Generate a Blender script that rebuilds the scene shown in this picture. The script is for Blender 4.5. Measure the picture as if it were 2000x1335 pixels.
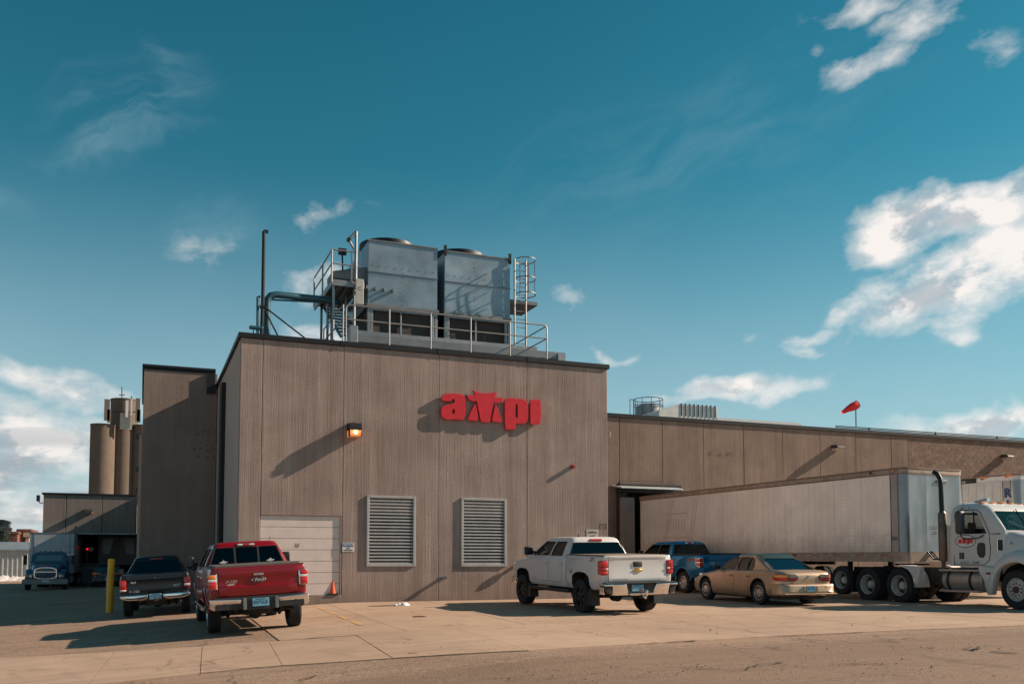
import bpy, bmesh, math, random
from mathutils import Vector, Matrix
from mathutils.bvhtree import BVHTree
random.seed(7)
EXPO = 0.66; SUNE = 5.0; SKYS = .060
SKYTINT = (.36, 1.17, .96); SKYLO = 1.0; SKYHI = .74
CLOUD_W = (10.0, 9.5, 9.1); CLOUD_G = (5.4, 5.8, 6.2); CLOUD_C = (4.2, 6.0, 6.8); CLOUD_D = (2.9, 3.5, 4.0); HORIZ = (5.1, 6.3, 7.2)
for o in list(bpy.data.objects): bpy.data.objects.remove(o)
S = bpy.context.scene
COL = S.collection
R = math.radians
# ------------------------------------------------------------------ camera
H = 1.42; FPX = 1790.; YAW = R(22.04); PITCH = R(3.453); PPX = 1000.; PPY = 980.
cd = bpy.data.cameras.new('camera'); cam = bpy.data.objects.new('camera', cd); COL.objects.link(cam)
cam.location = (0, 0, H); cam.rotation_euler = (R(90) + PITCH, 0, -YAW)
cd.sensor_width = 36; cd.lens = FPX / 2000 * 36; cd.shift_y = (PPY - 667.5) / 2000
cd.clip_start = .1; cd.clip_end = 3000
S.camera = cam
S.render.resolution_x = 1024; S.render.resolution_y = 683
S.view_settings.view_transform = 'Standard'; S.view_settings.look = 'None'
S.view_settings.exposure = EXPO; S.view_settings.gamma = 1
try: S.view_settings.use_curve_mapping = False
except Exception: pass
S.render.engine = 'CYCLES'
# light travels towards -x, slightly +y, down
LD = Vector((-1, .175, -.59)).normalized()
sun_el = math.asin(-LD.z); sun_az = math.atan2(-LD.x, -LD.y)      # azimuth clockwise from +y
sl = bpy.data.lights.new('sun', 'SUN'); sun = bpy.data.objects.new('sun', sl); COL.objects.link(sun)
sl.energy = SUNE; sl.angle = R(.53); sl.color = (1, .81, .645)
sun.rotation_euler = LD.to_track_quat('-Z', 'Y').to_euler()
_fw0 = Vector((math.sin(YAW), math.cos(YAW), 0)); _rt = Vector((math.cos(YAW), -math.sin(YAW), 0)); _u0 = Vector((0, 0, 1))
_fw = _fw0 * math.cos(PITCH) + _u0 * math.sin(PITCH); _up = -_fw0 * math.sin(PITCH) + _u0 * math.cos(PITCH)
CC = Vector((0, 0, H))
def ray(x, y): return _fw * FPX + _rt * (x - PPX) + _up * (PPY - y)
def PY(x, y, Y): d = ray(x, y); return CC + d * (Y / d.y)
def PXp(x, y, X): d = ray(x, y); return CC + d * (X / d.x)
def azel(x, y): d = ray(x, y).normalized(); return math.atan2(d.x, d.y), math.asin(d.z)
# ------------------------------------------------------------------ ground height
_tab = []
def _slope(x):
    if x > 6.2: return 0
    if x > 4.8: return .058 * (6.2 - x) / 1.4
    if x > -3: return .058
    if x > -7: return .058 - .038 * (-3 - x) / 4
    if x > -12: return .02 * (x + 12) / 5
    return 0
_z = 0; _x = 6.2
while _x > -12.2: _tab.append((_x, _z)); _z -= _slope(_x) * .05; _x -= .05
def gz(x, y):
    if x >= 6.2: a = 0
    else:
        i = min(int((6.2 - x) / .05), len(_tab) - 1); a = _tab[i][1]
    return a + .075 * min(max((y - 19) / 8.3, 0), 1) + .03 * min(max((x - 15) / 5, 0), 1)
def G(px, py, off=0):
    d = ray(px, py); z = 0.
    for _ in range(12):
        P = CC + d * ((z - H) / d.z); z = gz(P.x, P.y)
    P.z = z + off; return P
# ------------------------------------------------------------------ node helpers
class NT:
    def __init__(s, tree): s.t = tree; s.n = tree.nodes; s.l = tree.links
    def new(s, typ, **kw):
        n = s.n.new(typ)
        for k, v in kw.items():
            if k[0] == '_': n.inputs[k[1:] if not k[1:].isdigit() else int(k[1:])].default_value = v
            else: setattr(n, k, v)
        return n
    def lk(s, a, b): s.l.new(a, b)
    def inp(s, n, k, v):
        if hasattr(v, 'is_output') or isinstance(v, bpy.types.NodeSocket): s.l.new(v, n.inputs[k])
        else: n.inputs[k].default_value = v
    def m(s, op, a, b=0., c=None, clamp=False):
        n = s.n.new('ShaderNodeMath'); n.operation = op; n.use_clamp = clamp
        s.inp(n, 0, a); s.inp(n, 1, b)
        if c is not None: s.inp(n, 2, c)
        return n.outputs[0]
    def v(s, op, a, b=(0, 0, 0)):
        n = s.n.new('ShaderNodeVectorMath'); n.operation = op; s.inp(n, 0, a); s.inp(n, 1, b)
        return n.outputs['Value'] if op in ('LENGTH', 'DOT_PRODUCT') else n.outputs[0]
    def mix(s, f, a, b, blend='MIX'):
        n = s.n.new('ShaderNodeMix'); n.data_type = 'RGBA'; n.blend_type = blend
        s.inp(n, 0, f); s.inp(n, 6, a); s.inp(n, 7, b); return n.outputs[2]
    def noise(s, vec, scale, det=3., rough=.5, dist=0.):
        n = s.n.new('ShaderNodeTexNoise'); s.inp(n, 'Vector', vec); n.inputs['Scale'].default_value = scale
        n.inputs['Detail'].default_value = det; n.inputs['Roughness'].default_value = rough
        n.inputs['Distortion'].default_value = dist; return n.outputs['Fac']
    def ramp(s, f, stops):
        n = s.n.new('ShaderNodeValToRGB'); s.inp(n, 0, f); e = n.color_ramp.elements
        while len(e) < len(stops): e.new(.5)
        for i, (p, c) in enumerate(stops):
            e[i].position = p; e[i].color = (c, c, c, 1) if isinstance(c, (int, float)) else (*c, 1)
        return n.outputs[0]
    def mr(s, f, a, b, c=0., d=1., smooth=False):
        n = s.n.new('ShaderNodeMapRange'); s.inp(n, 0, f)
        if smooth: n.interpolation_type = 'SMOOTHSTEP'
        for i, q in enumerate((a, b, c, d)): s.inp(n, i + 1, q)
        return n.outputs[0]
    def sep(s, vec):
        n = s.n.new('ShaderNodeSeparateXYZ'); s.inp(n, 0, vec); return n.outputs
    def comb(s, x=0., y=0., z=0.):
        n = s.n.new('ShaderNodeCombineXYZ'); s.inp(n, 0, x); s.inp(n, 1, y); s.inp(n, 2, z); return n.outputs[0]
    def bump(s, h, strength=.3, dist=.02):
        n = s.n.new('ShaderNodeBump'); s.inp(n, 'Height', h); n.inputs['Strength'].default_value = strength
        n.inputs['Distance'].default_value = dist; return n.outputs[0]
def c4(c): return (c[0], c[1], c[2], 1) if len(c) == 3 else c
# ------------------------------------------------------------------ world: Nishita sky and the day's clouds
w = bpy.data.worlds.new('World'); S.world = w; w.use_nodes = True
T = NT(w.node_tree); T.n.clear()
out = T.new('ShaderNodeOutputWorld'); bg = T.new('ShaderNodeBackground'); T.lk(bg.outputs[0], out.inputs[0])
sky = T.new('ShaderNodeTexSky'); sky.sky_type = 'NISHITA'; sky.sun_disc = False
sky.sun_elevation = sun_el; sky.sun_rotation = sun_az; sky.altitude = 300; sky.air_density = 1.0; sky.dust_density = .6; sky.ozone_density = 2.2
tc = T.new('ShaderNodeTexCoord'); D = T.v('NORMALIZE', tc.outputs['Generated'])
dx, dy, dz = T.sep(D)
az = T.m('ARCTAN2', dx, dy); el = T.m('ARCSINE', dz)
# graded clear sky: teal, deeper overhead
skc = T.mix(1., sky.outputs[0], (*SKYTINT, 1), 'MULTIPLY')
deep = T.mr(el, R(2), R(42), SKYLO, SKYHI)
dv = T.v('MULTIPLY', skc, T.comb(T.m('MULTIPLY', deep, T.mr(el, R(0), R(32), 1.15, .58)), T.m('MULTIPLY', deep, T.mr(el, R(0), R(40), .92, .92)), T.m('MULTIPLY', deep, T.mr(el, R(0), R(34), .95, 1.0))))
P = T.comb(T.m('MULTIPLY', az, T.m('COSINE', el)), T.m('MULTIPLY', el, 1.0), 0)
warp = T.n.new('ShaderNodeTexNoise'); warp.inputs['Scale'].default_value = 9; warp.inputs['Detail'].default_value = 4; T.lk(P, warp.inputs['Vector'])
wv = T.v('SCALE', T.v('SUBTRACT', warp.outputs['Color'], (.5, .5, .5)))
T.n[-1].inputs['Scale'].default_value = .10 if 'Scale' in T.n[-1].inputs else .1
PW = T.v('ADD', P, wv)
def blob(cx, cy, rx, ry, rot, amp):
    a_, e_ = azel(cx, cy); sx = 1 / (rx / 1800.); sy = 1 / (ry / 1800.)
    q = T.v('SUBTRACT', PW, (a_ * math.cos(e_), e_, 0))
    vr = T.n.new('ShaderNodeVectorRotate'); vr.rotation_type = 'Z_AXIS'; T.lk(q, vr.inputs['Vector']); vr.inputs['Angle'].default_value = -R(rot)
    l = T.v('LENGTH', T.v('MULTIPLY', vr.outputs[0], (sx, sy, 0)))
    return T.m('MULTIPLY', T.mr(l, 1.0, .0, 0, 1, True), amp)
cum = [(1770, 448, 140, 78, 0, 1.25), (1900, 405, 160, 66, 12, 1.2), (1830, 570, 220, 88, 6, 1.3), (1970, 510, 150, 130, 20, 1.3), (1650, 600, 60, 30, 20, .7), (1990, 440, 60, 60, 0, .9), (1590, 640, 90, 30, 12, .62),
       (1440, 752, 210, 42, 2, .95), (1300, 770, 120, 26, 0, .62), (1900, 820, 240, 62, 2, 1.3), (1860, 660, 60, 26, 0, .62), (1795, 50, 120, 75, 15, .66), (1690, 135, 130, 52, 4, .62), (1930, 95, 90, 50, 10, .56), (1610, 95, 50, 30, 10, .5), (1830, 640, 120, 30, 0, .7), (1560, 665, 60, 24, 0, .6),
       (1680, 15, 120, 30, 0, .6), (1100, 580, 90, 40, 5, .52), (640, 405, 110, 34, 5, .44), (410, 470, 120, 60, 20, .34), (620, 640, 130, 40, 0, .62), (600, 530, 120, 60, 15, .52), (130, 765, 260, 60, -8, .85),
       (40, 890, 380, 120, 0, 1.15), (140, 985, 340, 80, 0, 1.0), (1690, 690, 60, 24, 0, .5), (1490, 640, 40, 24, 0, .55), (1200, 665, 60, 24, 0, .48), (1570, 675, 80, 20, 0, .5)]
acc = None
for b in cum:
    q = blob(*b); acc = q if acc is None else T.m('MAXIMUM', acc, q)
# the same fair-weather clouds carry on round the horizon outside the frame
outm = T.mr(T.m('ABSOLUTE', T.m('SUBTRACT', az, YAW)), R(33), R(45), 0, 1, True)
gen = T.m('MULTIPLY', T.m('MULTIPLY', T.mr(T.noise(P, 3.2, 2), .45, .70, 0, .95, True), outm), T.mr(el, R(40), R(5), .3, 1))
acc = T.m('MAXIMUM', acc, gen)
PS = T.v('MULTIPLY', P, (1., 1.5, 1))
nf = T.noise(PS, 14, 12, .60, .1)
nf2 = T.noise(T.v('ADD', PS, (-.02, -.035, 0)), 15, 6, .6, .15)
dens = T.mr(T.m('ADD', acc, T.m('MULTIPLY', T.m('SUBTRACT', nf, .5), 2.5)), .16, 1.12, 0, 1)
dens = T.m('MULTIPLY', T.m('POWER', dens, 1.15), T.mr(acc, .02, .30, 0, 1, True))
shade = T.mr(T.m('SUBTRACT', nf2, nf), -.05, .07, 0, 1)
thick = T.mr(acc, .4, 1.05, 0, 1)
ccol = T.mix(T.m('MULTIPLY', shade, T.m('MULTIPLY', thick, .95)), (*CLOUD_W, 1), (*CLOUD_G, 1))
lo = T.mr(el, R(11), R(3), 0, .8, True)
grn = T.noise(T.v('MULTIPLY', P, (1, 5, 1)), 7, 5, .55, .5)
ccol = T.mix(T.m('MULTIPLY', T.m('MULTIPLY', lo, T.mr(az, R(-3), R(8), 1, 0, True)), T.mr(grn, .42, .6, .1, 1, True)), ccol, (*CLOUD_D, 1))
# cirrus wisps
cs = blob(250, 205, 190, 90, 25, 1.0); cs = T.m('MAXIMUM', cs, blob(290, 150, 60, 60, 60, .9)); cs = T.m('MAXIMUM', cs, blob(230, 285, 190, 36, 14, .85)); cs = T.m('MAXIMUM', cs, blob(420, 450, 130, 80, 10, .6)); cs = T.m('MAXIMUM', cs, blob(1350, 300, 500, 200, 10, .35)); cs = T.m('MAXIMUM', cs, blob(0, 390, 80, 40, 10, .6))
vr = T.n.new('ShaderNodeVectorRotate'); vr.rotation_type = 'Z_AXIS'; T.lk(PW, vr.inputs['Vector']); vr.inputs['Angle'].default_value = -R(22)
cn = T.noise(T.v('MULTIPLY', vr.outputs[0], (1.4, 5, 1)), 6, 7, .6, .35)
cir = T.m('MULTIPLY', T.m('MULTIPLY', T.mr(cn, .36, .74, 0, 1, True), cs), .34)
veil = T.m('MULTIPLY', T.mr(el, R(24), R(-1), 0, .85, True), T.mr(T.noise(P, 2.5, 4, .6), .3, .7, .8, 1.1))
c1 = T.mix(veil, dv, (*HORIZ, 1))
c2 = T.mix(cir, c1, (*CLOUD_C, 1))
c3 = T.mix(dens, c2, ccol)
T.lk(c3, bg.inputs[0]); bg.inputs[1].default_value = SKYS
# ------------------------------------------------------------------ materials
MATS = {}
def mat(name, col, rough=.6, metal=0., spec=.5, coat=0., var=.12, vscale=3., bump=0., bscale=60., emit=None, es=0., dirt=None, trans=0., flake=False):
    if name in MATS: return MATS[name]
    m = bpy.data.materials.new(name); m.use_nodes = True; t = NT(m.node_tree)
    b = t.n['Principled BSDF']; b.inputs['Roughness'].default_value = rough; b.inputs['Metallic'].default_value = metal
    b.inputs['Specular IOR Level'].default_value = spec; b.inputs['Coat Weight'].default_value = coat; b.inputs['Coat Roughness'].default_value = .04
    if trans: b.inputs['Transmission Weight'].default_value = trans
    p = t.new('ShaderNodeNewGeometry').outputs['Position']
    n = t.noise(p, vscale, 4, .6)
    c = t.mix(t.mr(n, .3, .7, 0, 1), c4([max(0, x * (1 - var)) for x in col]), c4([min(1, x * (1 + var)) for x in col]))
    if dirt:
        dc, lo, hi, am = dirt      # dust and grime that gather low on the thing, broken up by noise
        tcn = t.new('ShaderNodeTexCoord').outputs['Object']; z = t.sep(tcn)[2]
        f = t.m('MULTIPLY', t.mr(t.m('ADD', z, t.m('MULTIPLY', t.m('SUBTRACT', t.noise(p, 2.2, 5, .65), .5), 1.2)), lo, hi, 1, 0, True), am)
        c = t.mix(f, c, c4(dc))
        t.lk(t.m('ADD', t.m('MULTIPLY', f, .45), rough, clamp=True), b.inputs['Roughness'])
    else:
        t.lk(t.mr(t.noise(p, vscale * 2.3, 3), .3, .7, max(rough - .06, 0), min(rough + .08, 1)), b.inputs['Roughness'])
    t.lk(c, b.inputs['Base Color'])
    if bump: t.lk(t.bump(t.noise(p, bscale, 4, .6), bump, .01), b.inputs['Normal'])
    if emit: b.inputs['Emission Color'].default_value = c4(emit); b.inputs['Emission Strength'].default_value = es
    MATS[name] = m; return m
def concrete(name, base, dark, streak=1., rib=.5, warm=(.0, .0, .0)):
    m = bpy.data.materials.new(name); m.use_nodes = True; t = NT(m.node_tree); b = t.n['Principled BSDF']
    b.inputs['Roughness'].default_value = .9; b.inputs['Specular IOR Level'].default_value = .25
    p = t.new('ShaderNodeNewGeometry').outputs['Position']; x, y, z = t.sep(p)
    u = t.m('ADD', x, y)
    v1 = t.comb(t.m('MULTIPLY', u, 9), 0, t.m('MULTIPLY', z, .25))      # broomed ribs
    v2 = t.comb(t.m('MULTIPLY', u, 30), 0, t.m('MULTIPLY', z, .5))
    v3 = t.comb(t.m('MULTIPLY', u, 2.6), 0, t.m('MULTIPLY', z, .16))       # rain streaks
    v4 = t.comb(u, 0, z)
    ribs = t.noise(v2, 1, 3, .7); rib2 = t.noise(v1, 1, 4, .6)
    st = t.noise(v3, 1, 5, .65, .2); bl = t.noise(v4, .55, 7, .68, .4); fine = t.noise(v4, 26, 4, .7)
    f = t.m('ADD', t.m('MULTIPLY', t.mr(st, .36, .66), .50 * streak), t.m('ADD', t.m('MULTIPLY', t.mr(rib2, .38, .62), .12), t.m('MULTIPLY', t.mr(bl, .36, .64), .42)))
    c = t.mix(t.m('SUBTRACT', 1., f, clamp=True), c4(base), c4(dark))
    lt = t.mr(t.noise(t.comb(t.m('MULTIPLY', u, 14), 0, t.m('MULTIPLY', z, .12)), 1, 2, .5), .64, .72, 0, .22 * streak, True)
    c = t.mix(lt, c, c4([q * 1.6 for q in base]))
    c = t.mix(t.mr(fine, .38, .62, .0, .34), c, c4([q * .55 for q in dark]))
    c = t.mix(t.mr(ribs, .45, .7, 0, .13 * streak), c, c4([q * .6 for q in dark]))
    lowd = t.m('MULTIPLY', t.mr(t.m('ADD', z, t.m('MULTIPLY', t.noise(v3, 1.7, 3), 1.3)), .6, 1.7, .35, 0, True), streak)
    c = t.mix(lowd, c, c4((.10, .075, .055)))
    t.lk(c, b.inputs['Base Color'])
    h = t.m('ADD', t.m('MULTIPLY', ribs, .7 * rib), t.m('ADD', t.m('MULTIPLY', rib2, .5 * rib), t.m('MULTIPLY', fine, .5)))
    t.lk(t.bump(h, .75, .022), b.inputs['Normal'])
    MATS[name] = m; return m
def glassm(name, tint, a=.55):
    # real tinted pane: part lets light through, part mirrors the surroundings
    m = bpy.data.materials.new(name); m.use_nodes = True; t = NT(m.node_tree); t.n.clear()
    o = t.new('ShaderNodeOutputMaterial'); tr = t.new('ShaderNodeBsdfTransparent'); tr.inputs[0].default_value = c4(tint)
    gl = t.new('ShaderNodeBsdfGlossy'); gl.inputs['Roughness'].default_value = .03; gl.inputs[0].default_value = (.85, .9, .95, 1)
    gg = t.new('ShaderNodeNewGeometry'); cs_ = t.m('ABSOLUTE', t.v('DOT_PRODUCT', gg.outputs['Normal'], gg.outputs['Incoming'])); fr_ = t.m('ADD', t.m('MULTIPLY', t.m('POWER', t.m('SUBTRACT', 1., cs_, clamp=True), 5.), .85), .035)
    mx = t.new('ShaderNodeMixShader'); t.lk(t.m('ADD', fr_, a * .1, clamp=True), mx.inputs[0]); t.lk(tr.outputs[0], mx.inputs[1]); t.lk(gl.outputs[0], mx.inputs[2]); t.lk(mx.outputs[0], o.inputs[0])
    MATS[name] = m; return m
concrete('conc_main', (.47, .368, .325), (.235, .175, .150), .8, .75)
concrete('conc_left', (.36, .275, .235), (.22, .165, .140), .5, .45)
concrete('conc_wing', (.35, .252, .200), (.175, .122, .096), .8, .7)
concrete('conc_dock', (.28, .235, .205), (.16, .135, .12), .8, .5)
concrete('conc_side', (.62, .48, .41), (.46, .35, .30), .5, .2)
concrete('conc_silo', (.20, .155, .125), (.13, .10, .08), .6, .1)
BLK = mat('black_metal', (.012, .013, .015), .5, .3)
DRK = mat('dark_void', (.006, .006, .007), .9)
GALV = mat('galvanised', (.26, .275, .29), .5, .6, var=.2, vscale=1.2, bump=.15, bscale=25)
GALVS = mat('galv_sheet', (.25, .31, .35), .42, .65, var=.22, vscale=.9, bump=.12, bscale=3)
RAIL = mat('rail_grey', (.30, .29, .285), .5, .5)
STEEL = mat('steel_dull', (.20, .21, .22), .5, .7)
TEALP = mat('teal_pipe', (.018, .085, .12), .45)
MESH = mat('louver_dark', (.055, .045, .04), .8, bump=.8, bscale=90)
REDP = mat('sign_red', (.62, .006, .014), .30, coat=.25, var=.1, vscale=5)
WHT = mat('white_paint', (.66, .64, .62), .45, var=.06)
ALU = mat('louver_alu', (.40, .39, .385), .5, .35, var=.1)
DOORW = mat('door_white', (.66, .565, .52), .6, var=.07, bump=.1, bscale=12)
YEL = mat('yellow_paint', (.90, .40, .02), .5, var=.12, bump=.15, bscale=30)
ORG = mat('cone_orange', (.80, .10, .02), .5)
TYRE = mat('tyre_rubber', (.018, .018, .019), .85, var=.25, bump=.3, bscale=80)
CHR = mat('chrome', (.78, .76, .74), .10, 1., var=.04)
RIMS = mat('rim_silver', (.55, .54, .53), .28, .9)
RIMB = mat('rim_black', (.012, .012, .013), .35, .3)
UND = mat('underbody', (.022, .020, .018), .8, var=.4, bump=.4, bscale=30)
PLAS = mat('black_plastic', (.016, .017, .018), .55, var=.2)
INT = mat('interior', (.03, .03, .032), .8)
REDL = mat('lens_red', (.55, .012, .012), .15, coat=.6)
REDD = mat('lens_dark_red', (.20, .01, .012), .15, coat=.6)
AMB = mat('lens_amber', (.75, .20, .02), .2, coat=.5)
CLR = mat('lens_clear', (.72, .70, .66), .12, coat=.5)
PLB = mat('plate_blue', (.16, .38, .52), .45, var=.15, vscale=30)
INK = mat('ink', (.01, .012, .016), .6)
INKB = mat('ink_blue', (.02, .05, .16), .6)
glassm('glass_dark', (.10, .13, .14), .0); glassm('glass_mid', (.28, .34, .35), .1); glassm('glass_blue', (.20, .28, .30), .35)
# ------------------------------------------------------------------ mesh builder
class MB:
    def __init__(s): s.v = []; s.f = []; s.mi = []; s.cm = 0
    def add(s, vs, fs, M=None):
        k = len(s.v)
        for p in vs: s.v.append(tuple(M @ Vector(p)) if M is not None else tuple(p))
        for f in fs: s.f.append([i + k for i in f]); s.mi.append(s.cm)
        return s
    def box(s, a, b, M=None):
        x0, y0, z0 = [min(a[i], b[i]) for i in range(3)]; x1, y1, z1 = [max(a[i], b[i]) for i in range(3)]
        return s.add([(x0, y0, z0), (x1, y0, z0), (x1, y1, z0), (x0, y1, z0), (x0, y0, z1), (x1, y0, z1), (x1, y1, z1), (x0, y1, z1)],
                     [(0, 3, 2, 1), (4, 5, 6, 7), (0, 1, 5, 4), (1, 2, 6, 5), (2, 3, 7, 6), (3, 0, 4, 7)], M)
    def prism(s, poly, ax, d0, d1, M=None):
        # poly in the two other axes (in xyz order), extruded along ax
        def P(u, w, d): return {'x': (d, u, w), 'y': (u, d, w), 'z': (u, w, d)}[ax]
        ar = sum(poly[i][0] * poly[(i + 1) % len(poly)][1] - poly[(i + 1) % len(poly)][0] * poly[i][1] for i in range(len(poly)))
        if (ar > 0) == (ax != 'y'): pass
        else: poly = poly[::-1]
        if d0 > d1: d0, d1 = d1, d0
        n = len(poly)
        vs = [P(u, w, d0) for u, w in poly] + [P(u, w, d1) for u, w in poly]
        fs = [list(range(n))[::-1], list(range(n, 2 * n))] + [(i, (i + 1) % n, n + (i + 1) % n, n + i) for i in range(n)]
        return s.add(vs, fs, M)
    def tube(s, pts, r, n=8, cap=True, r1=None):
        pts = [Vector(p) for p in pts]; k0 = len(s.v); m = len(pts); prev = None
        for i, p in enumerate(pts):
            d = (pts[min(i + 1, m - 1)] - pts[max(i - 1, 0)]).normalized()
            a = Vector((0, 0, 1)) if abs(d.z) < .9 else Vector((1, 0, 0))
            if prev is not None: a = prev
            e1 = (a - d * a.dot(d)).normalized(); e2 = d.cross(e1); prev = e1
            rr = r if r1 is None else r + (r1 - r) * i / (m - 1)
            for j in range(n):
                t = 2 * math.pi * j / n; s.v.append(tuple(p + e1 * math.cos(t) * rr + e2 * math.sin(t) * rr))
        for i in range(m - 1):
            for j in range(n):
                a = k0 + i * n + j; b = k0 + i * n + (j + 1) % n; s.f.append([a, b, b + n, a + n]); s.mi.append(s.cm)
        if cap:
            s.f.append([k0 + j for j in range(n)][::-1]); s.f.append([k0 + (m - 1) * n + j for j in range(n)]); s.mi += [s.cm, s.cm]
        return s
    def lathe(s, prof, n=32, ax='x', M=None, closed=False, a0=0, a1=2 * math.pi):
        # prof: (axial, radius)
        full = abs(a1 - a0 - 2 * math.pi) < 1e-6; m = n if full else n + 1; vs = []
        for j in range(m):
            t = a0 + (a1 - a0) * j / n; c, q = math.cos(t), math.sin(t)
            for (h, r) in prof: vs.append({'x': (h, r * c, r * q), 'y': (r * c, h, r * q), 'z': (r * c, r * q, h)}[ax])
        k = len(prof); fs = []
        for j in range(n):
            j2 = (j + 1) % m
            for i in range(k - 1 + (1 if closed else 0)):
                i2 = (i + 1) % k; fs.append((j * k + i, j2 * k + i, j2 * k + i2, j * k + i2))
        return s.add(vs, fs, M)
    def loft(s, rings, cap=True):
        k = len(rings[0]); vs = [p for r in rings for p in r]; fs = []
        for i in range(len(rings) - 1):
            for j in range(k): fs.append((i * k + j, i * k + (j + 1) % k, (i + 1) * k + (j + 1) % k, (i + 1) * k + j))
        if cap: fs.append(list(range(k))[::-1]); fs.append([(len(rings) - 1) * k + j for j in range(k)])
        return s.add(vs, fs)
    def shear(s, ymax, ztop, k):
        s.v = [(x, y + (ztop - z) * k if y < ymax else y, z) for x, y, z in s.v]; return s
    def mesh(s, name, mats, smooth=30, bevel=0, fixn=True, segs=1):
        me = bpy.data.meshes.new(name); me.from_pydata(s.v, [], s.f)
        for m_ in (mats if isinstance(mats, (list, tuple)) else [mats]): me.materials.append(m_)
        if any(s.mi): me.polygons.foreach_set('material_index', s.mi)
        if bevel or fixn or smooth:
            bm = bmesh.new(); bm.from_mesh(me)
            if fixn: bmesh.ops.recalc_face_normals(bm, faces=bm.faces)
            if bevel:
                es = [e for e in bm.edges if len(e.link_faces) == 2 and e.calc_face_angle(0) > R(28)]
                bmesh.ops.bevel(bm, geom=es, offset=bevel, segments=segs, affect='EDGES', clamp_overlap=True, profile=.5)
            if smooth:
                for f in bm.faces: f.smooth = True
                for e in bm.edges:
                    if len(e.link_faces) == 2 and e.calc_face_angle(0) > R(smooth): e.smooth = False
            bm.to_mesh(me); bm.free()
        me.update(); return me
    def build(s, name, mats, parent=None, **kw):
        return ob(name, s.mesh(name, mats, **kw), parent)
def ob(name, me, parent=None, loc=None, rz=0):
    o = bpy.data.objects.new(name, me); COL.objects.link(o)
    if parent is not None: o.parent = parent
    if loc is not None: o.location = loc
    if rz: o.rotation_euler.z = rz
    return o
def tag(o, label=None, cat=None, group=None, kind=None):
    if label: o['label'] = label
    if cat: o['category'] = cat
    if group: o['group'] = group
    if kind: o['kind'] = kind
    return o
def thing(name, label, cat, loc=(0, 0, 0), group=None, rz=0):
    o = ob(name, None, None, loc, rz); o.empty_display_size = .2; return tag(o, label, cat, group)
def copy_tree(o, parent=None):
    c = o.copy(); COL.objects.link(c)
    if parent is not None: c.parent = parent
    for ch in list(o.children): copy_tree(ch, c)
    return c
def boxo(name, a, b, m, parent=None, bevel=0, **kw): return MB().box(a, b).build(name, m, parent, bevel=bevel, **kw)
_tc = {}
def text2d(txt, size=1., bold=.0, shear=0., sx=1.):
    key = (txt, bold, shear)
    if key not in _tc:
        cu = bpy.data.curves.new('t', 'FONT'); cu.body = txt; cu.size = 1; cu.align_x = 'CENTER'; cu.align_y = 'CENTER'; cu.offset = bold; cu.shear = shear; cu.resolution_u = 3
        o = bpy.data.objects.new('t', cu); COL.objects.link(o); dg = bpy.context.evaluated_depsgraph_get(); dg.update()
        me = bpy.data.meshes.new_from_object(o.evaluated_get(dg))
        _tc[key] = ([tuple(v.co) for v in me.vertices], [tuple(p.vertices) for p in me.polygons])
        bpy.data.objects.remove(o); bpy.data.curves.remove(cu); bpy.data.meshes.remove(me)
    v, f = _tc[key]; return [(p[0] * size * sx, p[1] * size) for p in v], f
def text_flat(name, txt, size, org, right, up, m, parent=None, bold=.0, sx=1., lift=.004, shear=0.):
    v, f = text2d(txt, size, bold, shear, sx); o3 = Vector(org); r = Vector(right); u = Vector(up); n = r.cross(u)
    mb = MB(); mb.add([tuple(o3 + r * p[0] + u * p[1] + n * lift) for p in v], f)
    return mb.build(name, m, parent, fixn=False, smooth=0)
def poly_solid(mb, polys, Y0, Y1):
    # polys: outline list in (x, z); first is outer, the rest are holes; fills by scan triangulation
    bm = bmesh.new(); es = []
    for pl in polys:
        vs = [bm.verts.new((p[0], Y0, p[1])) for p in pl]
        for i in range(len(vs)): es.append(bm.edges.new((vs[i], vs[(i + 1) % len(vs)])))
    r = bmesh.ops.triangle_fill(bm, use_beauty=True, use_dissolve=False, edges=es, normal=(0, -1, 0))
    fs = [g for g in r['geom'] if isinstance(g, bmesh.types.BMFace)]
    ex = bmesh.ops.extrude_face_region(bm, geom=fs)
    for g in ex['geom']:
        if isinstance(g, bmesh.types.BMVert): g.co.y = Y1
    bm.verts.index_update(); mb.add([tuple(v.co) for v in bm.verts], [[v.index for v in f.verts] for f in bm.faces]); bm.free()
def smoothpoly(p, it=2):
    for _ in range(it):
        q = []
        for i in range(len(p)):
            a, b = p[i], p[(i + 1) % len(p)]
            q += [(a[0] * .75 + b[0] * .25, a[1] * .75 + b[1] * .25), (a[0] * .25 + b[0] * .75, a[1] * .25 + b[1] * .75)]
        p = q
    return p
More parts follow.
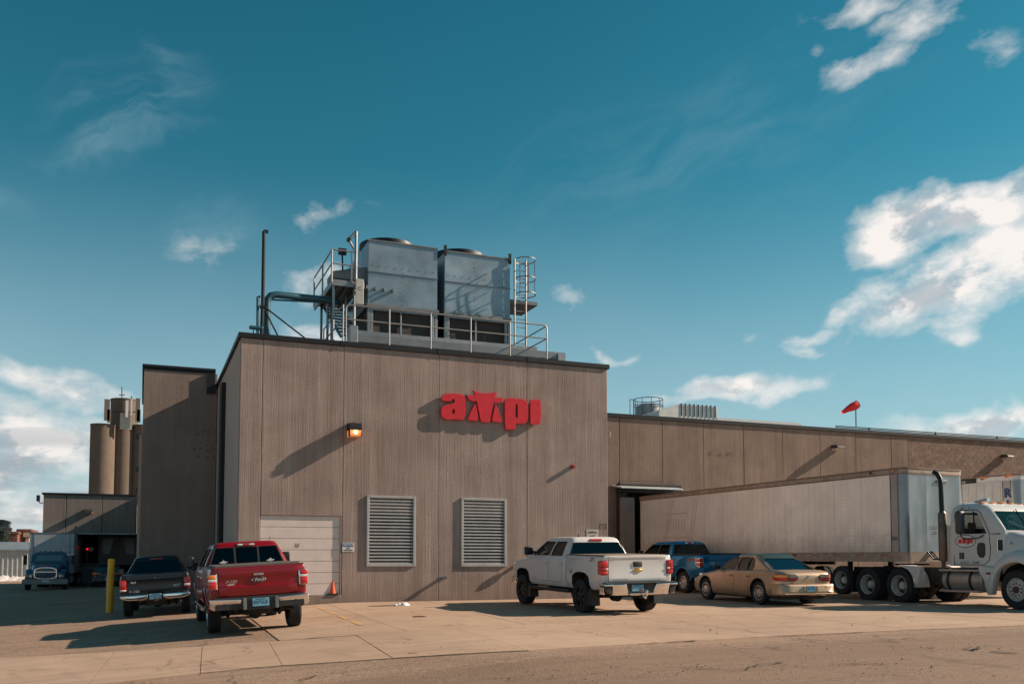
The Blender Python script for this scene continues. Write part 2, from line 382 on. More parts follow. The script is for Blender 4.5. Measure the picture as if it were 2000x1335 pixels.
# ------------------------------------------------------------------ ground
def groundmat(name, kind):
    m = bpy.data.materials.new(name); m.use_nodes = True; t = NT(m.node_tree); b = t.n['Principled BSDF']
    b.inputs['Specular IOR Level'].default_value = .3
    p = t.new('ShaderNodeNewGeometry').outputs['Position']; x, y, z = t.sep(p); p2 = t.comb(x, y, 0)
    big = t.noise(p2, .22, 5, .6, .3); mid = t.noise(p2, 1.3, 5, .65, .4); fine = t.noise(p2, 38, 3, .7)
    # drive direction streaks (along x), tyre-polished and dusty bands
    stv = t.comb(t.m('MULTIPLY', x, .16), t.m('MULTIPLY', y, 2.2), 0); st = t.noise(stv, 1, 5, .6, .5)
    if kind == 'asphalt':
        vo = t.new('ShaderNodeTexVoronoi'); vo.inputs['Scale'].default_value = 46; t.lk(p2, vo.inputs['Vector'])
        stone = t.mr(t.sep(vo.outputs['Color'])[0], 0, 1, 0, 1)
        c = t.mix(t.mr(big, .35, .65), (.270, .175, .120, 1), (.350, .235, .165, 1))
        c = t.mix(t.m('MULTIPLY', t.mr(st, .42, .62, 0, 1, True), .45), c, (.200, .130, .092, 1))
        agg = t.m('MULTIPLY', t.mr(mid, .35, .6, .15, .75), 1)
        c = t.mix(t.m('MULTIPLY', agg, t.mr(stone, .55, .9, 0, .6)), c, (.52, .38, .27, 1))
        c = t.mix(t.m('MULTIPLY', agg, t.mr(stone, .42, .12, 0, .8)), c, (.055, .042, .035, 1))
        vk = t.new('ShaderNodeTexVoronoi'); vk.feature = 'DISTANCE_TO_EDGE'; vk.inputs['Scale'].default_value = .55; t.lk(t.v('ADD', p2, t.comb(t.m('MULTIPLY', mid, 1.1), t.m('MULTIPLY', t.noise(p2, 2.4, 5, .7), 1.1), 0)), vk.inputs['Vector'])
        ck = t.m('MULTIPLY', t.mr(vk.outputs['Distance'], .002, .012, 1, 0), t.mr(t.noise(p2, .45, 2), .46, .58, 0, .8, True)); c = t.mix(ck, c, (.05, .035, .028, 1))
        c = t.mix(t.mr(t.noise(p2, .7, 5, .65, .8), .56, .70, 0, .45, True), c, (.17, .11, .08, 1))
        # worn, darker wheel track nearest the viewer
        pat = t.m('MULTIPLY', t.mr(t.m('ADD', t.m('SUBTRACT', y, t.m('MULTIPLY', x, .085)), t.m('MULTIPLY', mid, 1.6)), 12.0, 12.9, 1, 0, True), .55)
        c = t.mix(pat, c, (.18, .115, .082, 1))
        rough = .88; bs = .9
        h = t.m('ADD', t.m('MULTIPLY', stone, .5), t.m('ADD', fine, t.m('MULTIPLY', mid, 1.5)))
        b_d = .02
    else:
        c = t.mix(t.mr(big, .35, .65), (.400, .270, .190, 1), (.480, .335, .240, 1))
        c = t.mix(t.m('MULTIPLY', t.mr(mid, .42, .68, 0, 1), .35), c, (.29, .205, .15, 1))
        c = t.mix(t.m('MULTIPLY', t.mr(st, .48, .66, 0, 1, True), .3), c, (.235, .165, .12, 1))
        c = t.mix(t.mr(fine, .35, .65, 0, .25), c, (.26, .19, .14, 1))
        vk = t.new('ShaderNodeTexVoronoi'); vk.feature = 'DISTANCE_TO_EDGE'; vk.inputs['Scale'].default_value = .42; t.lk(t.v('ADD', p2, t.comb(t.m('MULTIPLY', mid, .9), t.m('MULTIPLY', t.noise(p2, 2.1, 5, .7), .9), 0)), vk.inputs['Vector'])
        ck = t.m('MULTIPLY', t.mr(vk.outputs['Distance'], .002, .008, 1, 0), t.mr(t.noise(p2, .5, 2), .48, .58, 0, .75, True)); c = t.mix(ck, c, (.09, .06, .045, 1))
        oil = t.noise(p2, .8, 4, .6, .6); c = t.mix(t.mr(oil, .60, .74, 0, .55, True), c, (.17, .115, .085, 1))
        trk = t.noise(t.comb(t.m('MULTIPLY', t.m('ADD', x, t.m('MULTIPLY', y, .25)), .35), t.m('MULTIPLY', y, .06), 0), 7, 3, .5); c = t.mix(t.mr(trk, .58, .70, 0, .22, True), c, (.20, .14, .105, 1))
        spots = t.noise(p2, 2.6, 6, .75); c = t.mix(t.mr(spots, .66, .72, 0, .5, True), c, (.12, .085, .065, 1))
        rough = .8; h = t.m('ADD', fine, t.m('MULTIPLY', mid, 1.5)); b_d = .008
    b.inputs['Roughness'].default_value = rough
    t.lk(c, b.inputs['Base Color']); t.lk(t.bump(h, .7, b_d), b.inputs['Normal'])
    MATS[name] = m; return m
GA = groundmat('asphalt', 'asphalt'); GC = groundmat('slab_concrete', 'concrete')
def gridvals(a, b, near0, near1, st, far):
    v = [near0]
    while v[-1] < near1: v.append(v[-1] + st)
    s_ = st
    while v[-1] < b: s_ *= far; v.append(v[-1] + s_)
    s_ = st; lo = [near0]
    while lo[-1] > a: s_ *= far; lo.append(lo[-1] - s_)
    return lo[:0:-1] + v
xs = gridvals(-1500, 1500, -14, 34, .5, 1.5); ys = gridvals(-300, 2500, -6, 36, .5, 1.5)
mb = MB(); nx = len(xs)
mb.add([(x, y, gz(x, y)) for y in ys for x in xs], [(j * nx + i, j * nx + i + 1, (j + 1) * nx + i + 1, (j + 1) * nx + i) for j in range(len(ys) - 1) for i in range(nx - 1)])
tag(mb.build('ground', GA, smooth=60, fixn=False), kind='structure')
# concrete slabs: each is its own piece of the pavement with open joints
pav = ob('pavement', None); tag(pav, kind='structure')
def slab(poly, gap=.012, lift=.014, m=None, name='slab'):
    # poly in world (x, y)
    bm = bmesh.new(); cx = sum(p[0] for p in poly) / len(poly); cy = sum(p[1] for p in poly) / len(poly)
    vs = []
    for (x, y) in poly:
        d = Vector((cx - x, cy - y)); d.normalize(); vs.append(bm.verts.new((x + d.x * gap * 1.4, y + d.y * gap * 1.4, 0)))
    bm.faces.new(vs)
    for n_ in range(5):
        es = [e for e in bm.edges if e.calc_length() > .9]
        if not es: break
        bmesh.ops.subdivide_edges(bm, edges=es, cuts=1, use_grid_fill=True)
        bmesh.ops.triangulate(bm, faces=[f for f in bm.faces if len(f.verts) > 4])
    bmesh.ops.recalc_face_normals(bm, faces=bm.faces)
    dz_ = random.uniform(-.002, .002)
    ex = bmesh.ops.extrude_face_region(bm, geom=list(bm.faces))
    top = {g for g in ex['geom'] if isinstance(g, bmesh.types.BMVert)}
    for v in bm.verts: v.co.z = gz(v.co.x, v.co.y) + (lift + dz_ if v in top else -.05)
    bmesh.ops.recalc_face_normals(bm, faces=bm.faces)
    me = bpy.data.meshes.new(name); bm.to_mesh(me); bm.free(); me.materials.append(m or GC)
    return ob(name, me, pav)
def gxy(px, py): p = G(px, py); return (p.x, p.y)
# long joint lines read off in plan: wall line, first row, second row, road edge
L1 = [gxy(*p) for p in [(0, 1284.7), (224, 1273), (395, 1262), (546, 1251.5), (700, 1240.7), (833, 1231), (1088, 1216), (1300, 1206), (1560, 1195), (1850, 1186), (2080, 1180)]]
L2 = [gxy(*p) for p in [(-60, 1362), (213, 1335), (428, 1311), (620, 1294), (800, 1284), (1010, 1273), (1300, 1254.7), (1536, 1241), (1700, 1233.5), (1850, 1227.5), (2080, 1218)]]
def lerp2(L, x):
    for a, b in zip(L, L[1:]):
        if a[0] <= x <= b[0] or (x < L[0][0] and a is L[0]) or (x > L[-1][0] and b is L[-1]):
            t = (x - a[0]) / (b[0] - a[0]); return a[1] + t * (b[1] - a[1])
Ym = 27.3
aL = gxy(480, 1197)[0]; bL = L1[3][0]
# apron between the wall and the first long joint
cuts = [(aL, bL), (5.1, 4.9), (8.1, 7.6), (11.3, 10.8), (14.6, 14.0), (18.2, 17.2), (22.0, 20.8), (26.5, 25.0), (32, 30)]
for (a0, b0), (a1, b1) in zip(cuts, cuts[1:]):
    ytop = 26.98 + .2
    if a0 > 14: ytop = 30.2
    y0 = lerp2(L1, b0); y1 = lerp2(L1, b1); my = .52
    m0 = (a0 + (b0 - a0) * (1 - my), ytop + (y0 - ytop) * (1 - my)); m1 = (a1 + (b1 - a1) * (1 - my), ytop + (y1 - ytop) * (1 - my))
    slab([m0, m1, (a1, ytop), (a0, ytop)])
    slab([(b0, y0), (b1, y1), m1, m0])
# the strip beside the road
xs2 = [-12, -8.5, L1[0][0] - .3, L1[1][0], L1[2][0], 2.3, 3.9, 5.9, 8.4, 11.2, 14.6, 18.6, 23, 28, 34]
for x0, x1 in zip(xs2, xs2[1:]):
    sh0 = .10 * x0 if x0 > 0 else .02 * x0
    def q(x): s_ = (.25 + .02 * x); return [(x, lerp2(L1, x) - .01), (x - s_, lerp2(L2, x - s_))]
    a = q(x0); b = q(x1); slab([a[1], b[1], b[0], a[0]])
# painted yellow bay line beside the shutter door
p0, p1, p2, p3 = [gxy(*q_) for q_ in [(612, 1184), (620, 1184), (712, 1221), (700, 1221)]]
YL = mat('worn_yellow', (.50, .30, .12), .85, var=.35, vscale=9)
mb = MB(); n_ = 12
for i in range(n_ + 1):
    t_ = i / n_
    for A_, B_ in ((p0, p3), (p1, p2)):
        x = A_[0] + (B_[0] - A_[0]) * t_; y = A_[1] + (B_[1] - A_[1]) * t_; mb.v.append((x, y, gz(x, y) + .0185))
for i in range(n_):
    if i in (3, 6, 9): continue
    mb.f.append([2 * i, 2 * i + 1, 2 * i + 3, 2 * i + 2]); mb.mi.append(0)
tag(mb.build('bay_line', YL, smooth=0), kind='structure')
# cracks in the road and slabs, as thin dark open seams, with broken chips beside them
CRK = mat('crack_tar', (.018, .014, .012), .9, var=.5)
def crack(pts, w=.02, seed=0):
    rnd = random.Random(seed); P = []
    for a, b in zip(pts, pts[1:]):
        A_ = gxy(*a); B_ = gxy(*b); n = max(3, int(math.dist(A_, B_) / .12))
        for i in range(n):
            t = i / n; P.append((A_[0] + (B_[0] - A_[0]) * t + rnd.gauss(0, .018), A_[1] + (B_[1] - A_[1]) * t + rnd.gauss(0, .018)))
    mb = MB()
    for i, (x, y) in enumerate(P):
        ww = w * rnd.uniform(.2, 1.3); j = min(i, len(P) - 2); d = Vector((P[j + 1][0] - P[j][0], P[j + 1][1] - P[j][1])); d = d.normalized() if d.length else Vector((1, 0))
        for s_ in (-1, 1): X = x - d.y * ww * s_; Y = y + d.x * ww * s_; mb.v.append((X, Y, gz(X, Y) + .019))
    for i in range(len(P) - 1): mb.f.append([2 * i, 2 * i + 1, 2 * i + 3, 2 * i + 2]); mb.mi.append(0)
    return mb
crk = MB()
for i, (pts, w_) in enumerate([([(1300, 1304), (1400, 1307), (1450, 1308), (1480, 1299), (1548, 1293)], .018), ([(1750, 1277), (1790, 1280), (1830, 1286), (1900, 1295), (2000, 1306)], .014),
        ([(1930, 1273), (2010, 1277)], .06), ([(1620, 1299), (1690, 1296), (1760, 1302)], .018), ([(1700, 1248), (1770, 1256)], .02), ([(620, 1320), (560, 1334)], .02),
        ([(1880, 1267), (1905, 1271), (1915, 1262)], .04), ([(1808, 1264), (1840, 1266)], .06), ([(940, 1330), (1010, 1322), (1100, 1327)], .012), ([(800, 1277), (818, 1277)], .03),
        ([(640, 1295), (480, 1306), (380, 1312)], .012), ([(1530, 1242), (1600, 1240), (1700, 1234)], .022), ([(1250, 1258), (1370, 1251)], .022), ([(1115, 1186), (1130, 1186)], .05)]):
    c_ = crack(pts, w_, i); crk.add(c_.v, c_.f)
tag(crk.build('pavement_cracks', CRK, smooth=0), kind='stuff')
mb = MB(); rnd = random.Random(3)
def pebble(x, y, r):
    z = gz(x, y) + .014; a = rnd.uniform(0, 6)
    vs = [(x + math.cos(a + k * 1.257) * r * rnd.uniform(.7, 1.2), y + math.sin(a + k * 1.257) * r * rnd.uniform(.7, 1.2), z) for k in range(5)] + [(x + rnd.uniform(-.3, .3) * r, y, z + r * rnd.uniform(.5, .9))]
    mb.add(vs, [(k, (k + 1) % 5, 5) for k in range(5)])
for cx, cy, n, sx_, sy_ in [(1860, 1265, 70, 90, 5), (1650, 1298, 40, 110, 6), (1400, 1304, 20, 90, 4), (1960, 1310, 20, 120, 14), (1500, 1290, 20, 200, 20), (1000, 1262, 18, 350, 8), (1800, 1228, 20, 200, 6), (500, 1300, 40, 300, 12), (1200, 1320, 80, 400, 12), (1100, 1225, 40, 300, 15), (1550, 1210, 40, 250, 14), (40, 1215, 30, 60, 8)]:
    for _ in range(n):
        x, y = gxy(min(2050, rnd.gauss(cx, sx_)), rnd.gauss(cy, sy_)); pebble(x, y, rnd.uniform(.005, .016) * (1 if rnd.random() < .93 else 1.7))
tag(mb.build('road_gravel', mat('gravel_bits', (.10, .075, .06), .9, var=.6, vscale=20), smooth=0), kind='stuff')
# ------------------------------------------------------------------ main building
def W(px, py, Y=Ym): return PY(px, py, Y)
XL = W(469.8, 700).x; XR = W(1185.9, 712).x; ZR = W(900, 686.6).z
ZC = ZR - .15
Yb = 35.9
bld = thing('warehouse', 'tall tan ribbed concrete building with red lettering, shutter door and cooling towers on its roof', 'building', ((XL + XR) / 2, Ym, 0))
def loc(root):
    L = root.location
    def f(p): return (p[0] - L[0], p[1] - L[1], p[2] - L[2])
    return f
CM = MATS['conc_main']; CS = MATS['conc_side']
def wallbox(root, name, a, b, m, bevel=.012):
    f = loc(root); return boxo(name, f(a), f(b), m, root, bevel=bevel)
jx = [XL] + [W(x, 900).x for x in (510, 670, 857.5, 1029.3)] + [XR]
dL, dR = W(508, 1080).x, W(664, 1080).x; dT = W(586, 1006.5).z; dB = W(508, 1163).z
lv = [(W(715.5, 1040).x, W(811, 1040).x, W(760, 1105.6).z, W(760, 967.8).z), (W(900, 1040).x, W(988.5, 1040).x, W(945, 1105.6).z, W(945, 972.6).z)]
g_ = .007
wallbox(bld, 'core', (XL + .26, Ym + .28, -1.5), (XR - .26, Yb + 14, ZC - .1), DRK, 0); wallbox(bld, 'joint_filler', (XL + .06, Ym + .03, dT + .1), (XR - .06, Ym + .255, ZC - .05), MATS['conc_main'], 0); wallbox(bld, 'joint_filler', (jx[2] + .06, Ym + .03, -.5), (jx[2] + .2, Ym + .255, dT), MATS['conc_main'], 0)
for i in range(5):
    x0, x1 = jx[i] + g_, jx[i + 1] - g_
    if i == 1:
        wallbox(bld, 'wall_panel', (x0, Ym, dT), (x1, Ym + .26, ZC), CM)
        wallbox(bld, 'door_sill', (x0, Ym - .02, -.6), (x1, Ym + .30, dB), CM)
        wallbox(bld, 'door_jamb', (dR, Ym + .004, dB), (x1, Ym + .26, dT), CM)
    elif i in (2, 3):
        a, b, c, d = lv[i - 2]
        wallbox(bld, 'wall_panel', (x0, Ym, d), (x1, Ym + .26, ZC), CM, .0)
        wallbox(bld, 'wall_panel', (x0, Ym, -1.), (x1, Ym + .26, c), CM, .0)
        wallbox(bld, 'wall_panel', (x0, Ym, c), (a, Ym + .26, d), CM, .0)
        wallbox(bld, 'wall_panel', (b, Ym, c), (x1, Ym + .26, d), CM, .0)
    else: wallbox(bld, 'wall_panel', (x0, Ym, -1.5), (x1, Ym + .26, ZC), CM)
# left flank wall
fl = [Ym + .264, 31.55, 32.1, 33.1, Yb + 14]
ys_ = [Ym + .27, 31.9, 33.1, 41, 50]
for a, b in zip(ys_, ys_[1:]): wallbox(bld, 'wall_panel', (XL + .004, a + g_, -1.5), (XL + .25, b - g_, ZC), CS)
wallbox(bld, 'wall_panel', (XR - .25, Ym + .27, -1.5), (XR - .004, 37.0, ZC), CM)
b0 = PXp(441, 747, XL); wallbox(bld, 'downspout', (XL - .14, 32.2, -.9), (XL + .01, 33.0, b0.z), BLK, .01)
# roof edge (butted corners)
f = loc(bld)
mb = MB(); mb.box(f((XL - .07, Ym - .055, ZC)), f((XR + .07, Ym + .2, ZR))); mb.box(f((XL - .07, Ym + .2, ZC)), f((XL + .2, Yb + 14, ZR))); mb.box(f((XR - .2, Ym + .2, ZC)), f((XR + .07, Yb + 14, ZR)))
mb.build('roof_coping', BLK, bld, bevel=.012)
x = XL + 2.9
while x < XR - .5: boxo('coping_splice', f((x, Ym - .062, ZC - .004)), f((x + .05, Ym - .05, ZR + .004)), mat('black_metal2', (.02, .021, .023), .4, .4), bld); x += 3.05
boxo('roof', f((XL + .2, Ym + .2, ZR - .25)), f((XR - .2, Yb + 14, ZR - .1)), mat('roof_membrane', (.12, .12, .12), .9), bld)
# shutter door
dr = boxo('shutter_door', f((dL - .02, Ym + .105, dB)), f((dR + .02, Ym + .125, dT + .02)), mat('door_gap', (.05, .045, .04), .8), bld)
ndp = 7; hh = (dT - dB) / ndp
for k in range(ndp):
    mbp = MB(); z0 = dB + k * hh + .006; z1 = dB + (k + 1) * hh - .006
    mbp.box(f((dL, Ym + .045, z0)), f((dR, Ym + .10, z1)))
    for q in (.25, .75): mbp.box(f((dL + .003, Ym + .0435, z0 + (z1 - z0) * q - .004)), f((dR - .003, Ym + .046, z0 + (z1 - z0) * q + .004)))
    mbp.build('door_panel', DOORW, dr, bevel=.006)
text_flat('door_number', '13', .16, f((W(580, 1064.5).x, Ym + .041, W(580, 1064.5).z)), (1, 0, 0), (0, 0, 1), INK, dr, bold=.03, sx=.8)
# louvres
for (a, b, c, d) in lv:
    fr = MB(); t_ = .075
    fr.box(f((a, Ym - .05, c)), f((a + t_, Ym + .14, d))); fr.box(f((b - t_, Ym - .05, c)), f((b, Ym + .14, d)))
    fr.box(f((a + t_, Ym - .05, d - t_)), f((b - t_, Ym + .14, d))); fr.box(f((a + t_, Ym - .05, c)), f((b - t_, Ym + .14, c + t_)))
    fo = fr.build('louvre', ALU, bld, bevel=.008)
    boxo('backing', f((a + t_, Ym + .16, c + t_)), f((b - t_, Ym + .17, d - t_)), DRK, fo)
    n = 20; h = (d - c - 2 * t_) / n
    sm = None
    for k in range(n):
        z = c + t_ + h * (k + .5)
        if sm is None:
            sb = MB(); L_ = (b - a) / 2 - t_ - .004
            # drip-edged blade: slopes down and outward with a rolled lip
            pr_ = [(-.035, -h * .48), (-.025, -h * .48), (-.025, -h * .20), (.09, h * .40), (.09, h * .47), (-.035, -h * .10)]
            sb.prism(pr_, 'x', -L_, L_); sm = sb.mesh('slat', ALU, smooth=0)
        o = ob('slat', sm, fo, f(((a + b) / 2, Ym + .005, z))); o.rotation_euler.x = random.uniform(-.02, .02) + (.05 if random.random() < .06 else 0)
boxo('jamb_shade_strip', f((dR + .001, Ym + .02, dB)), f((dR + .03, Ym + .10, dT)), DRK, bld)  # dark strip added for the shaded gap at the right jamb
# things on the wall ------------------------------------------------
# lit wall-pack lamp
p = W(690, 841); t = thing('wall_lamp', 'lit wall-pack lamp with black hood glowing orange above the shutter door', 'wall lamp', (p.x, Ym, p.z))
MB().prism([(0, .21), (-.30, .20), (-.37, .06), (-.37, -.01), (0, -.01)], 'x', -.2, .2).build('housing', BLK, t, bevel=.012)
MB().prism([(0, -.20), (-.24, -.20), (-.36, -.012), (0, -.012)], 'x', -.185, .185).build('lens', mat('lamp_lens', (.55, .30, .15), .3, emit=(1, .36, .12), es=.35, coat=.5), t, bevel=.01)
MB().lathe([(-.04, .0), (-.035, .035), (.035, .035), (.04, 0)], 12, 'x', Matrix.Translation((0, -.375, -.09))).build('bulb', mat('lamp_bulb', (1, .8, .5), .3, emit=(1, .62, .28), es=14), t)
MB().box((-.188, -.39, -.21), (-.178, -.2, -.012)).box((.178, -.39, -.21), (.188, -.2, -.012)).box((-.188, -.30, -.212), (.188, -.2, -.202)).build('guard', BLK, t)
MB().tube([(0, -.05, .2), (0, -.05, .26)], .02).build('photocell', REDD, t)
# alarm strobe
p = W(1117, 911); t = thing('alarm_strobe', 'small red alarm box high on the right of the wall', 'alarm', (p.x, Ym, p.z))
boxo('housing', (-.06, -.15, -.055), (.06, 0, .055), mat('alarm_red', (.35, .015, .02), .4), t, bevel=.01); boxo('face', (-.04, -.157, -.035), (.04, -.151, .035), REDD, t)
# vent pipe
p = W(863, 1127); t = thing('vent_pipe', 'short grey vent pipe poking out low between the louvres', 'pipe', (p.x, Ym, p.z))
MB().tube([(-.03, 0, -.03), (-.03, -.12, -.03), (.0, -.18, -.02), (.09, -.19, .01)], .05, 12).build('pipe', GALV, t); MB().lathe([(0, .05), (0, .085), (-.012, .085), (-.012, .05)], 16, 'y', Matrix.Translation((-.03, 0, -.03))).build('flange', GALV, t)
# fire bell
p = W(1008, 1103); t = thing('fire_bell', 'round dark red fire bell on the wall by the white pickup bonnet', 'bell', (p.x, Ym, p.z))
MB().lathe([(0, .0), (0, .05), (-.10, .05), (-.10, .07), (-.13, .115), (-.19, .115), (-.225, .06), (-.23, 0)], 24, 'y').build('gong', mat('bell_red', (.22, .03, .025), .3, .5), t)
MB().lathe([(-.228, 0), (-.228, .03), (-.245, .02), (-.246, 0)], 12, 'y').build('boss', CHR, t)
# signs
def wsign(name, label, px, py, w, h, Y=Ym, m=WHT, rnd=0):
    p = W(px, py, Y); t = thing(name, label, 'sign', (p.x, Y, p.z)); MB().box((-w / 2, -.012, -h / 2), (w / 2, -.001, h / 2)).build('board', m, t, bevel=.004); return t
t = wsign('notice_sign', 'small white notice sign with blue heading right of the shutter door', 680, 1068, .355, .275)
boxo('heading', (-.165, -.0145, .015), (.165, -.013, .125), mat('sign_blue', (.03, .14, .32), .5), t)
text_flat('lettering', 'NOTICE', .085, (0, -.0145, .072), (1, 0, 0), (0, 0, 1), WHT, t, bold=.02, shear=.25); text_flat('lettering', 'NO', .07, (0, -.013, -.03), (1, 0, 0), (0, 0, 1), INK, t, bold=.03); text_flat('lettering', 'TRESPASSING', .062, (0, -.013, -.09), (1, 0, 0), (0, 0, 1), INK, t, bold=.03, sx=.78)
t = wsign('shipping_sign', 'white sign reading shipping and behind the roof of the white pickup', 1157, 1049, .44, .52, m=mat('sign_cream', (.52, .46, .38), .6))
text_flat('lettering', 'SHIPPING', .11, (0, -.013, .17), (1, 0, 0), (0, 0, 1), INK, t, bold=.02, sx=.72); text_flat('lettering', 'AND', .11, (0, -.013, .04), (1, 0, 0), (0, 0, 1), INK, t, bold=.02, sx=.8)
GHO = mat('ghost_mark', (.13, .10, .08), .9)
p = W(1178, 1027); mb = MB()
for a, b in (((-.13, -.085), (.13, -.075)), ((-.13, .075), (.13, .085)), ((-.13, -.075), (-.12, .075)), ((.12, -.075), (.13, .075))): mb.box((a[0], -.006, a[1]), (b[0], -.001, b[1]))
mb.build('cast_mark', GHO, bld).location = f((p.x, Ym, p.z)); text_flat('cast_mark', 'DQ', .14, f((p.x, Ym - .001, p.z)), (1, 0, 0), (0, 0, 1), GHO, bld, bold=.0)
# red lettering: outlines traced in plan of the sign, real depth and returns
def cp(x, y): q = W(850 + x / 9.0909, 750 + y / 9.0909, Ym - .1); return (q.x, q.z)
lg = thing('wall_letters', 'large glossy red letters with bull head emblem mounted on the concrete wall', 'sign', (W(957, 800).x, Ym, W(957, 800).z))
fl_ = loc(lg)
LET = {
 'letter_a': [[(110, 300), (112, 235), (130, 190), (180, 168), (300, 166), (430, 172), (495, 190), (520, 225), (532, 300), (532, 638), (345, 625), (338, 618), (250, 630), (180, 622), (125, 590), (95, 530), (98, 460), (118, 400), (165, 370), (300, 345), (338, 325), (342, 290), (325, 262), (298, 266), (288, 305), (240, 303)], [(325, 440), (342, 440), (342, 525), (305, 528), (290, 515), (300, 460)]],
 'emblem': [[(658, 98), (720, 132), (800, 155), (890, 168), (980, 160), (1095, 135), (1075, 185), (1062, 232), (1130, 238), (1208, 240), (1190, 290), (1155, 335), (1100, 338), (1040, 318), (1012, 420), (985, 540), (965, 665), (925, 682), (850, 676), (800, 648), (778, 520), (752, 400), (735, 295), (695, 308), (640, 300), (585, 260), (550, 200), (620, 196), (706, 194), (690, 150)]],
 'emblem_side': [[(706, 340), (728, 410), (748, 520), (764, 650), (680, 648), (562, 640), (600, 560), (650, 440)]],
 'emblem_flank': [[(1066, 362), (1105, 430), (1160, 570), (1196, 680), (1100, 676), (1000, 668), (1018, 560), (1040, 450)]],
 'letter_p': [[(1232, 290), (1245, 255), (1290, 244), (1405, 248), (1425, 262), (1490, 258), (1570, 268), (1625, 310), (1645, 380), (1645, 600), (1628, 665), (1570, 705), (1480, 706), (1425, 690), (1422, 790), (1385, 808), (1280, 806), (1230, 795)], [(1425, 355), (1450, 350), (1462, 385), (1460, 560), (1448, 600), (1420, 602), (1414, 480)]],
 'letter_i': [[(1684, 284), (1690, 275), (1858, 276), (1868, 290), (1868, 640), (1858, 690), (1825, 715), (1690, 712), (1684, 690)]]}
for nm, pls in LET.items():
    mb = MB(); pp = [[tuple((q[0] - lg.location.x, q[1] - lg.location.z)) for q in [cp(*v) for v in smoothpoly(pl, 1)]] for pl in pls]
    poly_solid(mb, pp, -.13, -.035)
    o = mb.build(nm, REDP, lg, bevel=.006, segs=1, smooth=22)
    c0 = [sum(q[i] for q in pp[0]) / len(pp[0]) for i in (0, 1)]
    MB().tube([(c0[0] + (.07 if nm == 'letter_a' else 0) - (.25 if nm == 'letter_p' else 0), -.04, c0[1]), (c0[0] + (.07 if nm == 'letter_a' else 0) - (.25 if nm == 'letter_p' else 0), 0, c0[1])], .02).build('standoff', STEEL, o)
# ------------------------------------------------------------------ left block
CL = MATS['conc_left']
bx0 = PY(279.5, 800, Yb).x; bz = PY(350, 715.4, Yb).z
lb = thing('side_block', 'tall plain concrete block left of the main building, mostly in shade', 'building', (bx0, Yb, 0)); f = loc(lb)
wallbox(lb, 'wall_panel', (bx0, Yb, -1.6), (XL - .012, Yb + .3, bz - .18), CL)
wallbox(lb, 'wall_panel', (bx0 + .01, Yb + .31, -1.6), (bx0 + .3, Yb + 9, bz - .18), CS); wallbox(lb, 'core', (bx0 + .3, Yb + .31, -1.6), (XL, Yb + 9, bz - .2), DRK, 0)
wallbox(lb, 'corner_trim', (bx0 - .10, Yb + .03, -1.6), (bx0 - .004, Yb + .28, bz - 2.6), CS)
MB().box(f((bx0 - .06, Yb - .055, bz - .10)), f((XL - .08, Yb + .3, bz))).box(f((bx0 - .06, Yb + .3, bz - .1)), f((bx0 + .25, Yb + 9, bz))).build('roof_coping', BLK, lb, bevel=.01)
MB().box(f((bx0 - .035, Yb - .03, bz - .175)), f((XL - .08, Yb + .28, bz - .115))).build('coping_lip', BLK, lb, bevel=.008)
MB().box(f((XL - .40, Yb - .11, bz - .95)), f((XL - .10, Yb - .006, bz - .19))).build('scupper', BLK, lb)
mb = MB(); rnd = random.Random(5)
for (x, y) in [(330, 478), (348, 478), (378, 480), (300, 495), (322, 483), (348, 525), (312, 532), (375, 521), (285, 562), (315, 562), (348, 570), (375, 562), (303, 596), (346, 603), (374, 604), (348, 497), (340, 549), (372, 541)]:
    q = PY(260 + x / 2.384, 640 + y / 2.384, Yb); r_ = rnd.uniform(.045, .065)
    mb.lathe([(0, r_), (-.004, r_ * .9), (-.005, 0)], 10, 'y', Matrix.Translation(f((q.x, Yb, q.z))))
tag(mb.build('patch_marks', mat('patch_grey', (.17, .135, .115), .95), lb), kind='stuff')
# low block between the tall block and the dock
mb = MB(); lo_ = thing('rear_block', 'low concrete block behind the tall side block, nearly hidden', 'building', (bx0, Yb + 9, 0))
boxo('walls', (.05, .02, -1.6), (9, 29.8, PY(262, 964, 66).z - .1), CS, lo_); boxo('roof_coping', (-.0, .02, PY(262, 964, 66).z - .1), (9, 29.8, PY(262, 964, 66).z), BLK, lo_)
# ------------------------------------------------------------------ loading dock building far left
Yd = 66.; xa = PY(83.5, 1000, Yd).x; xb = PY(266, 1000, Yd).x; zt = PY(83.5, 961, Yd).z; zb = PY(170, 1043.5, Yd).z
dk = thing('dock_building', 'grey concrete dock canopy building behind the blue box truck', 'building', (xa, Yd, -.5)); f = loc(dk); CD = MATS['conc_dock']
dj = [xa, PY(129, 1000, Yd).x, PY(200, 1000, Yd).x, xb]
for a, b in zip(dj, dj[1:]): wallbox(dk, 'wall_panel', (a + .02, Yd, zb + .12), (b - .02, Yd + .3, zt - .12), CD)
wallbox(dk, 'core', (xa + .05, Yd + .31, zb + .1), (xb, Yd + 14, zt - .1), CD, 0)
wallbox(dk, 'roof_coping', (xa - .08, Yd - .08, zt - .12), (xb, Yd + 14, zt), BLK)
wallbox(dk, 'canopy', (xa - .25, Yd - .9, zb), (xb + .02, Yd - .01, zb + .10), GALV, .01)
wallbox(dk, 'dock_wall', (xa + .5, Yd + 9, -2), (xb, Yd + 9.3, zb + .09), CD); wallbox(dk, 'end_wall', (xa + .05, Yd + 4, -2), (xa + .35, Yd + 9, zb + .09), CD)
for q in (212, 250):
    xq = PY(q, 1100, Yd + 9).x; wallbox(dk, 'dock_door', (xq - 1.3, Yd + 8.93, .3), (xq + 1.3, Yd + 8.99, 3.2), BLK)
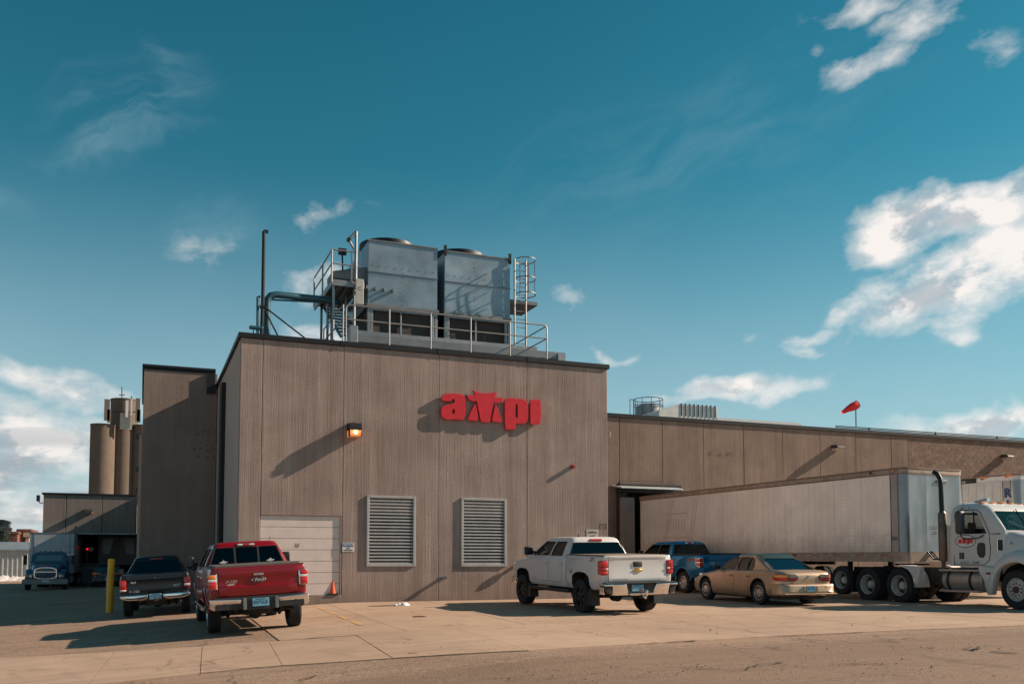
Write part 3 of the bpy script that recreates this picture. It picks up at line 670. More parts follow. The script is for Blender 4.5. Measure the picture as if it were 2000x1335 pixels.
for px_, py_ in ((161, 0), (175, 0)):
    q = PY(px_, 1100, Yd + 8.9); wallbox(dk, 'dock_bumper', (q.x - .12, Yd + 8.6, -.2), (q.x + .12, Yd + 8.92, 2.4), BLK)
for k in range(5):
    q = PY(150 + 25 * k, 1038, Yd); boxo('anchor', f((q.x, Yd - .03, zb + .25)), f((q.x + .05, Yd - .001, zb + .6)), STEEL, dk)
def floodlight(px, py, Y, label, s=1., grp='wall floodlights on the concrete walls'):
    p = PY(px, py, Y); t = thing('flood_light', label, 'wall lamp', (p.x, Y, p.z), grp)
    MB().prism([(0, .16 * s), (-.38 * s, .13 * s), (-.5 * s, .02 * s), (-.5 * s, -.02 * s), (0, -.02 * s)], 'x', -.23 * s, .23 * s).build('housing', mat('lamp_bronze', (.06, .05, .042), .5, .3), t, bevel=.012)
    MB().prism([(-.02 * s, -.13 * s), (-.32 * s, -.13 * s), (-.47 * s, -.021 * s), (-.02 * s, -.021 * s)], 'x', -.2 * s, .2 * s).build('lens', mat('lamp_off', (.50, .44, .38), .3, coat=.4), t, bevel=.01); return t
floodlight(174, 998, Yd, 'grey floodlight with a long shadow on the far left dock wall', 1.1)
t = thing('corner_camera', 'small dark lamp bracket on the left corner of the dock building', 'lamp', PY(81.5, 974, Yd) - Vector((.0, 0, 0)))
MB().box((-.3, -.12, -.15), (-.1, .12, .25)).build('lamp_head', BLK, t, bevel=.02); MB().tube([(-.2, 0, -.1), (-.1, 0, -.25), (.08, 0, -.25)], .03).build('bracket', BLK, t)
# stop lamp and stuff under the canopy
q = PY(170.2, 1071.5, Yd + 1); t = thing('dock_signal', 'red signal lamp lit under the dark dock canopy', 'signal', q)
MB().lathe([(-.0, 0), (-.03, .05), (0, .07), (.06, .07), (.06, 0)], 16, 'y').build('lens', mat('signal_red', (.8, .02, .02), .3, emit=(1, .01, .02), es=.7), t); boxo('housing', (-.12, .06, -.2), (.12, .16, .2), BLK, t)
MB().tube([(0, .11, -.2), (0, .11, -3.4)], .03).build('post', STEEL, t); MB().lathe([(0, 0), (0, .16), (.02, .16), (.02, 0)], 20, 'y', Matrix.Translation((.24, .05, 0))).build('sign_disc', mat('sign_dim', (.3, .3, .28), .6), t)
q = PY(177, 1131, Yd - 2); z0 = gz(q.x, Yd - 2); t = thing('waste_bin', 'dark wheeled bin standing under the canopy beside the box truck', 'bin', (q.x, Yd - 2, z0))
MB().prism([(-.5, .12), (.5, .12), (.56, 1.35), (-.56, 1.35)], 'y', -.45, .45).build('body', PLAS, t, bevel=.03); MB().box((-.6, -.5, 1.36), (.6, .5, 1.45)).build('lid', PLAS, t, bevel=.02)
for s_ in (-1, 1): MB().lathe([(-.04, 0), (-.04, .12), (.04, .12), (.04, 0)], 14, 'x', Matrix.Translation((.42 * s_, .42, .12))).build('wheel', TYRE, t)
def bollard(px, py, hpx, r, label, pxl=None):
    p = G(px, py); t = thing('bollard', label, 'bollard', (p.x, p.y, p.z), 'yellow bollards by the yard')
    d_ = (p - CC).dot(_fw0); hgt = hpx * d_ / 1793
    o = MB().lathe([(0, r), (hgt - r * .45, r), (hgt - r * .2, r * .9), (hgt - .03, r * .55), (hgt, 0)], 24, 'z').build('post', YEL, t)
    return t, hgt
t, hb = bollard(213.5, 1195, 105, .105, 'tall yellow bollard at the edge of the yard by the black pickup'); t.rotation_euler = (0, R(.9), 0)
boxo('tag', (-.125, -.03, hb * .34), (-.108, .03, hb * .68), WHT, t)
bollard(164, 1139, 27, .12, 'small distant yellow bollard beside the waste bin')
# ------------------------------------------------------------------ wing on the right
Yw = 36.9; CW = MATS['conc_wing']
wx0 = PY(1186, 900, Yw).x; zw = PY(1400, 820, Yw).z
wg = thing('warehouse_wing', 'long low brown concrete wing with loading dock stretching off to the right', 'building', (wx0, Yw, 0)); f = loc(wg)
jw = [wx0 - .4] + [PY(x, 880, Yw).x for x in (1210, 1293.6, 1374, 1452.7, 1528.7, 1602, 1671.5, 1741, 1774.5)]
zs = PY(1250, 940, Yw).z; ox0 = PY(1203, 1000, Yw).x; ox1 = ox0 + 3.3; oz = PY(1210, 962, Yw).z
for i, (a, b) in enumerate(zip(jw, jw[1:])):
    if i == 1: wallbox(wg, 'wall_panel', (a + .01, Yw, zs + .012), (b - .01, Yw + .25, zw - .18), CW); wallbox(wg, 'wall_panel', (a + .01, Yw - .02, oz), (b - .01, Yw + .25, zs), CW)
    else:
        if i == 2: wallbox(wg, 'wall_panel', (a + .01, Yw, oz + .0), (b - .01, Yw + .25, zw - .18), CW); continue
        wallbox(wg, 'wall_panel', (a + .01, Yw + (.006 if i % 2 else 0), -1), (b - .01, Yw + .25, zw - .18), CW)
wallbox(wg, 'core', (wx0 - .4, Yw + .27, -1), (wx0 + 62, Yw + 28, zw - .2), DRK, 0); wallbox(wg, 'joint_filler', (wx0 - .38, Yw + .03, zs + .1), (jw[-1], Yw + .245, zw - .22), CW, 0)
wallbox(wg, 'block_wall_backing', (jw[-1] + .01, Yw + .019, -1), (wx0 + 62, Yw + .25, zw - .18), mat('mortar', (.40, .30, .235), .95), 0)
# concrete blocks, each one on its own; courses in running bond
bw, bh = .406, .203; bm_ = []
for k in range(4):
    cbase = [(.20, .125, .092), (.22, .142, .104), (.185, .118, .088), (.24, .158, .12)][k]
    m_ = mat('block_face%d' % k, cbase, .92, var=.22, vscale=6, bump=.5, bscale=55)
    bm_.append(MB().box((0, 0, 0), (bw - .011, .12, bh - .011)).mesh('block', m_, smooth=0, bevel=.004))
zc = zw - .19 - bh; row = 0; cnt = 0
while zc > PY(1800, 938, Yw).z and cnt < 292:
    x = jw[-1] + .015 + (0 if row % 2 else -bw / 2)
    while x < PY(2035, 900, Yw).x and cnt < 292:
        if x < jw[-1]: hb_ = ob('block', random.choice(bm_), wg, f((jw[-1] + .015, Yw + .012, zc))); hb_.scale.x = .48; cnt += 1
        if x >= jw[-1]: ob('block', random.choice(bm_), wg, f((x, Yw + .012 + random.uniform(-.003, .003), zc))); cnt += 1
        x += bw
    zc -= bh; row += 1
mb = MB(); z_ = zc - 0
while z_ > 0:
    x = jw[-1] + .015 + (0 if row % 2 else -bw / 2)
    while x < wx0 + 30:
        if x >= jw[-1]: mb.box(f((x, Yw + .014, z_)), f((x + bw - .011, Yw + .1, z_ + bh - .011)))
        x += bw
    z_ -= bh; row += 1
z_ = zw - .19 - bh; row = 0
while z_ > zc + .1:
    x = jw[-1] + .015 + (0 if row % 2 else -bw / 2)
    while x < PY(2035, 900, Yw).x: x += bw
    while x < wx0 + 40: mb.box(f((x, Yw + .014, z_)), f((x + bw - .011, Yw + .1, z_ + bh - .011))); x += bw
    z_ -= bh; row += 1
tag(mb.build('blockwork', MATS['block_face0'], wg, smooth=0, fixn=False), kind='stuff')
MB().box(f((wx0 - .3, Yw - .07, zw - .18)), f((wx0 + 62, Yw + .3, zw - .075))).build('roof_fascia', BLK, wg, bevel=.01)
MB().box(f((wx0 - .3, Yw - .04, zw - .07)), f((wx0 + 62, Yw + .3, zw))).build('roof_coping', mat('coping_dark', (.014, .016, .02), .45, .3), wg, bevel=.01)
wallbox(wg, 'roof', (wx0, Yw + .3, zw - .3), (wx0 + 62, Yw + 28, zw - .1), MATS['roof_membrane'], 0)
xs_ = PY(1640, 830, Yw).x; pp_ = thing('roof_pipe', 'pair of thin black pipes run along the roof edge of the right wing', 'pipe', (xs_, Yw + .3, zw))
for zz in (.10, .17): MB().tube([(0, 0, zz), (44, 0, zz)], .024, 6).build('pipe', BLK, pp_)
for k in range(9): MB().box((2.2 + 4.6 * k, -.05, -.02), (2.3 + 4.6 * k, .05, .2)).build('pipe_support', STEEL, pp_)
# awning and dock seal
q0_ = PY(1213, 1000, Yw - .5); q1_ = PY(1237.5, 1000, Yw - .5); wallbox(wg, 'dock_shroud', (q0_.x, Yw - .62, .1), (q1_.x, Yw - .36, PY(1225, 971, Yw - .5).z), mat('shroud_grey', (.20, .18, .165), .8), .02)
a0 = PY(1194, 947, Yw).x; a1 = PY(1313, 950, Yw).x; az_ = PY(1250, 949, Yw).z
MB().prism([(0, .02), (-.95, -.14), (-.95, -.19), (0, -.06)], 'x', a0 - f((0, 0, 0))[0] * 0 - wx0, a1 - wx0, Matrix.Translation((0, 0, az_))).build('awning', mat('awning_metal', (.50, .52, .52), .45, .4), wg, bevel=.006)
SEAL = mat('dock_seal', (.022, .024, .024), .8)
mbx = MB(); mbx.box(f((ox0, Yw - .32, .2)), f((ox0 + .42, Yw - .01, oz))).box(f((ox1 - .42, Yw - .32, .2)), f((ox1, Yw - .01, oz))).box(f((ox0, Yw - .36, oz)), f((ox1, Yw - .01, oz + .42))); mbx.build('dock_seal', SEAL, wg, bevel=.03)
text_flat('cast_letters', 'A  w  P I', .34, f((PY(1408, 887, Yw).x, Yw - .001, PY(1408, 887, Yw).z)), (1, 0, 0), (0, 0, 1), GHO, wg, sx=1.25)
floodlight(1630, 875, Yw, 'brown floodlight on the wing wall above the trailer roof', 1.)
floodlight(1960, 893, Yw, 'brown floodlight on the blockwork wall at far right', 1.)
t = thing('hanging_conduit', 'tiny white conduit hook at the inner corner of the wing', 'conduit', PY(1189.5, 848, Yw)); MB().tube([(.02, -.02, .12), (.02, -.12, .05), (.02, -.05, -.12)], .02).build('hook', WHT, t)
# ------------------------------------------------------------------ roof gear on the main building
Yr = 27.35; Yt = 29.5; Yk = Yt + 3.6
def Tp(x, y, Y=Yt): return PY(x, y, Y)
ct = thing('cooling_tower', 'left sheet steel cooling tower with dark intake below on the roof', 'cooling tower', (Tp(718, 600).x, Yt, ZR), 'pair of galvanised cooling towers on the roof')
def tower(root, xa, xb, zt_, zs_, zb_, zl_, shadow=0):
    f = loc(root); zz0 = zl_
    n1 = [(xa, Yt, zs_ + .01), (xb, Yt, zs_ + .01)]
    xm = (xa + xb) / 2
    for a, b in ((xa, xb),):
        for z0, z1 in ((zb_, zs_), (zs_, zt_)):
            # slightly dished sheets
            mb = MB(); n = 6; vs = []; fs = []
            for j in range(n + 1):
                for i in range(n + 1):
                    u, v = i / n, j / n; d = -.018 * math.sin(u * math.pi) * math.sin(v * math.pi) * random.uniform(.6, 1.4) * (1 if (i and j and i < n and j < n) else 0)
                    vs.append(f((a + .012 + (b - a - .024) * u, Yt - d, z0 + .012 + (z1 - z0 - .024) * v)))
            fs = [(j * (n + 1) + i, j * (n + 1) + i + 1, (j + 1) * (n + 1) + i + 1, (j + 1) * (n + 1) + i) for j in range(n) for i in range(n)]
            mb.add(vs, fs); mb.build('sheet_panel', GALVS, root, fixn=False, smooth=60)
    boxo('casing', f((xa, Yt + .03, zb_)), f((xb, Yt + 3.6, zt_ - .02)), GALVS, root, bevel=.01)
    fr = MB(); fr.box(f((xa - .02, Yt - .03, zt_ - .015)), f((xb + .02, Yt + .03, zt_ + .04))).box(f((xa - .03, Yt - .06, zb_ - .10)), f((xb + .03, Yt + 3.62, zb_)))
    fr.box(f((xa - .02, Yt - .022, zs_ - .012)), f((xb + .02, Yt + .03, zs_ + .012))); fr.build('trim', STEEL, root, bevel=.006)
    bt = MB(); n = 22
    for i in range(n):
        x = xa + (xb - xa) * (i + .5) / n
        for z in (zs_ - .04, zb_ + .06): bt.box(f((x - .010, Yt - .028, z - .010)), f((x + .010, Yt - .02, z + .010)))
    for i in range(7):
        for (z0, z1) in ((zb_, zs_), (zs_, zt_)): z = z0 + (z1 - z0) * (i + .5) / 7; bt.box(f((xm - .010, Yt - .012, z - .010)), f((xm + .010, Yt + .0, z + .010)))
    for i in range(9): x = xa + (xb - xa) * (i + .5) / 9; bt.box(f((x - .012, Yt - .012, zs_ + .21)), f((x + .012, Yt + .0, zs_ + .235)))
    tag(bt.build('bolt_heads', STEEL, root, smooth=0), kind='stuff')
    # intake bay
    boxo('intake_mesh', f((xa + .1, Yt + .12, zl_)), f((xb - .1, Yt + 3.4, zb_ - .1)), MESH, root)
    w_ = xb - xa
    for q in (0, .04, .47, .95, 1.0):
        wq = .09 if q not in (.47,) else .05
        x = xa + (w_ - wq) * q; boxo('intake_post', f((x, Yt - .0, zl_)), f((x + wq, Yt + .1, zb_ - .102)), GALV, root, bevel=.006)
    boxo('intake_head', f((xa, Yt - .01, zb_ - .20)), f((xb, Yt + .115, zb_ - .103)), GALV, root)
    # fan stack
    cx, cy = (xa + xb) / 2 - .1, Yt + 1.8; r_ = (xb - xa) * .40
    MB().lathe([(0, r_ * 1.05), (.2, r_ * 1.05), (.50, r_ * 1.02), (.50, r_ * .98), (.0, r_ * .93)], 40, 'z', Matrix.Translation(f((cx, cy, zt_ - .02)))).build('fan_stack', BLK, root)
    for s_ in (-1, 1): pass
zs1 = Tp(718, 529).z; zt1 = Tp(718, 468.5).z; zb1 = Tp(718, 592).z; zl1 = Tp(722, 651).z
tower(ct, Tp(718, 600).x, Tp(854.5, 600).x, zt1, zs1, zb1, zl1)
ct2 = thing('cooling_tower', 'right sheet steel cooling tower beside the caged ladder on the roof', 'cooling tower', (Tp(868, 600).x, Yt, ZR), 'pair of galvanised cooling towers on the roof')
tower(ct2, Tp(868, 600).x, Tp(996.5, 600).x, zt1 - .04, zs1 - .03, zb1, zl1)
for px_ in (869, 995):
    q = Tp(px_, 490); fz = loc(ct2)((q.x, Yt - .04, zt1 - .2)); MB().box((fz[0] - .05, fz[1] - .02, fz[2]), (fz[0] + .05, fz[1] + .02, fz[2] + .36)).build('lifting_lug', BLK, ct2)
fr_ = thing('tower_frame', 'grey steel beams carrying the cooling towers on the roof', 'steel frame', (Tp(718, 650).x, Yt, ZR))
f = loc(fr_)
xa_, xe_ = Tp(672, 650).x, Tp(1083, 690).x; zu = zl1 - .0
MB().box(f((xa_ + .2, Yt - .3, zu - .22)), f((xe_ - .8, Yt - .2, zu))).build('beam', GALV, fr_, bevel=.008); MB().box(f((xa_ + .2, Yt - .34, zu - .25)), f((xe_ - .8, Yt - .16, zu - .222))).build('flange', GALV, fr_)
MB().box(f((xa_ + .1, Yt - .9, zu - .52)), f((xe_, Yt - .8, zu - .27))).build('beam', STEEL, fr_, bevel=.008)
MB().box(f((xa_, Yt - .95, ZR - .2)), f((xa_ + .25, Yt - .5, zu - .02))).build('stub_post', GALV, fr_, bevel=.01); MB().box(f((xe_ - .3, Yt - .95, ZR - .2)), f((xe_, Yt + 3.2, zu - .32))).build('end_beam', GALV, fr_, bevel=.01)
for x in (xa_ + .5, xa_ + 3, xa_ + 5.2): boxo('leg', f((x, Yt + .2, ZR - .2)), f((x + .2, Yt + .4, zu)), STEEL, fr_)
for x in (xa_ + .5, xa_ + 3, xa_ + 5.2): boxo('cross_beam', f((x, Yt - .2, zu - .2)), f((x + .2, Yt + 3.5, zu - .01)), STEEL, fr_)
# guard rail along the roof edge
def rl(p, q=None): return p
gr = thing('guard_rail', 'long pale tubular guard rail along the roof edge before the towers', 'railing', (PY(678, 640, Yr).x, Yr, ZR)); f = loc(gr)
def E(x, y, Y=Yr): return f(PY(x, y, Y))
zrt = PY(700, 597, Yr).z; zrm = PY(700, 625, Yr).z; xa = PY(676, 620, Yr).x; xe = PY(1068, 640, Yr).x; r_ = .024
mb = MB(); mb.tube([f((xa, Yr, ZR - .1)), f((xa, Yr, zrt - .10)), f((xa + .03, Yr, zrt - .03)), f((xa + .10, Yr, zrt)), f((xe - .10, Yr, zrt)), f((xe - .03, Yr, zrt - .03)), f((xe, Yr, zrt - .10)), f((xe, Yr, ZR - .1))], r_, 8); mb.build('top_rail', RAIL, gr)
MB().tube([f((xa, Yr, zrm)), f((xe, Yr, zrm))], r_ * .9, 8).build('mid_rail', RAIL, gr)
for px_ in (760.5, 841.5, 919.5, 996): x = PY(px_, 650, Yr).x; MB().tube([f((x, Yr, zrt)), f((x, Yr, ZR - .03))], r_, 8).build('rail_post', RAIL, gr)
mb = MB()
for zz in (zrt - .02, zrm): mb.tube([f((xe, Yr, zz)), f((xe, Yr + 3.4, zz))], r_ * .9, 8)
mb.tube([f((xe, Yr + 3.4, zrt)), f((xe, Yr + 3.4, ZR - .2))], r_, 8); mb.build('return_rail', RAIL, gr)
x2 = xa - .09; mb = MB()
for zz in (zrt - .02, zrm): mb.tube([f((x2, Yr, zz)), f((x2, Yr + 3.2, zz))], r_ * .9, 8)
mb.tube([f((x2, Yr, zrt - .01)), f((x2, Yr, ZR - .1))], r_, 8); mb.tube([f((x2, Yr + 3.2, zrt)), f((x2, Yr + 3.2, ZR - .2))], r_, 8); mb.build('return_rail', RAIL, gr)
# service platform on the left
Yp = 29.3; Yq = 32.6
pf = thing('service_platform', 'raised grated platform with rails and pump left of the towers', 'platform', (PY(660, 560, Yp).x, Yp, ZR)); f = loc(pf)
xr = PY(706, 553, Yp).x; xl = PY(648, 545, Yp).x; zp = PY(690, 549, Yp).z
# its left edge recedes along y
MB().box(f((xl, Yp, zp - .20)), f((xr + .1, Yp + .06, zp))).build('edge_beam', GALV, pf, bevel=.006); MB().box(f((xl, Yp + .06, zp - .2)), f((xl + .06, Yq, zp))).build('edge_beam', GALV, pf, bevel=.006)
MB().box(f((xl + .07, Yp + .07, zp - .05)), f((xr + .1, Yq, zp - .01))).build('deck', STEEL, pf)
for k in range(7): x = xl + .25 + k * .3; MB().box(f((x, Yp + .07, zp - .17)), f((x + .05, Yq, zp - .06))).build('joist', GALV, pf)
for px_, Y in ((651, Yp + .1), (692, Yp + .2), (640, Yp + 1.4), (676, Yp + 1.2), (648, Yq - .1), (628, Yq - .2)):
    x = PY(px_, 600, Y).x; x = max(xl + .05, x); MB().tube([f((x, Y, ZR - .2)), f((x, Y, zp - .05))], .045, 8).build('leg', GALV, pf)
pr_ = MB(); zr1 = PY(650, 487, Yp).z; zr2 = PY(650, 514, Yp).z; xe2 = PY(705, 490, Yp).x
for zz in (zr1, zr2):
    pr_.tube([f((xe2, Yp, zz)), f((xl, Yp, zz))], .025, 8); pr_.tube([f((xl, Yp, zz)), f((xl, Yq, zz))], .025, 8)
for (x, y) in ((xl, Yp), (xl, (Yp + Yq) / 2), (xl, Yq), (xe2 - .3, Yp)): pr_.tube([f((x, y, zp - .1)), f((x, y, zr1))], .028, 8)
pr_.build('railing', RAIL, pf)
# fan motor housing and its gooseneck light
xm = PY(680, 530, Yp + .6).x; mz = zp
mt = MB().prism([(xm - .55 - pf.location.x, mz + .20 - ZR), (xm + .75 - pf.location.x, mz + .16 - ZR), (xm + .75 - pf.location.x, mz + .72 - ZR), (xm + .1 - pf.location.x, mz + .58 - ZR), (xm - .55 - pf.location.x, mz + .42 - ZR)], 'y', .5, 1.4).build('motor_cowl', STEEL, pf, bevel=.02)
MB().tube([f((xm - .1, Yp + .9, mz)), f((xm - .1, Yp + .9, mz + .4))], .08, 10).build('motor_stand', PLAS, pf); MB().tube([f((xm + .2, Yp + .9, mz)), f((xm + .2, Yp + .9, mz + .4))], .18, 10).build('motor', DRK, pf)
q = PY(668.5, 492, Yp + .4); MB().box((-.13, -.06, -.09), (.13, .06, .11), Matrix.Translation(f(q))).build('floodlight', BLK, pf); MB().tube([f((q.x, q.y, q.z - .08)), f((q.x + .02, q.y, q.z - .6))], .028, 8).build('light_stem', BLK, pf)
q = PY(704, 570, Yp - .1); MB().box((-.16, -.04, -.42), (.10, .06, .42), Matrix.Translation(f(q))).build('control_box', mat('box_cream', (.46, .44, .40), .5), pf, bevel=.01); text_flat('mark', 'C', .18, f((q.x - .03, q.y - .041, q.z + .1)), (1, 0, 0), (0, 0, 1), INK, pf)
# davit arm
q0 = PY(695, 545, Yp); q1 = PY(696, 452, Yp); q2 = PY(681, 468, Yp); q3 = PY(692, 487, Yp)
dv_ = thing('hoist_davit', 'grey hoist post with triangular arm standing left of the towers', 'hoist', (q0.x, Yp, zp)); f = loc(dv_)
MB().tube([f(q0), f(q1)], .05, 8).build('post', GALV, dv_); MB().tube([f(q1), f(q2)], .045, 8).tube([f(q2), f(q3)], .04, 8).build('arm', GALV, dv_); MB().tube([f(q2 + Vector((0, -.05, 0))), f(q2 + Vector((0, .05, 0)))], .07, 12).build('sheave', BLK, dv_)
# diagonal stair run seen below the platform
st = thing('roof_stair', 'steep steel stair rising to the platform beside the left tower', 'stairs', (PY(672, 640, Yp + .5).x, Yp, ZR)); f = loc(st)
s0 = PY(650, 660, Yp + 2.8); s1 = PY(712, 560, Yp + .1)
for dy in (0, .7):
    MB().tube([f((s1.x - .1, Yp + .15, zl1 - .2)), f((s1.x - .1, Yp + 3.2 , zp - .1))], .06, 4).build('stringer', GALV, st) if dy == 0 else MB().tube([f((s1.x - .75, Yp + .15, zl1 - .2)), f((s1.x - .75, Yp + 3.2, zp - .1))], .06, 4).build('stringer', GALV, st)
for k in range(9):
    t_ = (k + .5) / 9; z = zl1 - .2 + (zp - .1 - zl1 + .2) * t_; y = Yp + .15 + 3.05 * t_; MB().box(f((s1.x - .72, y - .1, z - .015)), f((s1.x - .12, y + .1, z + .015))).build('tread', STEEL, st)
# caged ladder on the right
Yl = Yt - .1; ld = thing('caged_ladder', 'steel ladder with hooped safety cage right of the towers', 'ladder', (PY(1016, 690, Yl).x, Yl, ZR)); f = loc(ld)
lx0 = PY(1005, 640, Yl).x; lx1 = PY(1027, 640, Yl).x; lzt = PY(1010, 506, Yl).z; lzb = ZR - .1
for x in (lx0, lx1): MB().tube([f((x, Yl, lzb)), f((x, Yl, lzt))], .035, 8).build('rail', RAIL, ld)
z = lzb + .2
while z < lzt - .1: MB().tube([f((lx0, Yl, z)), f((lx1, Yl, z))], .014, 6).build('rung', RAIL, ld); z += .29
hoops = []
cxh = (lx0 + lx1) / 2 + .18; 
for zz in (PY(1020, 508, Yl).z, PY(1020, 545, Yl).z, PY(1020, 575, Yl).z):
    pts = [f((cxh + .38 * math.cos(a), Yl + .0 + .42 * math.sin(a), zz)) for a in [R(-170 + i * 340 / 16) for i in range(17)]]
    MB().tube(pts, .022, 6).build('cage_hoop', GALV, ld)
zz0, zz1 = PY(1020, 577, Yl).z, PY(1020, 506, Yl).z
for i in range(7):
    a = R(-140 + i * 280 / 6); MB().tube([f((cxh + .38 * math.cos(a), Yl + .42 * math.sin(a), zz0)), f((cxh + .38 * math.cos(a), Yl + .42 * math.sin(a), zz1))], .014, 6).build('cage_bar', GALV, ld)
zl2 = PY(1020, 585, Yl).z; MB().box(f((lx0 - .15, Yl + .1, zl2 - .12)), f((lx1 + .5, Yl + 1.6, zl2))).build('landing', STEEL, ld); 
# vent stack with stays and teal refrigerant pipe
Yv = 29.2; sp = thing('vent_stack', 'tall thin black stack braced by two stays at the roof corner', 'pipe', (PY(512.5, 600, Yv).x, Yv, ZR)); f = loc(sp)
MB().tube([f(PY(510, 665, Yv)), f(PY(513, 600, Yv)), f(PY(515.5, 452, Yv))], .055, 12).build('stack', BLK, sp); MB().box((-.02, -.04, -.04), (.12, .04, .05), Matrix.Translation(f(PY(516, 452, Yv)))).build('cap', BLK, sp)
for a_, b_ in (((514, 597), (606, 668)), ((516, 603), (546, 662))): MB().tube([f(PY(*a_, Yv)), f(PY(*b_, Yv))], .026, 6).build('stay', BLK, sp)
MB().box((-.08, -.07, -.04), (.08, .07, .04), Matrix.Translation(f(PY(512.5, 599, Yv)))).build('clamp', BLK, sp)
tp = thing('teal_pipe', 'thick teal pipe bending from the roof towards the platform', 'pipe', (PY(523, 640, Yv).x, Yv, ZR)); f = loc(tp)
zE = PY(560, 577, Yv + .2)
MB().tube([f(PY(521, 670, Yv + .2)), f(PY(522, 592, Yv + .2)), f(PY(523.5, 583, Yv + .2)), f(PY(529, 577, Yv + .2)), f(PY(540, 575, Yv + .2)), f(PY(625, 584, Yv + .5)), f(PY(660, 589, Yv + 1))], .11, 16).build('main_pipe', TEALP, tp)
MB().tube([f(PY(530, 585, Yv + .2)), f(PY(625, 590, Yv + .5))], .03, 8).build('thin_pipe', TEALP, tp)
MB().tube([f(PY(503, 668, Yv)), f(PY(503.5, 580, Yv)), f(PY(508, 579, Yv))], .045, 8).build('riser', TEALP, tp)
MB().box((-.22, -.08, -.05), (.2, .08, .05), Matrix.Translation(f(PY(501, 640, Yv)))).build('valve', TEALP, tp, bevel=.02)
MB().tube([f(PY(495, 641, Yv)), f(PY(495, 650, Yv)), f(PY(500, 658, Yv))], .015, 6).build('hose', BLK, tp)
# ------------------------------------------------------------------ wing roof items
Y2 = 43.; tk = thing('rooftop_tank', 'round grey rooftop tank ringed by a thin railing', 'tank', (PY(1266, 800, Y2).x, Y2, zw)); f = loc(tk)
tr_ = abs(PY(1287, 795, Y2).x - PY(1244, 795, Y2).x) / 2; zt_ = PY(1266, 794, Y2).z
MB().lathe([(-1, tr_), (zt_ - zw, tr_), (zt_ - zw + .12, tr_ * .6), (zt_ - zw + .18, 0)], 28, 'z').build('shell', GALV, tk)
mb = MB(); zt3 = PY(1266, 780, Y2).z - zw
for zz in (zt3, zt3 - .35): mb.tube([(tr_ * 1.15 * math.cos(i * math.pi / 12), tr_ * 1.15 * math.sin(i * math.pi / 12), zz) for i in range(25)], .02, 6)
for i in range(10): a = i * math.pi / 5; mb.tube([(tr_ * 1.15 * math.cos(a), tr_ * 1.15 * math.sin(a), -.5), (tr_ * 1.15 * math.cos(a), tr_ * 1.15 * math.sin(a), zt3)], .018, 6)
x_ = -tr_ * 1.15 - .2
for dx_ in (-.25, 0): mb.tube([(x_ + dx_, -.2, -.5), (x_ + dx_, -.2, zt3 - .1)], .02, 6)
mb.tube([(x_ - .25, -.2, zt3 - .1), (x_, -.2, zt3 - .1)], .02, 6); mb.build('railing', BLK, tk)
hv = thing('roof_hood', 'long slanted metal air hood with dark ribs on the wing roof', 'vent', (PY(1340, 812, Y2 - 3).x, Y2 - 3, zw)); f = loc(hv); Yh = Y2 - 3
A_ = [f(PY(x, y, Yh)) for x, y in ((1330, 789), (1402, 793), (1402, 811), (1340, 812))]
def back(p, d=2.6, drop=0, sx=0): return (p[0] + sx, p[1] + d, p[2] - drop)
l0 = f(PY(1286, 808, Yh + .2)); zA = A_[0][2]; zB = f(PY(1330, 812, Yh))[2]
mb = MB(); xL_, xM_, xR_ = f(PY(1287, 800, Yh))[0], f(PY(1330, 800, Yh))[0], f(PY(1402, 800, Yh))[0]
mb.prism([(xL_, zB - .3), (xR_ - .15, zB - .3), (xR_ - .12, zB + .05), (xR_, zB + .12), (xR_, zA - .1), (xR_ - .1, zA), (xM_ - .1, zA), (xL_, zB + .22)], 'y', 0, 2.4).build('hood', mat('hood_metal', (.60, .58, .55), .5, .2), hv, bevel=.01)
for k in range(9): x = xM_ + (xR_ - xM_) * (k + .1) / 8.8; MB().prism([(-.03, zB + .02), (.02, zB + .02), (.02, zA + .02), (2.42, zA + .02), (2.42, zA + .045), (-.03, zA + .045)], 'x', x, x + .035).build('rib', BLK, hv)
ws = thing('windsock', 'bright red windsock hanging left from a short black roof pole', 'windsock', (PY(1672, 832, Yw + .8).x, Yw + .8, zw)); f = loc(ws)
q0 = PY(1671.5, 797, Yw + .8); MB().tube([f(PY(1672, 834, Yw + .8)), f(q0)], .028, 8).build('pole', BLK, ws)
qa, qb = PY(1672, 790.5, Yw + .8), PY(1644, 803, Yw + .9); ax = (qb - qa); L_ = ax.length; mb = MB(); pts = []
e3 = ax.normalized(); e1 = Vector((0, 1, 0)); e2 = e3.cross(e1)
rings = []
for k, (t_, r_, sag) in enumerate([(-.06, .20, 0), (.08, .225, .0), (.32, .20, .01), (.58, .155, .03), (.83, .11, .05), (1, .07, .05)]):
    c = qa + ax * t_ - Vector((0, 0, sag)); rings.append([f(c + e1 * math.cos(a) * r_ * (1 + .08 * math.sin(5 * a + k)) + e2 * math.sin(a) * r_ * (1 + .08 * math.sin(3 * a + 2 * k))) for a in [i * math.pi / 8 for i in range(16)]])
mb.loft(rings, cap=False); mb.build('sock', mat('sock_red', (1, .03, .04), .7, emit=None), ws, smooth=60)
mb = MB(); mb.tube(rings[0] + [rings[0][0]], .014, 6); mb.tube([rings[0][0], rings[0][8]], .01, 6); mb.build('hoop', BLK, ws)
sk = thing('roof_curb', 'long low white curb on the far part of the wing roof', 'roof curb', (PY(1400, 820, 52).x, 52, zw)); boxo('curb', (0, 0, -.1), (PY(1565, 820, 52).x - PY(1400, 820, 52).x, 1, PY(1450, 818, 52).z - zw), WHT, sk)
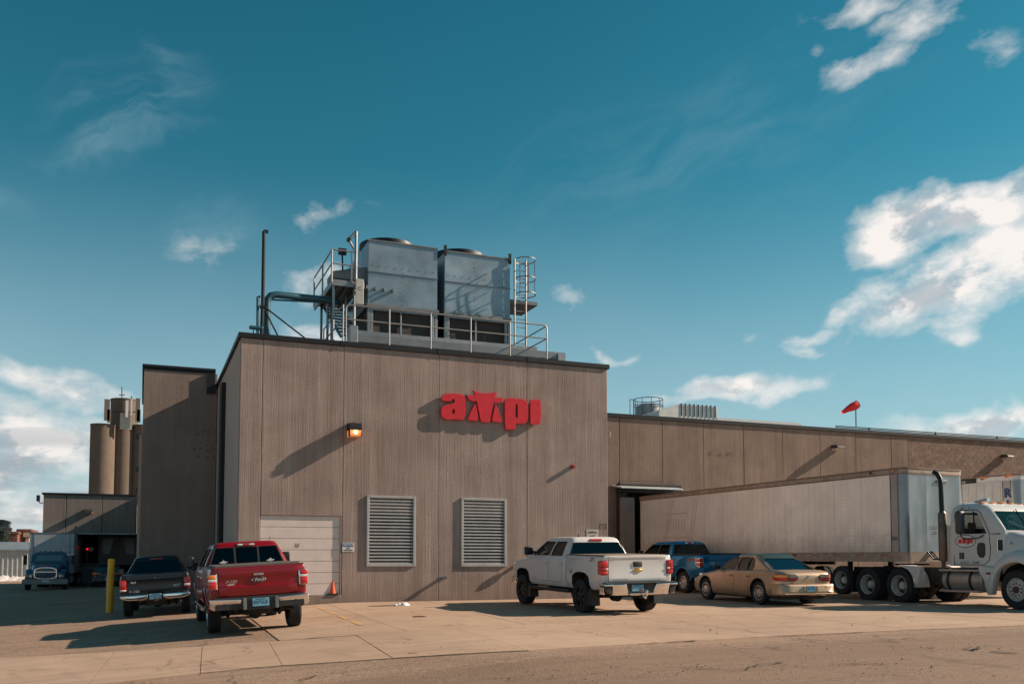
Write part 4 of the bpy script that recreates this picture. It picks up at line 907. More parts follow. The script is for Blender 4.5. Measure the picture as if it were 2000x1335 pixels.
# ------------------------------------------------------------------ far left: silos, sheds
Ys = 236.; gs = thing('grain_silos', 'cluster of tall brown concrete grain silos far off on the left', 'silo', (PY(222, 960, Ys).x, Ys, -1)); f = loc(gs)
def silo(px0, px1, pyt, Y, nm='silo'):
    a, b = PY(px0, 900, Y), PY(px1, 900, Y); r = (b.x - a.x) / 2; c = f(((a.x + b.x) / 2, Y, 0)); zt = f(PY((px0 + px1) / 2, pyt, Y))[2]
    MB().lathe([(0, r), (zt - .3, r), (zt - .3, r * 1.03), (zt, r * 1.03), (zt, 0)], 40, 'z', Matrix.Translation((c[0], c[1], 0))).build(nm, MATS['conc_silo'], gs, smooth=40)
silo(174.5, 224, 829, Ys); silo(217, 262, 831, Ys + 2); silo(256, 300, 831, Ys + 2); silo(296, 340, 831, Ys + 2); silo(180, 228, 830, Ys + 10, 'silo')
silo(213, 268, 780.5, Ys + 4, 'headhouse')
hq = PY(240, 805, Ys); mb = MB()
for px_, py_, w_, h_ in ((209, 800, 1.2, 5), (213, 812, .8, 3.), (248, 798, .6, 4.), (257, 795, .35, 4), (269, 800, 1, 5.5), (271, 812, .8, 3)):
    q = f(PY(px_, py_, Ys - 3)); MB().box((q[0] - w_ / 2, q[1] - .3, q[2] - h_ / 2), (q[0] + w_ / 2, q[1] + .3, q[2] + h_ / 2)).build('antenna_panel', MATS['patch_grey'] if px_ in (209, 269, 271, 213) else WHT, gs)
for a_, b_ in (((238, 781), (238, 755)), ((232, 771), (244, 771)), ((257, 782), (257, 773)), ((213, 812), (213, 785)), ((268, 812), (268, 786)), ((216, 804), (266, 804))): MB().tube([f(PY(*a_, Ys - 1.5)), f(PY(*b_, Ys - 1.5))], .10, 6).build('antenna_mast', BLK, gs)
q = f(PY(246, 822, Ys - 2)); MB().box((q[0] - 1.3, q[1] - .3, q[2] - 2), (q[0] + 1.3, q[1] + .3, q[2] + 1.9)).build('notice_panel', mat('sign_dim2', (.4, .38, .35), .6), gs)
for py_ in (850, 915, 955):
    q = f(PY(271, py_, Ys - 8)); MB().box((q[0] - .7, q[1] - .8, q[2] - .7), (q[0] + 1.2, q[1] + .8, q[2] + .3)).build('vent_box', BLK, gs)
# white ribbed metal shed
Yf = 97.; sx0, sx1 = PY(-60, 1100, Yf).x, PY(58, 1100, Yf).x; sz = PY(20, 1074, Yf).z; szr = PY(20, 1069, Yf).z
sh = thing('metal_shed', 'low white ribbed metal shed at the far left edge', 'shed', (sx0, Yf, -.7)); f = loc(sh)
pts = []; x = sx0; k = 0
while x < sx1: pts += [(x, Yf), (x + .18, Yf), (x + .24, Yf - .09), (x + .34, Yf - .09)]; x += .40
mb = MB(); n = len(pts); mb.add([f((p[0], p[1], -1)) for p in pts] + [f((p[0], p[1], sz)) for p in pts], [(i, i + 1, n + i + 1, n + i) for i in range(n - 1)]); mb.build('ribbed_wall', mat('shed_white', (.34, .34, .33), .5, .1), sh, smooth=0, fixn=False)
MB().prism([(Yf - .3, sz - .02), (Yf - .3, sz + .1), (Yf + 8, sz + .9), (Yf + 16, sz + .1), (Yf + 16, sz - .02)], 'x', 0, sx1 - sx0 + .3, Matrix.Translation((0, -Yf, .7))).build('roof', GALV, sh); boxo('end_wall', f((sx1 - .1, Yf + .1, -1)), f((sx1, Yf + 15, sz - .03)), MATS['shed_white'], sh)
mb = MB(); rnd = random.Random(9); base = []
n = 26
for j in range(6):
    for i in range(n):
        u = i / (n - 1); v = j / 5; X = sx0 + 1 + (sx1 + 1.2 - sx0) * u; Yy = Yf - 7 + v * 6.6; h = math.sin(v * math.pi) * .55 * (rnd.uniform(.35, 1)) * (1 if 0 < i < n - 1 else 0)
        base.append((X, Yy, gz(X, Yy) - .03 + h))
mb.add(base, [(j * n + i, j * n + i + 1, (j + 1) * n + i + 1, (j + 1) * n + i) for j in range(5) for i in range(n - 1)])
tag(mb.build('snow_bank', mat('snow_dirty', (.62, .56, .52), .8, var=.3, vscale=2, bump=.6, bscale=8), smooth=50, fixn=False), 'low dirty bank of old snow before the ribbed metal shed', 'snow')
BR = mat('far_brick', (.15, .062, .045), .9, var=.3, vscale=.6); Yg = 220.
def farb(name, label, px0, px1, py, Y, m, wins=()):
    a, b = PY(px0, 1040, Y), PY(px1, 1040, Y); zt = PY(px0, py, Y).z; t = thing(name, label, 'building', (a.x, Y, -1)); f = loc(t)
    boxo('walls', f((a.x, Y, -2)), f((b.x, Y + 14, zt)), m, t); boxo('parapet', f((a.x - .2, Y - .3, zt)), f((b.x + .2, Y + 14, zt + .5)), m, t)
    for (wx, wy, ww, wh) in wins: q = f(PY(wx, wy, Y)); boxo('window', (q[0] - ww / 2, q[1] - .15, q[2] - wh / 2), (q[0] + ww / 2, q[1] - .01, q[2] + wh / 2), DRK, t)
    return t
farb('brick_building', 'taller red brick building on the far left skyline', 34, 59.5, 1037, Yg, BR, [(52, 1050, 1.2, 1.6)]); farb('brick_building', 'lower red brick building beside the taller brick one', 19, 34, 1042, Yg - 5, BR)
farb('stone_tower', 'narrow pale tower building cut by the left edge', -14, 7.5, 1031, Yg + 20, mat('far_stone', (.22, .19, .16), .9), [(2, 1045, 1.2, 2)]); farb('roof_turret', 'dark roof turret above the pale tower at the left edge', -8, 5, 1018, Yg + 22, mat('far_slate', (.06, .075, .09), .8))
t = farb('brick_annex', 'pale orange end wall beside the box truck at far left', 50, 57, 1048, Yf + 18, mat('annex_tan', (.42, .27, .18), .9))
t = thing('distant_bush', 'small dark round bush between the far buildings', 'bush', PY(12, 1052, Yg - 10)); mb = MB(); rnd = random.Random(4)
for _ in range(260):
    c = Vector((rnd.gauss(0, .8), rnd.gauss(0, .8), rnd.gauss(0, .9))); d = [c + Vector((rnd.uniform(-.25, .25), rnd.uniform(-.25, .25), rnd.uniform(-.25, .25))) for _ in range(3)]; mb.add([tuple(q) for q in d], [(0, 1, 2)])
mb.build('crown', mat('bush_green', (.03, .045, .025), .9), t, smooth=0, fixn=False); MB().tube([(0, 0, -6), (0, 0, 0)], .15, 6).build('trunk', mat('bark', (.08, .06, .05), .9), t)
# ------------------------------------------------------------------ small ground things
p = G(651, 1163.5); p = W(651, 1163, Ym - .05); t = thing('traffic_cone', 'orange traffic cone on black base at the shutter door sill', 'cone', (W(650.5, 1160).x, Ym + .075, dB))
MB().box((-.16, -.13, 0), (.16, .13, .045)).build('base', PLAS, t, bevel=.01); MB().lathe([(.045, .095), (.30, .056), (.50, .024), (.505, .0)], 20, 'z').build('cone', ORG, t)
def stop(px, py, ln, label):
    p = G(px, py); t = thing('parking_stop', label, 'kerb stop', (p.x, p.y, p.z + .014), 'concrete parking stops at the wall'); MB().prism([(-.09, 0), (.09, 0), (.065, .13), (-.065, .13)], 'x', 0, ln).build('stop', mat('stop_concrete', (.38, .31, .25), .9, var=.25, vscale=9, bump=.5, bscale=40), t, bevel=.015); t.rotation_euler.z = R(-1)
stop(976, 1167.5, 1.9, 'worn concrete parking stop left of the white pickup front wheel')
t = thing('snow_patch', 'small melting lump of snow with wet stain near the wall', 'snow', G(790, 1182)); mb = MB(); rnd = random.Random(2)
for (cx, cy, r) in ((0, 0, .13), (-.14, .02, .09), (-.26, -.02, .06), (.09, .03, .08)):
    rings = [[(cx + math.cos(a) * r * q * rnd.uniform(.85, 1.15), cy + math.sin(a) * r * q * rnd.uniform(.7, 1.), .012 + h * r) for a in [i * math.pi / 5 for i in range(10)]] for q, h in ((1, 0), (.85, .35), (.45, .6))]
    mb.loft(rings)
mb.build('lump', MATS['snow_dirty'] if False else mat('snow_clean', (.8, .8, .8), .6), t, smooth=60)
mb = MB(); 
pts = [(math.cos(a) * rnd.uniform(.35, .6) - .55, math.sin(a) * rnd.uniform(.14, .26) - .12) for a in [i * math.pi / 8 for i in range(16)]]
mb.add([(x, y, .0195) for x, y in pts], [list(range(16))]); mb.build('wet_stain', mat('wet_stain', (.12, .075, .05), .35), t, smooth=0)
t = thing('floor_drain', 'small square rusty drain grate set in the concrete apron', 'drain', G(819, 1204.5) + Vector((0, 0, .016))); MB().box((-.14, -.12, -.01), (.14, .12, .006)).build('grate', mat('rust', (.12, .06, .035), .9, var=.4, vscale=20), t)
for k in range(5): MB().box((-.11, -.1 + k * .045, .006), (.11, -.08 + k * .045, .009)).build('bar', mat('rust2', (.07, .035, .02), .9), t)
# ------------------------------------------------------------------ vehicles
def paint(name, col, metal=.35, rough=.28, dirt=.35):
    return mat(name, col, rough, metal, coat=.3, var=.04, dirt=((.22, .17, .13), .35, 1.0, dirt))
def loftm(stations, mats, name='body', smooth=38):
    """stations: (y, [(x,z) half profile bottom->top]) mirrored into closed rings"""
    mb = MB(); rings = []
    for y, hp in stations:
        rings.append([(x, y, z) for x, z in hp] + [(-x, y, z) for x, z in hp[::-1] if x > 1e-6])
    mb.loft(rings); return mb.mesh(name, mats, smooth=smooth)
def boolean(me, cutters, mats, solver='EXACT'):
    o = bpy.data.objects.new('b', me); COL.objects.link(o); tmp = []
    for c in cutters:
        co = bpy.data.objects.new('c', c); COL.objects.link(co); tmp.append(co)
        md = o.modifiers.new('m', 'BOOLEAN'); md.operation = 'DIFFERENCE'; md.object = co; md.solver = solver
    dg = bpy.context.evaluated_depsgraph_get(); dg.update()
    r = bpy.data.meshes.new_from_object(o.evaluated_get(dg))
    for t in tmp + [o]: bpy.data.objects.remove(t)
    for i_, m_ in enumerate(mats):
        if i_ < len(r.materials): r.materials[i_] = m_
        else: r.materials.append(m_)
    return r
def finish(me, smooth=35):
    bm = bmesh.new(); bm.from_mesh(me); bmesh.ops.remove_doubles(bm, verts=bm.verts, dist=.0004)
    for f in bm.faces: f.smooth = True
    for e in bm.edges:
        if len(e.link_faces) == 2: e.smooth = e.calc_face_angle(0) < R(smooth)
    bm.to_mesh(me); bm.free(); return me
def bvh_of(me):
    bm = bmesh.new(); bm.from_mesh(me); b = BVHTree.FromBMesh(bm); bm.free(); return b
def hit(bvh, axis, sg, u, z, default=None):
    if axis == 'x': o = Vector((sg * 4, u, z)); d = Vector((-sg, 0, 0))
    else: o = Vector((u, sg * 12, z)); d = Vector((0, -sg, 0))
    r = bvh.ray_cast(o, d)
    if r[0] is None: return default
    return r[0].x if axis == 'x' else r[0].y
def gpatch(bvh, axis, sg, rows, nc=8, off=.005, th=.012, curve=None):
    """conforming panel: rows of (z, u0, u1)"""
    mb = MB(); nr = len(rows); out = []; inn = []
    for (z, a, b) in rows:
        for i in range(nc + 1):
            u = a + (b - a) * i / nc; h = hit(bvh, axis, sg, u, z)
            if h is None:
                h = hit(bvh, axis, sg, u + (.03 if u < (rows[0][1] + rows[0][2]) / 2 else -.03), z, out[-1][0 if axis == 'x' else 1] - sg * off if out else 0)
            P1 = (h + sg * off, u, z) if axis == 'x' else (u, h + sg * off, z); P0 = (h - sg * (th - off), u, z) if axis == 'x' else (u, h - sg * (th - off), z)
            out.append(P1); inn.append(P0)
    n = nr * (nc + 1); k = nc + 1; fs = []
    for j in range(nr - 1):
        for i in range(nc): a = j * k + i; fs.append((a, a + 1, a + k + 1, a + k))
    border = [i for i in range(k)] + [j * k + nc for j in range(1, nr)] + [(nr - 1) * k + i for i in range(nc - 1, -1, -1)] + [j * k for j in range(nr - 2, 0, -1)]
    for i in range(len(border)): a, b = border[i], border[(i + 1) % len(border)]; fs.append((a, b, b + n, a + n))
    mb.add(out + inn, fs); return mb
def dense(rows, m=6):
    r = []
    for a, b in zip(rows, rows[1:]):
        for i in range(m): t = i / m; r.append(tuple(a[k] + (b[k] - a[k]) * t for k in range(3)))
    return r + [rows[-1]]
def ptext(bvh, txt, size, u, z, axis, sg, m, parent, name='badge', bold=.0, sx=1., off=.008, shear=0.):
    v, f = text2d(txt, size, bold, shear, sx); mb = MB(); vs = []
    fl = (1 if sg < 0 else -1) if axis == 'y' else (1 if sg > 0 else -1)
    for p in v:
        uu = u + p[0] * fl; h = hit(bvh, axis, sg, uu, z + p[1], None)
        if h is None: h = hit(bvh, axis, sg, u, z, 0)
        vs.append((h + sg * off, uu, z + p[1]) if axis == 'x' else (uu, h + sg * off, z + p[1]))
    mb.add(vs, f); return mb.build(name, m, parent, fixn=False, smooth=0)
WC = {}
def wheel(par, x, y, r, w, style, rr, side, steer=0, z=None, rim=None, tmat=None):
    """tyre part with rim sub-part; outer face towards side*x"""
    key = (style, r, w, rr)
    if key not in WC:
        tb = MB(); h = w / 2
        pf = [(-h * .80, rr * .96), (-h * .93, rr * 1.06), (-h, r * .80), (-h * .97, r * .91), (-h * .86, r * .975)]
        ng = 5
        for i in range(ng):
            a = -h * .80 + 2 * h * .80 * i / ng; b = -h * .80 + 2 * h * .80 * (i + 1) / ng
            pf += [(a + .004, r), (b - .012, r), (b - .010, r - .012), (b - .001, r - .012)]
        pf = pf[:-2] + [(h * .86, r * .975), (h * .97, r * .91), (h, r * .80), (h * .93, rr * 1.06), (h * .80, rr * .96)]
        tb.lathe(pf, 40); tm = tb.mesh('tyre', tmat or TYRE, smooth=32)
        rb = MB()
        if style in ('spoke6', 'spoke7', 'black'):
            rb.lathe([(-h * .6, rr * .93), (h * .80, rr * .96), (h * .86, rr * 1.0), (h * .92, rr * 1.02), (h * .93, rr * .97), (h * .84, rr * .93), (-h * .2, rr * .88), (-h * .2, 0)], 40)
            n = {'spoke6': 6, 'spoke7': 7, 'black': 6}[style]
            for k in range(n):
                M_ = Matrix.Rotation(2 * math.pi * k / n, 4, 'X')
                rb.prism([(-.030 - .02 * (style != 'spoke7'), rr * .12), (.030 + .02 * (style != 'spoke7'), rr * .12), (.040, rr * .6), (.065, rr * .95), (-.065, rr * .95), (-.040, rr * .6)], 'x', h * .30, h * .72, M_)
            rb.lathe([(h * .2, rr * .24), (h * .76, rr * .24), (h * .84, rr * .16), (h * .86, 0)], 20)
        elif style == 'hubcap':
            rb.lathe([(h * .70, rr * 1.0), (h * .92, rr * 1.02), (h * .96, rr * .97), (h * .84, rr * .92), (h * .80, rr * .90), (h * .90, rr * .45), (h * .96, rr * .30), (h * .98, 0)], 48)
            rb.cm = 1
            for k in range(16):
                M_ = Matrix.Rotation(2 * math.pi * k / 16, 4, 'X'); rb.prism([(-.009, rr * .56), (.009, rr * .56), (.017, rr * .85), (-.017, rr * .85)], 'x', h * .80, h * .93, M_)
        elif style == 'dual':       # deep dished outer rear wheel of a lorry
            rb.lathe([(h * .9, rr * 1.03), (h * .95, rr * 1.0), (h * .85, rr * .95), (h * .5, rr * .93), (-h * .55, rr * .80), (-h * .60, rr * .48), (-h * .2, rr * .44), (h * .12, rr * .36), (h * .12, 0)], 40)
            rb.cm = 1
            for k in range(5): M_ = Matrix.Rotation(2 * math.pi * k / 5, 4, 'X'); rb.lathe([(-h * .56, .0), (-h * .53, .035), (-h * .60, .04)], 10, 'x', M_ @ Matrix.Translation((0, rr * .66, 0)))
            rb.cm = 2
            for k in range(10): M_ = Matrix.Rotation(2 * math.pi * k / 10 + .3, 4, 'X'); rb.lathe([(-h * .6, .018), (-h * .30, .018), (-h * .28, 0)], 6, 'x', M_ @ Matrix.Translation((0, rr * .55, 0)))
        elif style == 'steer':      # dished-out front lorry wheel with hand holes
            rb.lathe([(h * .85, rr * 1.03), (h * .98, rr * 1.0), (h * .9, rr * .95), (h * .55, rr * .90), (h * .62, rr * .78), (h * .95, rr * .70), (h * 1.0, rr * .36), (h * .98, .0)], 40)
            rb.cm = 1
            for k in range(10): M_ = Matrix.Rotation(2 * math.pi * k / 10, 4, 'X'); rb.lathe([(h * .9, .026), (h * 1.03, .026), (h * 1.04, 0)], 8, 'x', M_ @ Matrix.Translation((0, rr * .55, 0)))
            rb.lathe([(h * .98, rr * .33), (h * 1.25, rr * .30), (h * 1.32, rr * .2), (h * 1.32, 0)], 16)
            rb.cm = 0
        rmats = {'spoke6': RIMS, 'spoke7': RIMS, 'black': RIMB, 'hubcap': mat('hubcap', (.50, .47, .43), .35, .7), 'dual': mat('rim_white', (.50, .47, .44), .55, .2, var=.3, vscale=6), 'steer': mat('rim_white', (.5, .47, .44))}[style]
        RB = mat('rusty_hub', (.09, .055, .045), .8, .3, var=.5, vscale=30)
        rm_ = rb.mesh('rim', [rmats, RB if style in ('dual', 'steer') else DRK, RB], smooth=34)
        bk = MB().lathe([(-h * .55, 0), (-h * .55, rr * .9)], 20).mesh('rim_back', UND)
        WC[key] = (tm, rm_, bk)
    tm, rm_, bk = WC[key]
    o = ob('wheel', tm, par, (x, y, r if z is None else z)); o.rotation_euler = (random.uniform(0, 6), 0, (0 if side > 0 else math.pi) + steer)
    q = ob('rim', rm_, o); ob('brake_disc', bk, o); return o
def greenhouse(P, paintm, glass, interior_z, side_polys, rear_poly, front_poly, parent, frame_black=False):
    """P: z0,z1 belt and shoulder, y ranges, half widths, roof height"""
    z0, z1, zr = P['z0'], P['z1'], P['zr']; r0, f0, r1, f1, w0, w1 = P['r0'], P['f0'], P['r1'], P['f1'], P['w0'], P['w1']
    def ring(z, ya, yb, w_, c, n=4, bow=0):
        pts = []
        for (cx, cy, a0) in ((w_ - c, yb - c, 0), (-w_ + c, yb - c, 90), (-w_ + c, ya + c, 180), (w_ - c, ya + c, 270)):
            for k in range(n): a = R(a0 + 90 * k / (n - 1)); pts.append((cx + c * math.cos(a), cy + c * math.sin(a), z))
        # bowed windscreen
        return [(x, y + (bow * (1 - (x / w_) ** 2) if y > (ya + yb) / 2 + .2 else 0), z) for x, y, z in pts]
    def L(t): return r0 + (r1 - r0) * t, f0 + (f1 - f0) * t, w0 + (w1 - w0) * t
    rings = []
    for z in (z0 - .06, z0, z0 + (z1 - z0) * .5, z1):
        t = (z - z0) / (z1 - z0); a, b, c = L(t); bulge = .012 * math.sin(max(0, min(1, t)) * math.pi); rings.append(ring(z, a, b, c + bulge, P.get('c', .10)))
    a, b, c = L(1); h = zr - z1
    k_ = P.get('roofin', 1.)
    rings.append(ring(z1 + h * .50, a + .05 * k_, b - .16 * k_, c - .022, max(.14, P.get('c', .1)))); rings.append(ring(z1 + h * .80, a + .12 * k_, b - .36 * k_, c - .075, .16)); rings.append(ring(z1 + h * .95, a + .24 * k_, b - .62 * k_, c - .19, .16)); rings.append(ring(zr, a + .40 * k_, b - .88 * k_, c - .36, .16))
    outer = MB().loft(rings).mesh('cab', [paintm, PLAS], smooth=40)
    t_ = .045
    ir = [ring(z0 - .10, r0 + t_, f0 - t_, w0 - t_, P.get('c', .1) * .8), ring(z0, r0 + t_, f0 - t_, w0 - t_, P.get('c', .1) * .8), ring(z1, r1 + t_, f1 - t_, w1 - t_, .10), ring(z1 + h * .55, r1 + .16, f1 - .45, w1 - .12, .12)]
    ib = MB(); ib.cm = 1; ib.loft(ir); inner = ib.mesh('i', [paintm, INT], smooth=40)
    cuts = [inner]
    for sp in side_polys: c_ = MB(); c_.cm = 1; c_.prism(sp, 'x', -2, 2); cuts.append(c_.mesh('c', [paintm, PLAS]))
    ym = (r1 + f1) / 2
    c_ = MB(); c_.cm = 1; c_.prism(rear_poly, 'y', -3, ym); cuts.append(c_.mesh('c', [paintm, PLAS]))
    c_ = MB(); c_.cm = 1; c_.prism(front_poly, 'y', ym, 9); cuts.append(c_.mesh('c', [paintm, PLAS]))
    me = finish(boolean(outer, cuts, [paintm, PLAS]), 40)
    cab = ob('cab', me, parent)
    def xw(z): t = (z - z0) / (z1 - z0); return w0 + (w1 - w0) * t
    def yr(z): t = (z - z0) / (z1 - z0); return r0 + (r1 - r0) * t
    def yf(z): t = (z - z0) / (z1 - z0); return f0 + (f1 - f0) * t
    def grow(pl, g=.012):
        cx = sum(p[0] for p in pl) / len(pl); cy = sum(p[1] for p in pl) / len(pl); out = []
        for p in pl:
            d = Vector((p[0] - cx, p[1] - cy)); l = d.length; out.append((p[0] + d.x / l * g, p[1] + d.y / l * g))
        return out
    GLM = MATS[glass]
    for sp in side_polys:
        for s_ in (-1, 1):
            pl = grow(sp); m1 = MB(); n = len(pl)
            m1.add([(s_ * (xw(z) - .012), y, z) for y, z in pl] + [(s_ * (xw(z) - .017), y, z) for y, z in pl], [tuple(range(n)), tuple(range(n, 2 * n))[::-1]] + [(i, (i + 1) % n, n + (i + 1) % n, n + i) for i in range(n)])
            m1.build('side_window', GLM, cab, smooth=0)
            # dark seal standing a touch proud round the opening
            sm_ = MB(); q0 = sp; q1 = grow(sp, .020 if not frame_black else .055)
            for i in range(n):
                j = (i + 1) % n; vs = []
                for (yy, zz) in (q0[i], q0[j], q1[j], q1[i]): vs.append((s_ * (xw(zz) + .014 * 1 + .003), yy, zz))
                sm_.add(vs, [(0, 1, 2, 3)])
            sm_.build('window_seal', PLAS, cab, smooth=0)
    pl = grow(rear_poly, .02); n = len(pl); m1 = MB(); m1.add([(x, yr(z) + .010, z) for x, z in pl] + [(x, yr(z) + .016, z) for x, z in pl], [tuple(range(n)), tuple(range(n, 2 * n))[::-1]] + [(i, (i + 1) % n, n + (i + 1) % n, n + i) for i in range(n)]); rw = m1.build('rear_window', MATS[P.get('rglass', glass)], cab, smooth=0)
    q0, q1 = rear_poly, grow(rear_poly, .028); m1 = MB()
    for i in range(len(q0)): j = (i + 1) % len(q0); m1.add([(x, yr(z) - .004, z) for x, z in (q0[i], q0[j], q1[j], q1[i])], [(0, 1, 2, 3)])
    m1.build('window_seal', PLAS, cab, smooth=0)
    pl = grow(front_poly, .02); n = len(pl); m1 = MB(); m1.add([(x, yf(z) - .012, z) for x, z in pl] + [(x, yf(z) - .018, z) for x, z in pl], [tuple(range(n)), tuple(range(n, 2 * n))[::-1]] + [(i, (i + 1) % n, n + (i + 1) % n, n + i) for i in range(n)]); m1.build('windscreen', GLM, cab, smooth=0)
    return cab, xw, yr, yf
def seats(par, ys_, z, xs_=(-.38, .38), m=INT, hr=True):
    for y in ys_:
        for x in xs_:
            o = MB().loft([[(x - .25, y - .05, z - .45), (x + .25, y - .05, z - .45), (x + .25, y + .1, z - .45), (x - .25, y + .1, z - .45)], [(x - .24, y - .12, z + .05), (x + .24, y - .12, z + .05), (x + .24, y + .02, z + .05), (x - .24, y + .02, z + .05)], [(x - .17, y - .16, z + .16), (x + .17, y - .16, z + .16), (x + .17, y - .05, z + .16), (x - .17, y - .05, z + .16)]]).build('seat', m, par, bevel=.03, segs=2, smooth=50)
            if hr: MB().box((x - .13, y - .18, z + .18), (x + .13, y - .08, z + .36)).build('headrest', m, o, bevel=.04, segs=2, smooth=60)
def cabin(par, y_dash, z, w_):
    MB().prism([(y_dash - .1, z - .3), (y_dash - .12, z - .02), (y_dash + .05, z + .05), (y_dash + .45, z + .03), (y_dash + .45, z - .3)], 'x', -w_, w_).build('dashboard', INT, par, bevel=.02)
    o = MB().tube([(-.38 + .19 * math.cos(a), y_dash - .22 + .19 * math.sin(a) * -.35, z + .03 + .19 * math.sin(a) * .9) for a in [i * math.pi / 8 for i in range(17)]], .016, 6, cap=False).build('steering_wheel', INT, par)
    MB().box((-.08, y_dash - .02, z + .34), (.1, y_dash + .0, z + .42)).build('rear_mirror', INT, par, bevel=.01)
def plate(par, x, y, z, txt, w_=.31, h_=.155, light=False):
    o = MB().box((x - w_ / 2, y - .008, z - h_ / 2), (x + w_ / 2, y, z + h_ / 2)).build('number_plate', PLB, par, bevel=.006)
    text_flat('plate_letters', txt, .105, (x, y - .008, z - .005), (1, 0, 0), (0, 0, 1), INKB, o, bold=.015, sx=.72, lift=.002)
    MB().box((x - .10, y - .0098, z + h_ / 2 - .03), (x + .10, y - .0085, z + h_ / 2 - .012)).build('plate_heading', INKB, o); return o
def vroot(name, label, cat, X, Y, yaw, pitch=0, roll=0, group=None, z=None):
    t = thing(name, label, cat, (X, Y, gz(X, Y) + .012 if z is None else z), group)
    t.rotation_mode = 'ZXY'; t.rotation_euler = (R(pitch), R(roll), R(yaw)); return t
def pickup(root, C):
    W_ = C['W']; wb = C['wb']; r = C['r']; zb = C.get('zb', .50); zt = C['zbed']; zd = C['z0']; pm = C['paint']; rear = C.get('rear', -1.12)
    yc = C['yc']; yw = C['yw']; zh = C['zhood']; yf = wb + .90
    def prof(zb_, zt_, w_, top=.93, arch=1):
        return [(0, zb_), (w_ * .80, zb_), (w_ * .93, zb_ + .02), (w_ * .985, zb_ + .14), (w_, zb_ + .34), (w_ * 1.0, zb_ + .50), (w_ * .992, zt_ - .22), (w_ * .985, zt_ - .08), (w_ * .965, zt_ - .03), (w_ * top, zt_), (w_ * (top - .12), zt_ + .004), (0, zt_ + .008)]
    st = [(rear, prof(zb + .12, zt - .015, W_ * .945)), (rear + .02, prof(zb + .1, zt, W_ * .972)), (rear + .10, prof(zb + .06, zt, W_ * .99)), (rear + .5, prof(zb, zt, W_)), (yc - .03, prof(zb, zt, W_)), (yc, prof(zb, zt - .05, W_ * .985)), (yc + .03, prof(zb, zd, W_)), (yw - .1, prof(zb, zd, W_)),
          (yw + .12, prof(zb, zh, W_ * .995, .88)), (yf - .55, prof(zb, zh - .05, W_ * .985, .84)), (yf - .22, prof(zb + .03, zh - .14, W_ * .95, .8)), (yf - .05, prof(zb + .05, zh - .28, W_ * .90, .8)), (yf, prof(zb + .08, zh - .42, W_ * .84, .8))]
    st = [s for s in st]
    body = loftm(st, [pm, UND])
    ra = C.get('ra', r + .085); cz = C.get('az', r + .03)
    cut = MB(); cut.cm = 1
    for y in (0, wb):
        for s_ in (-1, 1):
            # squarish arch opening
            pts = []
            for i in range(17):
                a = math.pi * i / 16; sq = C.get('sq', .0)
                cx_, cz_ = math.cos(a), math.sin(a); k = 1 / max(abs(cx_), abs(cz_)) if sq else 1; k = 1 + (k - 1) * sq
                pts.append((y + ra * cx_ * k * (1.0 if not sq else .94), cz + ra * cz_ * min(k, 1.12)))
            pts = [(y + ra * (1.0 if not sq else .98), -.2)] + pts + [(y - ra * (1.0 if not sq else .98), -.2)]
            cut.prism(pts, 'x', s_ * (W_ - .36), s_ * (W_ + .3))
    me = finish(boolean(body, [cut.mesh('c', [pm, UND])], [pm, UND]), 34); b = ob('body', me, root); bvh = bvh_of(me)
    # flares
    if C.get('flare'):
        for y in (0, wb):
            for s_ in (-1, 1):
                pts = []
                for i in range(15):
                    a = R(4 + 172 * i / 14); yy = y + (ra + .03) * math.cos(a); zz = cz + (ra + .03) * math.sin(a); h = hit(bvh, 'x', s_, yy, zz, s_ * W_ * .985); pts.append((h + s_ * .002, yy, zz))
                MB().tube(pts, .034, 8).build('wheel_arch', C.get('flarem', pm), b, smooth=60)
    # doors as proud panels over a dark gap
    ydoors = C['doors']
    for s_ in (-1, 1):
        for (y0, y1, yb0, yb1) in ydoors:
            zt_ = zd - .015; zl = zb + .15
            rows = dense([(zl, yb0, yb1), (zl + .30, y0 + (yb0 - y0) * .4, y1 + (yb1 - y1) * .4), (zt_, y0, y1)], 4)
            big = [(z + (-.008 if i == 0 else .0), a - .008, c + .008) for i, (z, a, c) in enumerate(rows)]
            gpatch(bvh, 'x', s_, big, 8, .0015, .01).build('door_gap', DRK, b, smooth=50)
            d = gpatch(bvh, 'x', s_, rows, 8, .005, .012).build('door', pm, root, smooth=40)
            yh = y0 + .13; h = hit(bvh, 'x', s_, yh, zd - .19, s_ * W_)
            MB().box((h + s_ * .0, yh - .095, zd - .215), (h + s_ * .035, yh + .095, zd - .175)).build('handle', C.get('handle', pm), d, bevel=.010, segs=2)
            MB().box((h - s_ * .004, yh - .075, zd - .235), (h + s_ * .007, yh + .075, zd - .17)).build('handle_recess', DRK, d)
    # bed gap and sill
    for s_ in (-1, 1): gpatch(bvh, 'x', s_, dense([(zb + .06, yc - .008, yc + .006), (zt - .02, yc - .008, yc + .006)], 6), 1, .0025, .01).build('bed_gap', DRK, b)
    if C.get('sillline'):
        for s_ in (-1, 1): gpatch(bvh, 'x', s_, [(zb + .13, ra + .06, wb - ra - .06), (zb + .16, ra + .06, wb - ra - .06)], 10, .010, .02).build('side_moulding', C['sillline'], root)
    # cab
    z0, z1 = C['z0'], C['z1']
    P_ = dict(z0=z0, z1=z1, zr=C['zr'], r0=yc + .05, f0=yw, r1=C['r1'], f1=C['f1'], w0=W_ * .945, w1=C['w1'], rglass=C.get('rglass', 'glass_dark'), roofin=.6)
    rp = [(-C['w1'] * 1.12, z0 + .05), (C['w1'] * 1.12, z0 + .05), (C['w1'] * .93, z1 - .02), (-C['w1'] * .93, z1 - .02)]
    fp = [(-W_ * .84, z0 + .04), (W_ * .84, z0 + .04), (C['w1'] * .90, z1 - .02), (-C['w1'] * .90, z1 - .02)]
